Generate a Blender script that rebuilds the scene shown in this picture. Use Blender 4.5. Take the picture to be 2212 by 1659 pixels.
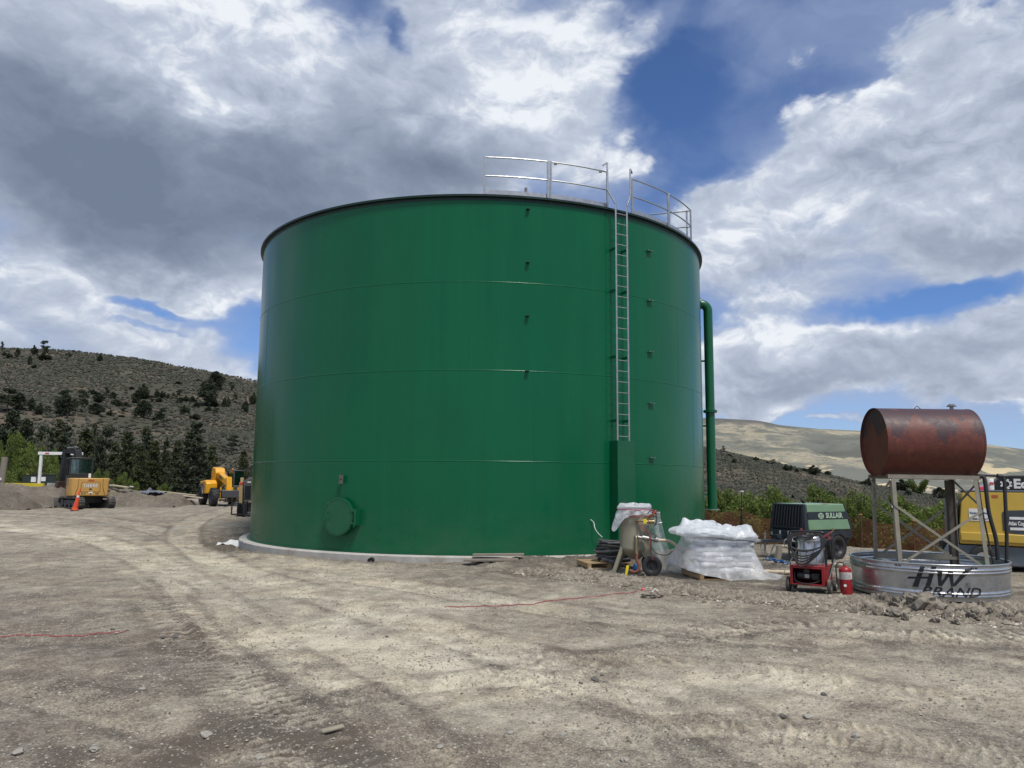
import bpy, bmesh, math, random
import numpy as np
from mathutils import Vector, Matrix, Euler

for _o in list(bpy.data.objects):
    bpy.data.objects.remove(_o)
scene = bpy.context.scene
COL = scene.collection
R = math.radians
rnd = random.Random(7)

# ------------------------------------------------------------------ camera
EYE = 2.1
TILT = R(7.1)
ROLL = R(0.5)
cam_data = bpy.data.cameras.new('camera')
cam = bpy.data.objects.new('camera', cam_data)
COL.objects.link(cam)
CAM_ROT = Matrix.Rotation(R(90) + TILT, 3, 'X') @ Matrix.Rotation(ROLL, 3, 'Z')
cam.matrix_world = Matrix.Translation((0, 0, EYE)) @ CAM_ROT.to_4x4()
cam_data.sensor_width = 36
cam_data.lens = 36 * 1661 / 2212
cam_data.clip_start = 0.1
cam_data.clip_end = 20000
scene.camera = cam


def ray(x, y):
    """direction of the survey sighting (x, y) taken from the camera station"""
    d = CAM_ROT @ Vector(((x - 1106) / 1661, (829.5 - y) / 1661, -1))
    return d


def azel(x, y):
    d = ray(x, y)
    return (math.degrees(math.atan2(d.x, d.y)), math.degrees(math.atan2(d.z, math.hypot(d.x, d.y))))

# ------------------------------------------------------------------ exposure
scene.render.engine = 'CYCLES'
scene.view_settings.view_transform = 'Standard'
scene.view_settings.look = 'None'
scene.view_settings.exposure = 0.2
scene.view_settings.gamma = 1.0
scene.view_settings.use_curve_mapping = False
try:
    scene.cycles.use_denoising = True
    scene.cycles.max_bounces = 8
    scene.cycles.transparent_max_bounces = 24
    scene.cycles.diffuse_bounces = 3
    scene.cycles.glossy_bounces = 3
except Exception:
    pass

# ------------------------------------------------------------------ sun (behind thin cloud, so very soft)
SUN_EL, SUN_AZ = R(62), R(150)      # azimuth measured clockwise from the view direction (+Y)
sun_data = bpy.data.lights.new('sun', 'SUN')
sun_data.energy = 3.0
sun_data.angle = R(12)
sun_data.color = (1.0, 0.955, 0.88)
sun = bpy.data.objects.new('sun', sun_data)
COL.objects.link(sun)
_sd = Vector((math.cos(SUN_EL) * math.sin(SUN_AZ), math.cos(SUN_EL) * math.cos(SUN_AZ), math.sin(SUN_EL)))
sun.rotation_euler = (-_sd).to_track_quat('-Z', 'Y').to_euler()
sun.location = (0, 0, 60)
# ------------------------------------------------------------------ world: Nishita sky with procedural cloud decks
world = bpy.data.worlds.new('World')
scene.world = world
world.use_nodes = True
WT = world.node_tree
for n in list(WT.nodes):
    WT.nodes.remove(n)


class NB:
    """tiny node builder"""
    def __init__(self, tree):
        self.t = tree

    def n(self, typ, **kw):
        nd = self.t.nodes.new(typ)
        for k, v in kw.items():
            setattr(nd, k, v)
        return nd

    def put(self, sock, v):
        if v is None:
            return
        if isinstance(v, bpy.types.NodeSocket):
            self.t.links.new(v, sock)
        else:
            if isinstance(v, tuple) and len(v) == 3 and sock.type == 'RGBA':
                v = v + (1,)
            sock.default_value = v

    def m(self, op, a, b=None, c=None, clamp=False):
        nd = self.n('ShaderNodeMath', operation=op, use_clamp=clamp)
        self.put(nd.inputs[0], a)
        self.put(nd.inputs[1], b)
        if c is not None:
            self.put(nd.inputs[2], c)
        return nd.outputs[0]

    def v(self, op, a, b=None, scale=None):
        nd = self.n('ShaderNodeVectorMath', operation=op)
        self.put(nd.inputs[0], a)
        if b is not None:
            self.put(nd.inputs[1], b)
        if scale is not None:
            self.put(nd.inputs['Scale'], scale)
        return nd.outputs['Value'] if op in ('DOT_PRODUCT', 'LENGTH', 'DISTANCE') else nd.outputs[0]

    def noise(self, vec, scale, detail=4, rough=0.55, dist=0.0, lac=2.0, color=False):
        nd = self.n('ShaderNodeTexNoise')
        self.put(nd.inputs['Vector'], vec)
        self.put(nd.inputs['Scale'], scale)
        nd.inputs['Detail'].default_value = detail
        nd.inputs['Roughness'].default_value = rough
        nd.inputs['Distortion'].default_value = dist
        nd.inputs['Lacunarity'].default_value = lac
        return nd.outputs['Color'] if color else nd.outputs[0]

    def voro(self, vec, scale, feature='F1', rand=1.0, out='Distance'):
        nd = self.n('ShaderNodeTexVoronoi', feature=feature)
        self.put(nd.inputs['Vector'], vec)
        self.put(nd.inputs['Scale'], scale)
        nd.inputs['Randomness'].default_value = rand
        return nd.outputs[out]

    def ss(self, x, a, b, lo=0.0, hi=1.0):
        nd = self.n('ShaderNodeMapRange', interpolation_type='SMOOTHSTEP')
        self.put(nd.inputs['Value'], x)
        nd.inputs['From Min'].default_value = a
        nd.inputs['From Max'].default_value = b
        nd.inputs['To Min'].default_value = lo
        nd.inputs['To Max'].default_value = hi
        return nd.outputs[0]

    def lin(self, x, a, b, lo=0.0, hi=1.0):
        nd = self.n('ShaderNodeMapRange')
        self.put(nd.inputs['Value'], x)
        nd.inputs['From Min'].default_value = a
        nd.inputs['From Max'].default_value = b
        nd.inputs['To Min'].default_value = lo
        nd.inputs['To Max'].default_value = hi
        return nd.outputs[0]

    def mix(self, f, a, b, blend='MIX'):
        nd = self.n('ShaderNodeMix', data_type='RGBA', blend_type=blend)
        nd.clamp_factor = True
        self.put(nd.inputs[0], f)
        self.put(nd.inputs[6], a)
        self.put(nd.inputs[7], b)
        return nd.outputs[2]

    def comb(self, x, y, z):
        nd = self.n('ShaderNodeCombineXYZ')
        for i, q in enumerate((x, y, z)):
            self.put(nd.inputs[i], q)
        return nd.outputs[0]

    def sep(self, v):
        nd = self.n('ShaderNodeSeparateXYZ')
        self.put(nd.inputs[0], v)
        return nd.outputs


W = NB(WT)
_tc = W.n('ShaderNodeTexCoord')
_dir = W.v('NORMALIZE', _tc.outputs['Generated'])
_x, _y, _z = W.sep(_dir)
_azd = W.m('MULTIPLY', W.m('ARCTAN2', _x, _y), 180 / math.pi)
_eld = W.m('MULTIPLY', W.m('ARCSINE', _z), 180 / math.pi)
# ragged warp of the cloud plan so its outlines are never smooth
_wc = W.noise(W.v('MULTIPLY', _dir, (1, 1, 1.5)), 5.0, 5, 0.6, color=True)
_wv = W.v('MULTIPLY', W.v('SUBTRACT', _wc, (0.5, 0.5, 0.5)), (11, 8, 0))
_A = W.v('ADD', W.comb(_azd, _eld, 0.0), _wv)


def blobs(lst, coord):
    """soft elliptical cloud masses: (x, y, rx, ry, rot deg, amplitude), sightings turned into azimuth and elevation"""
    acc = None
    for (px, py, rx, ry, rot, amp) in lst:
        a, e = azel(px, py)
        k = math.degrees(1 / 1661.0) * 0.95
        mp = W.n('ShaderNodeMapping', vector_type='TEXTURE')
        W.put(mp.inputs['Vector'], coord)
        mp.inputs['Location'].default_value = (a, e, 0)
        mp.inputs['Rotation'].default_value = (0, 0, R(rot))
        mp.inputs['Scale'].default_value = (rx * k, ry * k, 1)
        g = W.n('ShaderNodeTexGradient', gradient_type='SPHERICAL')
        W.put(g.inputs['Vector'], mp.outputs[0])
        s = W.ss(g.outputs[0 if g.outputs[0].name == 'Fac' else 1], 0.0, 0.75)
        acc = W.m('MULTIPLY_ADD', s, amp, acc if acc is not None else 0.0)
    return acc


COVER = [
    (250, 60, 640, 420, 0, .75), (250, 400, 560, 330, -8, .8), (760, 330, 560, 280, -10, .75), (1080, 200, 420, 330, 0, .75),
    (1280, 120, 190, 190, 0, .45), (1300, 330, 200, 130, 0, .4), (980, 20, 220, 110, 0, .25),
    (120, 720, 520, 130, -12, .6), (420, 790, 300, 120, -10, .5), (330, 590, 460, 90, 0, .55),
    (900, 560, 400, 200, 0, .5),
    (285, 652, 120, 20, -4, -.62), (275, 706, 110, 13, -2, -.40), (430, 640, 300, 60, 0, .25),
    (905, 78, 70, 46, -20, -.40), (1020, 60, 90, 60, 0, -.25),
    (1580, 440, 260, 110, 12, .6), (1900, 300, 330, 170, 12, .65), (2140, 320, 380, 230, 0, .75), (1900, 470, 420, 190, 0, .5),
    (2130, 540, 300, 130, 0, .35), (2330, 170, 330, 120, 0, .3),
    (1420, 40, 110, 70, 20, .32), (1580, 10, 150, 50, 0, .2), (2130, 40, 340, 80, 0, .38), (1800, 60, 420, 100, 0, .24), (1620, 560, 300, 90, 0, .2),
    (1640, 790, 330, 130, 0, .75), (1950, 790, 360, 110, 0, .75), (2230, 760, 260, 150, 30, .7), (1700, 690, 360, 80, 0, .3), (1700, 640, 300, 60, 0, .3), (1620, 545, 160, 80, 0, .2),
    (1620, 600, 330, 110, 0, .22),
    (1990, 655, 280, 42, 5, -.55), (1640, 892, 190, 30, 0, .42), (1840, 917, 120, 14, 0, .5), (2180, 860, 110, 20, 0, .3),
    (1500, 130, 190, 150, 0, -.22), (1450, 560, 110, 130, 0, -.2),
]
DARK = [
    (60, 330, 420, 200, -12, .56), (420, 430, 560, 190, -10, .56), (820, 400, 460, 170, 0, .60), (1040, 360, 300, 110, 0, .34),
    (560, 300, 200, 110, -35, .22), (600, 500, 360, 90, 0, .36), (60, 110, 260, 150, 0, .22), (300, 545, 330, 60, -4, .30), (760, 190, 200, 110, -40, .20),
    (330, 150, 230, 110, -20, -.12), (620, 60, 420, 140, 0, -.20), (1150, 160, 330, 200, 0, -.25), (150, 400, 120, 50, 0, -.22),
    (380, 235, 110, 60, -30, -.25), (520, 255, 90, 60, 0, -.2),
    (450, 770, 200, 60, 0, .16), (80, 740, 220, 50, 0, .14), (1700, 770, 330, 60, 0, .16), (1960, 800, 220, 50, 0, .22), (1640, 845, 500, 40, 0, .30),
    (2100, 400, 400, 260, 0, .12), (2050, 560, 400, 90, 0, .12), (1590, 400, 130, 50, 0, .12), (1900, 700, 400, 30, 0, -.1),
    (2150, 845, 200, 40, 0, .25), (1900, 380, 420, 240, 10, -.22), (1850, 740, 420, 60, 0, -.12), (1000, 150, 330, 170, 0, .14), (1250, 260, 240, 160, 0, .10),
]
_cov = blobs(COVER, _A)
_drk = blobs(DARK, W.v('ADD', W.comb(_azd, _eld, 0.0), W.v('MULTIPLY', _wv, (1.3, 1.1, 0))))
# away from the drawn masses the sky goes on as broken cumulus of the same kind
_far = W.ss(W.m('ABSOLUTE', _azd), 36, 60)
_hi = W.ss(_eld, 34, 46)
_out = W.m('MAXIMUM', _far, _hi)
_rest = W.m('MULTIPLY', _out, 0.42)
_cov = W.m('ADD', _cov, _rest)
_np = W.v('MULTIPLY', _dir, (1, 1, 1.65))
_np = W.v('ADD', _np, W.v('MULTIPLY', W.v('SUBTRACT', W.noise(_np, 9, 3, .5, color=True), (.5, .5, .5)), (.10, .10, .10)))


def puff(vec):
    a = W.noise(vec, 6.5, 12, 0.60, 0.0)
    return a


_n1 = puff(_np)
_n2 = puff(W.v('ADD', _np, (0.0, -0.004, 0.028)))      # the same cloud a little nearer the sun
_wisp = W.noise(W.v('MULTIPLY', _np, (1.0, 1.0, 1.0)), 3.2, 9, 0.55, 0.6)
_f = W.m('ADD', _cov, W.m('MULTIPLY', W.m('SUBTRACT', _n1, 0.5), 1.35))
_soft = W.noise(_dir, 3.0, 2, 0.5)
_edge = W.ss(_soft, 0.38, 0.60, 0.20, 0.55)      # some edges crisp, some blown thin
_dens = W.m('SMOOTH_MIN', 1.0, W.m('MAXIMUM', 0.0, W.m('DIVIDE', W.m('SUBTRACT', _f, 0.26), _edge)), 0.25)
_dens = W.ss(_dens, 0.0, 0.95)
_veil = W.ss(W.m('ADD', W.m('MULTIPLY', _cov, 0.8), W.m('MULTIPLY', W.m('SUBTRACT', _wisp, 0.5), 1.1)), -0.16, 0.58, 0.0, 0.82)
_low = W.ss(_eld, 9.0, -1.0, 0.0, 0.38)                # thicker air towards the horizon
_rk = W.ss(_drk, -0.1, 0.4, 1.45, 0.9)
_relief = W.m('MULTIPLY', W.m('SUBTRACT', _n1, _n2), _rk)
_mott = W.m('MULTIPLY', W.m('SUBTRACT', W.noise(_np, 2.8, 6, 0.46, 0.5), 0.5), 0.72)
_thick = W.m('MULTIPLY', W.ss(_f, 0.45, 1.25), 0.10)
_lit = W.m('ADD', W.m('SUBTRACT', W.m('SUBTRACT', 0.91, W.m('MULTIPLY', _drk, 0.66)), _thick), W.m('ADD', _relief, _mott))
_lit = W.m('MULTIPLY_ADD', _lit, 1.12, -0.17)
_ramp = W.n('ShaderNodeValToRGB')
W.put(_ramp.inputs[0], _lit)
_cr = _ramp.color_ramp
_cr.elements[0].position = 0.02
_cr.elements[0].color = (0.150, 0.190, 0.265, 1)
_cr.elements[1].position = 1.12 if False else 1.0
_cr.elements[1].color = (0.74, 0.77, 0.82, 1)
for p, c in ((0.28, (0.205, 0.250, 0.335, 1)), (0.58, (0.315, 0.365, 0.465, 1)), (0.84, (0.47, 0.525, 0.625, 1))):
    e = _cr.elements.new(p)
    e.color = c
_sky = W.n('ShaderNodeTexSky', sky_type='NISHITA')
_sky.sun_disc = False
_sky.sun_elevation = SUN_EL
_sky.sun_rotation = SUN_AZ
_sky.altitude = 2000
_sky.air_density = 1.0
_sky.dust_density = 0.4
_sky.ozone_density = 2.5
SKY_STRENGTH = 0.10
_blue = W.mix(1.0, _sky.outputs[0], (0.66, 0.82, 1.08), 'MULTIPLY')
_inv = 1.0 / SKY_STRENGTH
_cl = W.v('SCALE', _ramp.outputs[0], scale=_inv)
_haze = (0.28 * _inv, 0.40 * _inv, 0.62 * _inv)
_veilc = (0.33 * _inv, 0.40 * _inv, 0.56 * _inv)
_c = W.mix(_low, _blue, _haze)
_c = W.mix(_veil, _c, _veilc)
_c = W.mix(_dens, _c, _cl)
_bg = W.n('ShaderNodeBackground')
W.put(_bg.inputs[0], _c)
_bg.inputs[1].default_value = SKY_STRENGTH
_wo = W.n('ShaderNodeOutputWorld')
WT.links.new(_bg.outputs[0], _wo.inputs[0])
world.cycles.sampling_method = 'MANUAL'
world.cycles.sample_map_resolution = 512
# ------------------------------------------------------------------ numeric noise
def _hash(ix, iy, seed):
    h = (ix.astype(np.int64) * 374761393 + iy.astype(np.int64) * 668265263 + seed * 1442695041) & 0xffffffff
    h = ((h ^ (h >> 13)) * 1274126177) & 0xffffffff
    h = h ^ (h >> 16)
    return (h & 0xffff).astype(np.float64) / 65535.0


def vnoise(x, y, seed=0):
    x = np.asarray(x, float); y = np.asarray(y, float)
    ix = np.floor(x); iy = np.floor(y)
    fx = x - ix; fy = y - iy
    a0 = _hash(ix, iy, seed) * 6.2831853; a1 = _hash(ix + 1, iy, seed) * 6.2831853
    a2 = _hash(ix, iy + 1, seed) * 6.2831853; a3 = _hash(ix + 1, iy + 1, seed) * 6.2831853
    g0 = np.cos(a0) * fx + np.sin(a0) * fy
    g1 = np.cos(a1) * (fx - 1) + np.sin(a1) * fy
    g2 = np.cos(a2) * fx + np.sin(a2) * (fy - 1)
    g3 = np.cos(a3) * (fx - 1) + np.sin(a3) * (fy - 1)
    u = fx * fx * fx * (fx * (fx * 6 - 15) + 10); v = fy * fy * fy * (fy * (fy * 6 - 15) + 10)
    return 1.41 * ((g0 * (1 - u) + g1 * u) * (1 - v) + (g2 * (1 - u) + g3 * u) * v)


def fbm(x, y, seed=0, octv=4, gain=0.5, lac=2.03):
    s = 0; a = 1.0
    for i in range(octv):
        s = s + a * vnoise(x, y, seed + i * 17)
        x = x * lac + 3.1; y = y * lac - 1.7; a *= gain
    return s


def sstep(a, b, x):
    t = np.clip((np.asarray(x, float) - a) / (b - a), 0, 1)
    return t * t * (3 - 2 * t)


# ------------------------------------------------------------------ lie of the land
def G(x, y):
    """broad ground level of the yard: rises a little to the far left, falls to the right and beyond the yard's edge"""
    x = np.asarray(x, float); y = np.asarray(y, float)
    r = 0.5 * sstep(20, 42, y) * sstep(-3, -13, x)
    r = r + 0.012 * np.clip(x - 1, 0, 8)
    d = np.hypot(x, y)
    r = r - 2.6 * sstep(62, 95, d) * sstep(0, -10, x) - 2.2 * sstep(25, 47, d) * sstep(0, 8, x)
    return r


def at(px, py, dz=0.0):
    """point of the ground seen along the sighting (px, py)"""
    d = ray(px, py)
    t = 3.0
    for i in range(4000):
        p = (d.x * t, d.y * t)
        if EYE + d.z * t < float(G(*p)) + dz:
            break
        t += 0.03
    return Vector((d.x * t, d.y * t, EYE + d.z * t))


def atd(px, py, depth):
    """point at a given distance ahead (metres along +Y) on the sighting"""
    d = ray(px, py)
    t = depth / d.y
    return Vector((d.x * t, depth, EYE + d.z * t))


# ------------------------------------------------------------------ materials
MATS = {}


def pmat(name, base, rough=0.6, metal=0.0, var=0.12, scale=6.0, bump=0.0, bscale=40.0, dirt=None, dirta=0.0,
         dscale=3.0, coat=0.0, spec=0.5, coords='Object', stretch=(1, 1, 1), alpha=1.0, detail=5, dlow=0.0):
    if name in MATS:
        return MATS[name]
    m = bpy.data.materials.new(name)
    m.use_nodes = True
    t = m.node_tree
    for n in list(t.nodes):
        t.nodes.remove(n)
    b = NB(t)
    tc = b.n('ShaderNodeTexCoord').outputs[coords]
    vec = b.v('MULTIPLY', tc, stretch)
    n1 = b.noise(vec, scale, detail, 0.6)
    k = b.lin(n1, 0.3, 0.7, 1 - var, 1 + var)
    c = b.v('SCALE', tuple(base), scale=k)
    rg = b.lin(b.noise(vec, scale * 2.3, 4, 0.6), 0.3, 0.7, max(0.02, rough - 0.09), min(1, rough + 0.09))
    if dirt is not None:
        dn = b.noise(vec, dscale, 8, 0.68)
        f = b.ss(dn, 0.62 - dirta * 0.4, 0.80 - dirta * 0.4)
        if dlow:
            zz = b.sep(tc)[2]
            f = b.m('MAXIMUM', f, b.m('MULTIPLY', b.ss(zz, dlow, 0.0), b.ss(dn, 0.25, 0.6)))
        c = b.mix(b.m('MULTIPLY', f, min(1.0, 0.5 + dirta)), c, tuple(dirt))
        rg = b.m('MAXIMUM', rg, b.m('MULTIPLY', f, 0.85))
    p = b.n('ShaderNodeBsdfPrincipled')
    b.put(p.inputs['Base Color'], c)
    b.put(p.inputs['Roughness'], rg)
    p.inputs['Metallic'].default_value = metal
    p.inputs['Coat Weight'].default_value = coat
    p.inputs['Coat Roughness'].default_value = 0.12
    p.inputs['Specular IOR Level'].default_value = spec
    p.inputs['Alpha'].default_value = alpha
    if bump:
        bn = b.n('ShaderNodeBump')
        bn.inputs['Strength'].default_value = bump
        bn.inputs['Distance'].default_value = 0.02
        b.put(bn.inputs['Height'], b.noise(vec, bscale, 6, 0.65))
        b.put(p.inputs['Normal'], bn.outputs[0])
    o = b.n('ShaderNodeOutputMaterial')
    t.links.new(p.outputs[0], o.inputs[0])
    MATS[name] = m
    return m


DUST = (0.26, 0.22, 0.17)


# ------------------------------------------------------------------ mesh collecting
class MB:
    def __init__(self):
        self.v = []
        self.f = []

    def add(self, vs, fs, M=None):
        o = len(self.v)
        if M is not None:
            vs = [M @ Vector(q) for q in vs]
        self.v += [tuple(q) for q in vs]
        self.f += [tuple(i + o for i in q) for q in fs]
        return self

    def box(self, c, s, rot=None, taper=None):
        """box centred at c, size s, optional rotation matrix, optional (tx, ty) scale of the top face"""
        hx, hy, hz = s[0] / 2, s[1] / 2, s[2] / 2
        tx, ty = taper or (1, 1)
        vs = [(-hx, -hy, -hz), (hx, -hy, -hz), (hx, hy, -hz), (-hx, hy, -hz),
              (-hx * tx, -hy * ty, hz), (hx * tx, -hy * ty, hz), (hx * tx, hy * ty, hz), (-hx * tx, hy * ty, hz)]
        M = Matrix.Translation(c) @ (rot.to_4x4() if rot is not None else Matrix.Identity(4))
        return self.add(vs, [(0, 3, 2, 1), (4, 5, 6, 7), (0, 1, 5, 4), (1, 2, 6, 5), (2, 3, 7, 6), (3, 0, 4, 7)], M)

    def span(self, a, b):
        """axis aligned box from corner a to corner b"""
        c = [(a[i] + b[i]) / 2 for i in range(3)]
        return self.box(c, [abs(b[i] - a[i]) for i in range(3)])

    def bar(self, p, q, w, h=None, up=(0, 0, 1)):
        """rectangular bar from p to q"""
        p = Vector(p); q = Vector(q); h = h or w
        d = (q - p); L = d.length
        z = d.normalized(); u = Vector(up)
        if abs(z.dot(u)) > 0.98:
            u = Vector((0, 1, 0))
        x = u.cross(z).normalized(); y = z.cross(x)
        M = Matrix((x, y, z)).transposed()
        return self.box((p + q) / 2, (w, h, L), M)

    def angle(self, p, q, w, t=0.006, ax=(1, 0, 0), ay=(0, 1, 0)):
        """steel angle from p to q; its two legs run along ax and ay"""
        p = Vector(p); q = Vector(q); ax = Vector(ax); ay = Vector(ay)
        for (u, v) in ((ax, ay), (ay, ax)):
            o = 0.0 if u is ax or u == ax else t
            vs = []
            for e in (p, q):
                for (i, j) in ((o, 0), (w, 0), (w, t), (o, t)):
                    vs.append(e + u * i + v * j)
            self.add(vs, [(0, 1, 2, 3), (7, 6, 5, 4), (0, 4, 5, 1), (1, 5, 6, 2), (2, 6, 7, 3), (3, 7, 4, 0)])
        return self

    def cyl(self, p, q, r0, r1=None, n=16, caps=True):
        p = Vector(p); q = Vector(q); r1 = r0 if r1 is None else r1
        z = (q - p).normalized(); u = Vector((0, 0, 1)) if abs(z.z) < 0.95 else Vector((1, 0, 0))
        x = u.cross(z).normalized(); y = z.cross(x)
        vs = []
        for (c, r) in ((p, r0), (q, r1)):
            for i in range(n):
                a = 2 * math.pi * i / n
                vs.append(c + (x * math.cos(a) + y * math.sin(a)) * r)
        fs = [(i, (i + 1) % n, n + (i + 1) % n, n + i) for i in range(n)]
        if caps:
            fs += [tuple(range(n - 1, -1, -1)), tuple(range(n, 2 * n))]
        return self.add(vs, fs)

    def lathe(self, prof, n=32, M=None, a0=0.0, a1=2 * math.pi, cap=False):
        """profile [(r, z)...] turned round Z"""
        full = abs(a1 - a0 - 2 * math.pi) < 1e-6
        m = n if full else n + 1
        vs = []
        for (r, z) in prof:
            for i in range(m):
                a = a0 + (a1 - a0) * i / n
                vs.append((r * math.cos(a), r * math.sin(a), z))
        fs = []
        for k in range(len(prof) - 1):
            for i in range(n):
                j = (i + 1) % m
                fs.append((k * m + i, k * m + j, (k + 1) * m + j, (k + 1) * m + i))
        if cap:
            fs.append(tuple(range(m - 1, -1, -1)))
            fs.append(tuple(range((len(prof) - 1) * m, len(prof) * m)))
        return self.add(vs, fs, M)

    def tube(self, pts, r, n=8, smooth=4, closed=False):
        """round tube through points (Catmull-Rom)"""
        P = [Vector(p) for p in pts]
        if smooth > 1:
            Q = []
            L = len(P)
            rng = range(L if closed else L - 1)
            for i in rng:
                p1, p2 = P[i], P[(i + 1) % L]
                p0 = P[i - 1] if (i > 0 or closed) else p1 * 2 - p2
                p3 = P[(i + 2) % L] if (i + 2 < L or closed) else p2 * 2 - p1
                for k in range(smooth):
                    t = k / smooth
                    Q.append(0.5 * ((2 * p1) + (p2 - p0) * t + (2 * p0 - 5 * p1 + 4 * p2 - p3) * t * t + (3 * p1 - p0 - 3 * p2 + p3) * t ** 3))
            if not closed:
                Q.append(P[-1])
            P = Q
        L = len(P)
        vs = []
        nx = None
        for i in range(L):
            a = P[(i - 1) % L] if (i > 0 or closed) else P[0]
            b = P[(i + 1) % L] if (i < L - 1 or closed) else P[-1]
            z = (b - a)
            if z.length < 1e-9:
                z = Vector((0, 0, 1))
            z.normalize()
            if nx is None:
                u = Vector((0, 0, 1)) if abs(z.z) < 0.9 else Vector((1, 0, 0))
                nx = u.cross(z).normalized()
            else:
                nx = (nx - z * nx.dot(z))
                nx = nx.normalized() if nx.length > 1e-6 else Vector((1, 0, 0))
            ny = z.cross(nx)
            rr = r[min(i * len(r) // L, len(r) - 1)] if isinstance(r, (list, tuple)) else r
            for k in range(n):
                an = 2 * math.pi * k / n
                vs.append(P[i] + (nx * math.cos(an) + ny * math.sin(an)) * rr)
        fs = []
        for i in range(L if closed else L - 1):
            j = (i + 1) % L
            for k in range(n):
                fs.append((i * n + k, i * n + (k + 1) % n, j * n + (k + 1) % n, j * n + k))
        if not closed:
            fs += [tuple(range(n - 1, -1, -1)), tuple(range((L - 1) * n, L * n))]
        return self.add(vs, fs)

    def prism(self, poly, a, b, axis='y'):
        """polygon in the plane across `axis`, extruded from a to b"""
        n = len(poly)
        def P(u, w, d):
            return {'y': (u, d, w), 'x': (d, u, w), 'z': (u, w, d)}[axis]
        vs = [P(u, w, a) for (u, w) in poly] + [P(u, w, b) for (u, w) in poly]
        fs = [tuple(range(n)), tuple(range(2 * n - 1, n - 1, -1))] + [(i, n + i, n + (i + 1) % n, (i + 1) % n) for i in range(n)]
        return self.add(vs, fs)

    def build(self, name, mat, parent=None, bevel=0.0, smooth=True, loc=None, seg=2, flip=False):
        me = bpy.data.meshes.new(name)
        me.from_pydata(self.v, [], self.f)
        me.validate(verbose=False)
        bm = bmesh.new(); bm.from_mesh(me)
        bmesh.ops.recalc_face_normals(bm, faces=bm.faces)
        bm.to_mesh(me); bm.free()
        if smooth:
            me.polygons.foreach_set('use_smooth', [True] * len(me.polygons))
            me.set_sharp_from_angle(angle=R(38))
        me.materials.append(mat)
        o = bpy.data.objects.new(name, me)
        COL.objects.link(o)
        if parent is not None:
            o.parent = parent
        if loc is not None:
            o.location = loc
        if bevel:
            md = o.modifiers.new('bevel', 'BEVEL')
            md.width = bevel; md.segments = seg; md.limit_method = 'ANGLE'; md.angle_limit = R(40)
            md.harden_normals = False
        return o


def tag(o, label=None, cat=None, group=None, kind=None):
    if label: o['label'] = label
    if cat: o['category'] = cat
    if group: o['group'] = group
    if kind: o['kind'] = kind
    return o


def thing(name, label, cat, loc=(0, 0, 0), rz=0.0, group=None, tilt=(0, 0)):
    o = bpy.data.objects.new(name, None)
    COL.objects.link(o)
    o.location = loc
    o.rotation_euler = (tilt[0], tilt[1], rz)
    o.empty_display_size = 0.2
    return tag(o, label, cat, group)


def np_mesh(name, verts, faces, mat, smooth=True, attrs=None, parent=None):
    """fast mesh from arrays; faces all of one size"""
    me = bpy.data.meshes.new(name)
    nv, nf, k = len(verts), len(faces), faces.shape[1]
    me.vertices.add(nv)
    me.vertices.foreach_set('co', np.ascontiguousarray(verts, dtype=np.float32).ravel())
    me.loops.add(nf * k)
    me.loops.foreach_set('vertex_index', np.ascontiguousarray(faces, dtype=np.int32).ravel())
    me.polygons.add(nf)
    me.polygons.foreach_set('loop_start', np.arange(0, nf * k, k, dtype=np.int32))
    if smooth:
        me.polygons.foreach_set('use_smooth', np.ones(nf, dtype=bool))
    for an, av in (attrs or {}).items():
        at_ = me.attributes.new(an, 'FLOAT', 'POINT')
        at_.data.foreach_set('value', np.ascontiguousarray(av, dtype=np.float32))
    me.update(calc_edges=True)
    me.materials.append(mat)
    o = bpy.data.objects.new(name, me)
    COL.objects.link(o)
    if parent is not None:
        o.parent = parent
    return o


def grid_faces(nr, nc):
    i = np.arange(nr - 1)[:, None] * nc + np.arange(nc - 1)[None, :]
    return np.stack([i, i + 1, i + nc + 1, i + nc], -1).reshape(-1, 4)


def scatter(name, tv, tf, P, S, mat, rng, parent=None, smooth=False, squash=None, attr=None):
    """joined scatter of one small template (verts tv, faces tf) at points P with scales S"""
    n = len(P)
    a = rng.uniform(0, 2 * np.pi, n)
    c, s = np.cos(a), np.sin(a)
    T = np.asarray(tv, float)
    k = len(T)
    j = 1 + rng.uniform(-.28, .28, (n, k, 1))
    sc = np.asarray(S, float).reshape(n, 1, -1) * np.ones((1, 1, 3))
    V = T[None] * sc * j
    X = V[..., 0] * c[:, None] - V[..., 1] * s[:, None]
    Y = V[..., 0] * s[:, None] + V[..., 1] * c[:, None]
    V = np.stack([X, Y, V[..., 2]], -1) + np.asarray(P)[:, None, :]
    F = (np.asarray(tf)[None] + (np.arange(n) * k)[:, None, None]).reshape(-1, len(tf[0]))
    attrs = {}
    if attr:
        attrs = {attr: np.repeat(rng.uniform(0, 1, n), k)}
    return np_mesh(name, V.reshape(-1, 3), F, mat, smooth, attrs, parent)


def copy_tree(o, parent=None):
    c = o.copy()
    COL.objects.link(c)
    c.parent = parent
    for ch in list(o.children):
        copy_tree(ch, c)
    return c


ICO_V = []
ICO_F = []
_bm = bmesh.new(); bmesh.ops.create_icosphere(_bm, subdivisions=1, radius=1.0)
_bm.verts.ensure_lookup_table()
ICO_V = [tuple(v.co) for v in _bm.verts]; ICO_F = [tuple(v.index for v in f.verts) for f in _bm.faces]
_bm.free()


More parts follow.
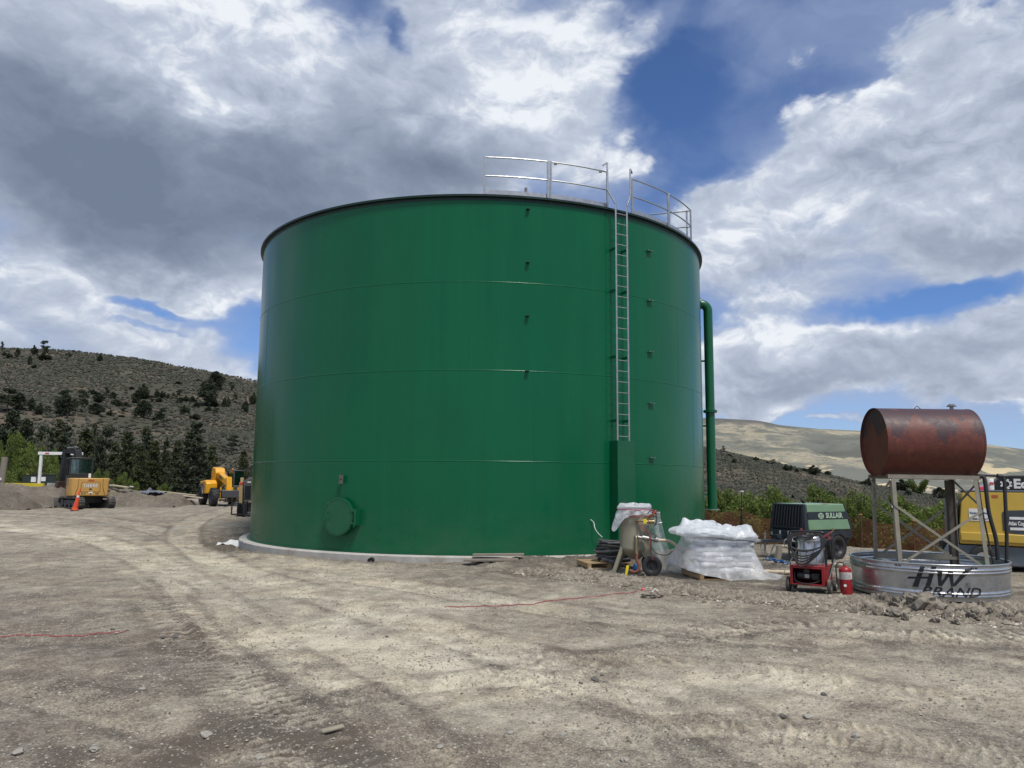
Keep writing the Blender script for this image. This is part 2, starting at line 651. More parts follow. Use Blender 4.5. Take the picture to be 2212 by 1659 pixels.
def text_geo(s, size=1.0, shear=0.0, offset=0.0, ext=0.0, spacing=1.0, align='CENTER', sx=1.0):
    """outline of a line of lettering as (verts, faces) lying in XY"""
    cu = bpy.data.curves.new('lettering', 'FONT')
    cu.body = s; cu.size = size; cu.shear = shear; cu.offset = offset; cu.extrude = ext
    cu.space_character = spacing; cu.align_x = align; cu.align_y = 'CENTER'
    cu.resolution_u = 3
    ob = bpy.data.objects.new('lettering', cu)
    me = ob.to_mesh()
    vs = [(v.co.x * sx, v.co.y, v.co.z) for v in me.vertices]
    fs = [tuple(p.vertices) for p in me.polygons]
    ob.to_mesh_clear()
    bpy.data.objects.remove(ob); bpy.data.curves.remove(cu)
    return vs, fs


def lettering(name, s, size, M, mat, parent=None, warp=None, **kw):
    vs, fs = text_geo(s, size, **kw)
    mb = MB()
    if warp:
        vs = [warp(v) for v in vs]
        mb.add(vs, fs)
    else:
        mb.add(vs, fs, M)
    return mb.build(name, mat, parent, smooth=False)
# ------------------------------------------------------------------ dirt yard
def seg_dist(x, y, pts):
    """distance to a polyline, signed side and arc length, for arrays"""
    best = np.full(np.shape(x), 1e9); sd = np.zeros(np.shape(x)); al = np.zeros(np.shape(x)); L0 = 0.0
    for (ax, ay), (bx, by) in zip(pts[:-1], pts[1:]):
        dx, dy = bx - ax, by - ay
        L = math.hypot(dx, dy) + 1e-9
        t = np.clip(((x - ax) * dx + (y - ay) * dy) / L ** 2, 0, 1)
        ex, ey = x - (ax + t * dx), y - (ay + t * dy)
        d = np.hypot(ex, ey)
        k = d < best
        sgn = np.sign((x - ax) * dy - (y - ay) * dx)
        best = np.where(k, d, best); sd = np.where(k, d * sgn, sd); al = np.where(k, L0 + t * L, al)
        L0 += L
    return best, sd, al


def gpts(lst):
    out = []
    for p in lst:
        q = at(*p)
        out.append((q.x, q.y))
    # smooth the line
    Q = []
    for i in range(len(out) - 1):
        p1 = Vector(out[i]); p2 = Vector(out[i + 1])
        p0 = Vector(out[i - 1]) if i else p1 * 2 - p2
        p3 = Vector(out[i + 2]) if i + 2 < len(out) else p2 * 2 - p1
        for k in range(4):
            t = k / 4
            Q.append(tuple(0.5 * ((2 * p1) + (p2 - p0) * t + (2 * p0 - 5 * p1 + 4 * p2 - p3) * t * t + (3 * p1 - p0 - 3 * p2 + p3) * t ** 3)))
    Q.append(out[-1])
    return Q


# tracks left by tracked and wheeled machines: (sightings along it, width of a belt, gauge, kind)
TRACKS = [
    (gpts([(335, 1275), (395, 1355), (450, 1425), (545, 1510), (640, 1610), (720, 1720)]), 0.42, 0.0, 'crawler'),
    (gpts([(330, 1250), (470, 1340), (640, 1440), (820, 1560), (960, 1700)]), 0.36, 0.0, 'tyre'),
    (gpts([(760, 1500), (900, 1480), (1150, 1470), (1400, 1530), (1600, 1640)]), 0.38, 0.0, 'chevron'),
    (gpts([(700, 1560), (820, 1520), (1000, 1480), (1250, 1440), (1500, 1400), (1900, 1375), (2300, 1400)]), 0.42, 0.0, 'tyre'),
    (gpts([(1100, 1420), (1500, 1440), (1900, 1500), (2300, 1570)]), 0.45, 0.0, 'chevron'),
    (gpts([(1250, 1400), (1700, 1350), (2000, 1372), (2300, 1375)]), 0.42, 0.0, 'crawler'),
    (gpts([(-60, 1110), (200, 1120), (380, 1160), (480, 1220), (700, 1290), (1000, 1380), (1400, 1500), (1700, 1620)]), 0.5, 0.0, 'rut'),
    (gpts([(-60, 1140), (180, 1160), (320, 1210), (440, 1290), (560, 1400)]), 0.5, 0.0, 'rut'),
    (gpts([(560, 1090), (430, 1120), (400, 1170), (520, 1225), (800, 1255), (1100, 1300), (1500, 1360), (2300, 1460)]), 0.5, 0.0, 'rut'),
    (gpts([(0, 1480), (260, 1540), (520, 1620), (700, 1720)]), 0.35, 0.0, 'tyre'),
    (gpts([(1300, 1590), (1560, 1570), (1900, 1600), (2300, 1650)]), 0.35, 0.0, 'tyre'),
]
PALE = [(gpts([(-100, 1125), (240, 1170), (430, 1240), (700, 1310), (950, 1400)]), 1.5, .7),
        (gpts([(560, 1190), (760, 1240), (1000, 1290), (1300, 1300)]), 1.0, .55),
        (gpts([(620, 1370), (900, 1450), (1300, 1480), (1700, 1470), (2260, 1510)]), 0.8, .95),
        (gpts([(1000, 1500), (1200, 1560), (1500, 1590), (1800, 1560)]), 0.55, .5),
        (gpts([(1350, 1340), (1700, 1365), (2260, 1385)]), 0.35, .5),
        (gpts([(250, 1600), (480, 1530), (700, 1480)]), 0.30, .5),
        (gpts([(660, 1450), (740, 1480)]), 0.25, .9)]
DARKG = [(gpts([(-100, 1330), (150, 1370), (330, 1480), (420, 1600)]), 2.0, .55),
         (gpts([(200, 1650), (420, 1610), (560, 1560)]), 0.5, .8),
         (gpts([(1150, 1235), (1500, 1262), (1800, 1265), (2300, 1290)]), 1.3, .9),
         (gpts([(1400, 1345), (1750, 1400), (2260, 1430)]), 0.40, .45),
         (gpts([(620, 1560), (760, 1640)]), 0.25, .6),
         (gpts([(1180, 1205), (1500, 1215), (1900, 1235)]), 1.2, .75),
         (gpts([(470, 1150), (520, 1190)]), 0.8, .7)]
BERM = gpts([(1120, 1236), (1260, 1243), (1380, 1262), (1520, 1285), (1680, 1300), (1850, 1308), (2020, 1322), (2212, 1330), (2400, 1335)])
TC = (28.45 * math.sin(R(-2.24)), 28.45 * math.cos(R(-2.24)))     # centre of the water tank
TR = 7.95


def ground_detail(x, y):
    """fine height and dryness of the yard's soil"""
    h = 0.035 * fbm(x * 0.35, y * 0.35, 5, 3) + 0.016 * fbm(x * 1.3, y * 1.3, 11, 4)
    h += 0.009 * fbm(x * 5.5, y * 5.5, 23, 4, 0.6)
    clod = fbm(x * 13, y * 13, 31, 3, 0.6)
    patch = sstep(-0.2, 0.5, fbm(x * 0.8, y * 0.8, 41, 3))
    h += 0.012 * np.clip(clod - 0.25, 0, 1) * (0.35 + patch)
    dry = 0.415 + 0.13 * fbm(x * 0.45, y * 0.45, 51, 5, 0.6) + 0.16 * fbm(x * 2.2, y * 2.2, 61, 4, .65)
    wob = 0.25 * fbm(x * 0.9, y * 0.9, 71, 3)
    for pts, w, a in PALE:
        d, s, al = seg_dist(x, y, pts)
        q = np.exp(-((d / w) * (1 + wob)) ** 2) * (0.75 + 0.5 * fbm(x * 1.1, y * 1.1, 81, 4, .6))
        dry = dry + a * 0.45 * q
        h = h * (1 - 0.35 * np.clip(q, 0, 1))
    for pts, w, a in DARKG:
        d, s, al = seg_dist(x, y, pts)
        dry = dry - a * 0.42 * np.exp(-((d / w) * (1 + wob)) ** 2) * (0.7 + 0.6 * fbm(x * 1.3, y * 1.3, 91, 4, .6))
    for i, (pts, w, g, kind) in enumerate(TRACKS):
        d, s, al = seg_dist(x, y, pts)
        near = d < w * 2.2
        if not near.any():
            continue
        u = s / w
        keep = sstep(-0.75, -0.05, fbm(al * 0.35 + 9 * i, u * 0.4, 101 + i, 3))      # the print fades in and out
        if i in (0, 5): keep = np.maximum(keep, .5) * sstep(0.2, 2.5, al)
        e = sstep(1.08, 0.86, np.abs(u)) * (0.25 + 0.75 * sstep(-0.35, 0.25, fbm(x * 2.6, y * 2.6, 119 + i, 3, .6)))
        jit = 0.35 * fbm(al * 3, u * 2, 111 + i, 2)
        if kind == 'crawler':
            ph = (al / 0.175) + 0.25 * np.abs(u) + jit * 0.5
            bars = sstep(0.25, 0.6, np.abs((ph % 1) - 0.5) * 2)
            mid = 1 - sstep(0.20, 0.05, np.abs(u))
            t = -0.018 + 0.036 * bars * mid
        elif kind == 'chevron':
            ph = (al / 0.20) + 0.4 * fbm(al * .8, u, 117 + i, 2) + np.where(u > 0, 0.5, 0.0) + np.abs(u) * 0.9 + jit * 0.6
            bars = sstep(0.50, 0.66, np.abs((ph % 1) - 0.5) * 2)
            t = -0.010 + 0.019 * bars
        elif kind == 'tyre':
            ph = (al / 0.11) + np.abs(u) * 0.6 + jit
            bars = sstep(0.3, 0.8, np.abs((ph % 1) - 0.5) * 2)
            t = -0.016 + 0.028 * bars
        else:
            bars = 0.5
            t = -0.035 * (1 - np.clip(np.abs(u), 0, 1) ** 2) + 0 * u
        h = h + t * e * keep
        h = h + 0.016 * np.exp(-((np.abs(u) - 1.15) / 0.16) ** 2) * keep * (0.7 + fbm(x * 4, y * 4, 121, 2))
        dry = dry + e * keep * (0.06 + ((0.62 if i == 0 else 0.5 if kind == 'crawler' else 0.16) * (bars - 0.72) if kind != 'rut' else 0.10)) - 0.16 * keep * np.exp(-((np.abs(u) - 1.15) / 0.2) ** 2)
    # low spoil ridge between the driveway and the parked equipment
    d, s, al = seg_dist(x, y, BERM)
    big = sstep(3.5, 13, x)
    wd = 0.42 + 0.2 * big + 0.15 * fbm(al * 0.6, al * 0.1, 131, 3)
    q = np.exp(-(d / wd) ** 2)
    lump = 0.6 + 0.5 * fbm(x * 1.4, y * 1.4, 141, 3) + 0.55 * np.abs(fbm(x * 3.4, y * 3.4, 151, 4, .6)) * (0.6 + big)
    h = h + q * (0.05 + 0.12 * big) * np.clip(lump, 0.1, 2) * sstep(-0.5, 1.5, al)
    dry = dry - 0.35 * q
    # disturbed soil round the tank's foundation
    dt = np.hypot(x - TC[0], y - TC[1]) - TR
    lo = np.exp(-((dt - 1.0) / 0.9) ** 2) * (dt > 0)
    h = h + lo * 0.06 * fbm(x * 1.7, y * 1.7, 161, 4, .6)
    az = np.arctan2(x - TC[0], TC[1] - y)
    h = h - 0.045 * np.exp(-(np.maximum(dt - .3, 0) / 0.8) ** 2) * sstep(0.02, -0.2, az)
    q2 = np.exp(-((dt - 0.8) / 0.9) ** 2) * np.exp(-((az + 1.12) / 0.22) ** 2)
    h = h - 0.22 * q2 * (0.6 + 0.8 * fbm(x * 2, y * 2, 171, 3)); dry = dry - 0.35 * q2
    q3 = np.exp(-((dt - 0.85) / 0.5) ** 2) * sstep(0.0, 0.35, az) * sstep(1.3, 0.9, az)
    h = h + 0.05 * q3 * (0.6 + 0.6 * fbm(x * 2, y * 2, 181, 3)) + 0.14 * np.exp(-(np.maximum(dt, 0) / 0.6) ** 2) * sstep(-0.02, 0.16, az) * (1 + .3 * fbm(x, y, 183, 3))
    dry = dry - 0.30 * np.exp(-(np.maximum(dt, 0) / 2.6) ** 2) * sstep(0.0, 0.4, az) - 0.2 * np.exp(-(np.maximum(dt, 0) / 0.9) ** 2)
    return h, dry


def soil_material(name, stones=True):
    m = bpy.data.materials.new(name)
    m.use_nodes = True
    t = m.node_tree
    for n in list(t.nodes):
        t.nodes.remove(n)
    b = NB(t)
    tc = b.n('ShaderNodeTexCoord').outputs['Object']
    at_ = b.n('ShaderNodeAttribute', attribute_name='dry')
    dry = at_.outputs['Fac']
    n1 = b.noise(tc, 3.0, 10, 0.68)
    n2 = b.noise(tc, 38.0, 5, 0.7)
    n3 = b.noise(b.v('MULTIPLY', tc, (1, 1, 1)), 0.6, 6, 0.6)
    f = b.m('ADD', dry, b.m('ADD', b.m('MULTIPLY', b.m('SUBTRACT', n1, 0.5), 0.60), b.m('ADD', b.m('MULTIPLY', b.m('SUBTRACT', n2, 0.5), 0.85), b.m('MULTIPLY', b.m('SUBTRACT', b.noise(tc, 110.0, 3, 0.7), 0.5), 0.55))))
    r = b.n('ShaderNodeValToRGB')
    b.put(r.inputs[0], f)
    cr = r.color_ramp
    cr.elements[0].position = 0.05
    cr.elements[0].color = (0.120, 0.105, 0.085, 1)
    cr.elements[1].position = 1.0
    cr.elements[1].color = (0.62, 0.565, 0.44, 1)
    for p, c in ((0.30, (0.215, 0.190, 0.155, 1)), (0.52, (0.325, 0.292, 0.230, 1)), (0.76, (0.455, 0.412, 0.322, 1))):
        cr.elements.new(p).color = c
    g1 = b.sep(b.voro(tc, 52.0, out='Color'))[0]; g2 = b.sep(b.voro(tc, 19.0, out='Color'))[0]; g3 = b.sep(b.voro(tc, 120.0, out='Color'))[0]
    grain = b.m('ADD', b.m('MULTIPLY', b.m('SUBTRACT', g1, .5), .24), b.m('ADD', b.m('MULTIPLY', b.m('SUBTRACT', g2, .5), .13), b.m('MULTIPLY', b.m('SUBTRACT', g3, .5), .16)))
    b.put(r.inputs[0], b.m('ADD', f, grain))
    tint = b.mix(b.ss(n3, 0.4, 0.65), r.outputs[0], (1.03, 0.985, 0.95, 1), 'MULTIPLY')
    # small stones pressed into the surface
    vc = b.voro(tc, 26.0, out='Color')
    vd = b.voro(tc, 26.0)
    sv = b.sep(vc)
    st = b.m('MULTIPLY', b.ss(vd, 0.34, 0.26), b.m('GREATER_THAN', sv[0], 0.80))
    sc = b.mix(sv[1], (0.17, 0.155, 0.135, 1), (0.52, 0.49, 0.44, 1))
    col = b.mix(b.m('MULTIPLY', st, 0.8), tint, sc)
    p = b.n('ShaderNodeBsdfPrincipled')
    b.put(p.inputs['Base Color'], col)
    p.inputs['Roughness'].default_value = 0.95
    p.inputs['Specular IOR Level'].default_value = 0.15
    hgt = b.m('ADD', b.m('MULTIPLY', g1, .28),
              b.m('ADD', b.m('ADD', b.m('MULTIPLY', n2, 0.5), b.m('MULTIPLY', b.noise(tc, 11, 8, .7), 1.0)), b.m('MULTIPLY', st, 0.35)))
    bn = b.n('ShaderNodeBump')
    bn.inputs['Strength'].default_value = 0.85
    bn.inputs['Distance'].default_value = 0.035
    b.put(bn.inputs['Height'], hgt)
    b.put(p.inputs['Normal'], bn.outputs[0])
    o = b.n('ShaderNodeOutputMaterial')
    t.links.new(p.outputs[0], o.inputs[0])
    return m


SOIL = soil_material('soil')
NC, NR = 900, 640
_az = np.radians(np.linspace(-46, 46, NC))
_rr = 3.6 * (66 / 3.6) ** (np.linspace(0, 1, NR))
_A, _Rr = np.meshgrid(_az, _rr)
_X = _Rr * np.sin(_A); _Y = _Rr * np.cos(_A)
_h, _dry = ground_detail(_X, _Y)
_edge = sstep(66, 60, _Rr)
_fade = sstep(3.6, 4.2, _Rr)
_Z = G(_X, _Y) + _h * _fade * _edge
_pad = np.hypot(_X - TC[0], _Y - TC[1]) < TR + 0.2
_Z = np.where(_pad, -0.12, _Z)
ground_o = np_mesh('ground', np.stack([_X, _Y, _Z], -1).reshape(-1, 3), grid_faces(NR, NC), SOIL, True, {'dry': _dry.ravel()})
tag(ground_o, kind='structure')


def H(x, y):
    """actual surface height at a point"""
    h, _ = ground_detail(np.array([float(x)]), np.array([float(y)]))
    return float(G(x, y)) + float(h[0])


# the land all round, down to the horizon
_ar = np.radians(np.linspace(0, 360, 181))
_r2 = np.concatenate([[0.0], np.geomspace(1.5, 120, 60), np.geomspace(140, 5000, 30)])
_A, _Rr = np.meshgrid(_ar, _r2)
_X = _Rr * np.sin(_A); _Y = _Rr * np.cos(_A)
_inner = (np.abs((np.degrees(_A) + 180) % 360 - 180) < 48) & (_Rr > 3.2) & (_Rr < 70)
_Z = np.where(_Rr < 140, G(_X, _Y), -2.5) - 0.03 - 0.35 * _inner + 0.5 * fbm(_X * .05, _Y * .05, 3, 3) * sstep(70, 120, _Rr)
_dd = 0.45 + 0.25 * fbm(_X * .1, _Y * .1, 9, 4)
land = np_mesh('land', np.stack([_X, _Y, _Z], -1).reshape(-1, 3), grid_faces(len(_r2), 181), SOIL, True, {'dry': _dd.ravel()})
tag(land, kind='structure')
# ------------------------------------------------------------------ hills
def skyline(lst):
    """(azimuth, slope above eye level) of a surveyed skyline"""
    a = []; s = []
    for (px, py) in lst:
        d = ray(px, py)
        a.append(math.atan2(d.x, d.y)); s.append(d.z / math.hypot(d.x, d.y))
    return np.array(a), np.array(s)


RIDGE_A, RIDGE_S = skyline([(-900, 745), (-300, 742), (0, 752), (150, 757), (300, 775), (420, 797), (550, 822), (900, 880), (1300, 930),
                            (1525, 967), (1600, 984), (1700, 1006), (1870, 1045), (2000, 1068), (2212, 1094), (2500, 1105), (2800, 1110)])
FAR_A, FAR_S = skyline([(-900, 930), (600, 900), (1300, 895), (1450, 898), (1521, 902), (1629, 907), (1656, 911), (1680, 917), (1769, 926),
                        (1857, 930), (2000, 941), (2129, 959), (2212, 970), (2500, 990), (3000, 1020)])


def ridge_range(az):
    return np.interp(az, np.radians([-60, -34, -18, 12, 34, 60]), [430, 400, 330, 235, 205, 200])


def hill_z(x, y):
    az = np.arctan2(x, y); r = np.hypot(x, y)
    Rg = ridge_range(az)
    top = EYE + np.interp(az, RIDGE_A, RIDGE_S) * Rg
    r0 = np.interp(az, np.radians([-60, -10, 10, 60]), [92, 92, 62, 58])
    t = np.clip((r - r0) / (Rg - r0), 0, 1)
    base = -3.0
    prof = 0.72 * t + 0.28 * t ** 2
    # a shallow bench part-way up the left slope
    bench = 0.05 * np.sin(np.clip(t * 2.4, 0, 1) * np.pi * 2) * sstep(-0.1, -0.3, az)
    z = base + (top - base) * (prof - bench)
    z = z + fbm(x * 0.02, y * 0.02, 201, 4) * 2.4 * np.sin(t * np.pi) + fbm(x * 0.12, y * 0.12, 211, 3) * 0.5 * np.sin(np.clip(t, 0, 1) * np.pi)
    back = np.clip(r - Rg, 0, None)
    return z - 0.20 * back + 0.12 * back * (back < 20)


def hill_material():
    m = bpy.data.materials.new('hill_soil'); m.use_nodes = True
    t = m.node_tree
    for n in list(t.nodes): t.nodes.remove(n)
    b = NB(t)
    tc = b.n('ShaderNodeTexCoord').outputs['Object']
    n1 = b.noise(tc, 0.03, 6, 0.6); n2 = b.noise(tc, 0.5, 6, 0.7); n3 = b.noise(tc, 2.5, 4, .7)
    c = b.mix(b.ss(n1, 0.44, 0.58), (0.072, 0.066, 0.050, 1), (0.175, 0.135, 0.104, 1))
    c = b.mix(b.ss(n2, 0.35, 0.70), c, (0.085, 0.090, 0.068, 1))
    c = b.mix(b.ss(n3, 0.60, 0.72, 0, .6), c, (0.30, 0.26, 0.22, 1))
    p = b.n('ShaderNodeBsdfPrincipled')
    b.put(p.inputs['Base Color'], c)
    p.inputs['Roughness'].default_value = 1.0; p.inputs['Specular IOR Level'].default_value = 0.05
    bn = b.n('ShaderNodeBump'); bn.inputs['Strength'].default_value = 0.8; bn.inputs['Distance'].default_value = 0.6
    b.put(bn.inputs['Height'], n3); b.put(p.inputs['Normal'], bn.outputs[0])
    o = b.n('ShaderNodeOutputMaterial'); t.links.new(p.outputs[0], o.inputs[0])
    return m


_az = np.radians(np.linspace(-60, 60, 260)); _rt = np.linspace(0, 1, 150)
_A, _T = np.meshgrid(_az, _rt)
_Rr = 56 + _T * (ridge_range(_A) + 130 - 56)
_X = _Rr * np.sin(_A); _Y = _Rr * np.cos(_A)
_Z = hill_z(_X, _Y) - 1.2 * sstep(85, 56, _Rr)
hill_o = np_mesh('hill', np.stack([_X, _Y, _Z], -1).reshape(-1, 3), grid_faces(150, 260), hill_material())
tag(hill_o, kind='structure')

# sagebrush: tens of thousands of low grey-green clumps nobody could count
rs = np.random.default_rng(5)


def sage_mat(name, lo, hi):
    m = bpy.data.materials.new(name); m.use_nodes = True
    t = m.node_tree
    for n in list(t.nodes): t.nodes.remove(n)
    b = NB(t)
    a = b.n('ShaderNodeAttribute', attribute_name='tone').outputs['Fac']
    tc = b.n('ShaderNodeTexCoord').outputs['Object']
    k = b.m('ADD', a, b.m('MULTIPLY', b.m('SUBTRACT', b.noise(tc, 3.0, 3, .6), 0.5), 1.2), clamp=True)
    c = b.mix(k, lo + (1,), hi + (1,))
    p = b.n('ShaderNodeBsdfPrincipled'); b.put(p.inputs['Base Color'], c)
    p.inputs['Roughness'].default_value = 1.0; p.inputs['Specular IOR Level'].default_value = 0.1
    o = b.n('ShaderNodeOutputMaterial'); t.links.new(p.outputs[0], o.inputs[0])
    return m


N = 105000
_a = rs.uniform(R(-40), R(42), N)
_keep = (_a < R(-15)) | (_a > R(11))
_a = _a[_keep]
_Rg = ridge_range(_a)
_u = rs.uniform(0, 1, len(_a))
_r = 62 + (_Rg + 6 - 62) * _u ** 0.8
_x = _r * np.sin(_a); _y = _r * np.cos(_a)
_pt = fbm(_x * 0.03, _y * 0.03, 221, 4)
_k = rs.uniform(0, 1, len(_a)) < np.clip(0.72 + 0.9 * _pt, 0.12, 1)
_x, _y = _x[_k], _y[_k]
_P = np.stack([_x, _y, hill_z(_x, _y) + 0.1], -1)
_gr = np.where(_x > 0, 0.72, 1.0) * (0.75 + 0.5 * np.clip((np.hypot(_x, _y) - 80) / 250, 0, 1))
_S = _gr[:, None] * np.stack([rs.uniform(.28, .62, len(_x)), rs.uniform(.28, .62, len(_x)), rs.uniform(.2, .5, len(_x))], -1)
_half = [(1, 0, 0), (-.1, 1, 0), (-1, .1, 0), (0, -1, 0), (.45, .3, .8), (-.45, .1, 1), (.05, -.5, .75)]
_hf = [(0, 1, 4), (1, 2, 5), (1, 5, 4), (2, 3, 6), (2, 6, 5), (3, 0, 6), (0, 4, 6), (4, 5, 6)]
sage = scatter('sagebrush', _half, _hf, _P, _S, sage_mat('sage', (0.024, 0.027, 0.022), (0.086, 0.086, 0.068)), rs, attr='tone')
tag(sage, 'low grey-green sagebrush covering the near hillside', kind='stuff')


# far ridge, two to three valleys away
def far_z(x, y):
    az = np.arctan2(x, y); r = np.hypot(x, y)
    Rg = 1500.0
    top = EYE + np.interp(az, FAR_A, FAR_S) * Rg
    t = np.clip((r - 420) / (Rg - 420), 0, 1)
    z = -12 + (top + 12) * (0.55 * t + 0.45 * t ** 1.8)
    rid = np.abs(fbm((x * 0.8 + y * 0.25) * 0.008, (y - x * 0.3) * 0.0035, 231, 5, .55))
    z = z - (rid * 34 - 6) * np.sin(np.clip(t, 0, 1) * np.pi) ** 0.8 * (0.35 + t * .65)
    back = np.clip(r - Rg, 0, None)
    return z - back * 0.15


def far_material():
    m = bpy.data.materials.new('far_hill_soil_sunlit'); m.use_nodes = True
    t = m.node_tree
    for n in list(t.nodes): t.nodes.remove(n)
    b = NB(t)
    tc = b.n('ShaderNodeTexCoord').outputs['Object']
    s = b.v('MULTIPLY', tc, (1.0, 0.30, 3.0))
    n1 = b.noise(s, 0.006, 9, 0.62, 0.8); n2 = b.noise(tc, 0.05, 6, 0.7); n3 = b.noise(s, 0.02, 6, .65, 1.0)
    zz = b.sep(tc)[2]
    c = b.mix(b.ss(b.m('ADD', n1, b.m('MULTIPLY', n2, 0.25)), 0.58, 0.72), (0.165, 0.168, 0.145, 1), (0.34, 0.305, 0.225, 1))  # tan areas: bare soil, partly sunlight painted into the colour
    c = b.mix(b.ss(n3, 0.50, 0.60, 0, .8), c, (0.135, 0.14, 0.12, 1))
    c = b.mix(b.ss(zz, 96, 112, 0, .85), c, (0.105, 0.105, 0.10, 1))
    c = b.mix(b.m('MULTIPLY', b.ss(b.noise(s, 0.013, 5, .6, .5), 0.56, 0.60), b.ss(zz, 45, 5)), c, (0.58, 0.48, 0.30, 1))  # low yellow patches: sandy soil with patchy sunlight put into the colour
    p = b.n('ShaderNodeBsdfPrincipled'); b.put(p.inputs['Base Color'], c)
    p.inputs['Roughness'].default_value = 1.0; p.inputs['Specular IOR Level'].default_value = 0.05
    bn = b.n('ShaderNodeBump'); bn.inputs['Strength'].default_value = 0.6; bn.inputs['Distance'].default_value = 6
    b.put(bn.inputs['Height'], n3); b.put(p.inputs['Normal'], bn.outputs[0])
    o = b.n('ShaderNodeOutputMaterial'); t.links.new(p.outputs[0], o.inputs[0])
    return m


_az = np.radians(np.linspace(-50, 60, 320)); _rr = np.linspace(380, 1900, 200)
_A, _Rr = np.meshgrid(_az, _rr)
_X = _Rr * np.sin(_A); _Y = _Rr * np.cos(_A)
far_o = np_mesh('distant_hill', np.stack([_X, _Y, far_z(_X, _Y)], -1).reshape(-1, 3), grid_faces(200, 320), far_material())
tag(far_o, kind='structure')
# ------------------------------------------------------------------ green water tank
def tank_paint():
    m = bpy.data.materials.new('tank_green'); m.use_nodes = True
    t = m.node_tree
    for n in list(t.nodes): t.nodes.remove(n)
    b = NB(t)
    tc = b.n('ShaderNodeTexCoord').outputs['Object']
    x, y, z = b.sep(tc)
    ang = b.m('MULTIPLY', b.m('ARCTAN2', x, y), 8.0)
    cyl = b.comb(ang, 0.0, z)
    streak = b.noise(b.v('MULTIPLY', cyl, (2.2, 1, 0.12)), 1.0, 7, 0.65)
    big = b.noise(cyl, 0.35, 5, 0.6)
    k = b.m('ADD', b.lin(streak, 0.3, 0.7, 0.93, 1.07), b.lin(big, 0.3, 0.7, -0.06, 0.06))
    c = b.v('SCALE', (0.002, 0.100, 0.040), scale=k)
    # dust splashed on the bottom course
    dn = b.noise(b.v('MULTIPLY', cyl, (0.6, 1, 1.0)), 1.2, 8, 0.65)
    df = b.m('MULTIPLY', b.ss(z, 1.5, 0.0), b.ss(dn, 0.3, 0.7))
    c = b.mix(b.m('MULTIPLY', df, 0.13), c, (0.17, 0.19, 0.15, 1))
    rg = b.m('ADD', b.lin(streak, 0.3, 0.7, 0.20, 0.29), b.m('MULTIPLY', df, 0.25))
    p = b.n('ShaderNodeBsdfPrincipled')
    b.put(p.inputs['Base Color'], c); b.put(p.inputs['Roughness'], rg)
    p.inputs['Specular IOR Level'].default_value = 0.27
    bn = b.n('ShaderNodeBump'); bn.inputs['Strength'].default_value = 0.10; bn.inputs['Distance'].default_value = 0.06
    b.put(bn.inputs['Height'], b.noise(b.v('MULTIPLY', cyl, (1, 1, 0.6)), 0.9, 3, 0.5))
    b.put(p.inputs['Normal'], bn.outputs[0])
    o = b.n('ShaderNodeOutputMaterial'); t.links.new(p.outputs[0], o.inputs[0])
    return m


TGREEN = tank_paint()
TGREEN2 = pmat('fitting_green', (0.003, 0.090, 0.036), 0.33, var=.08, scale=2, dirt=(0.1, 0.13, 0.09), dirta=0.05)
GALV = pmat('galvanised', (0.40, 0.41, 0.42), 0.42, metal=0.85, var=.16, scale=9, bump=.05, dirt=(0.34, 0.34, 0.33), dirta=0.12, dscale=6)
CONC = pmat('concrete', (0.40, 0.385, 0.35), 0.9, var=.14, scale=3, bump=.35, bscale=30, dirt=(0.24, 0.205, 0.165), dirta=0.28, dscale=1.2)
BLACK = pmat('black_rubber', (0.022, 0.022, 0.023), 0.7, var=.25, scale=12, bump=.15, dirt=DUST, dirta=0.10, dscale=5)
BLKMET = pmat('black_metal', (0.020, 0.021, 0.024), 0.42, var=.2, scale=6, dirt=DUST, dirta=0.04)
CH = 2.44
TZ = 0.14
tank = thing('water_tank', 'huge round dark green steel water tank with ladder and overflow pipe on concrete ring', 'tank', (TC[0], TC[1], TZ))


def tp(azd, r, z):
    """point round the tank: azd degrees clockwise from the side facing the camera station"""
    a = R(-90 + azd) + R(2.24)
    return Vector((r * math.cos(a), r * math.sin(a), z))


def az_of(px, py, r=None, z=None):
    """which azimuth round the tank a sighting at the roof edge meets"""
    best = None
    a_t = azel(px, py)[0]
    for q in np.arange(-60, 75, .1):
        p = tp(q, r or TR + .03, 0) + Vector((TC[0], TC[1], 0))
        e = abs(math.degrees(math.atan2(p.x, p.y)) - a_t)
        if best is None or e < best[0] - 1e-9:
            best = (e, q)
    return best[1]



for k in range(4):
    mb = MB()
    off = 0.0
    z0, z1 = k * CH, (k + 1) * CH
    mb.lathe([(TR, z0 + .0015), (TR, z0 + .8), (TR, z0 + 1.6), (TR, z1 - .0015)], 256)
    mb.build('shell_course', TGREEN, tank)
for k in (1, 2, 3):
    mb = MB()
    mb.lathe([(TR - .001, k * CH - .016), (TR + .005, k * CH - .008), (TR + .006, k * CH), (TR + .005, k * CH + .008), (TR - .001, k * CH + .016)], 256)
    mb.build('weld_seam', TGREEN, tank)
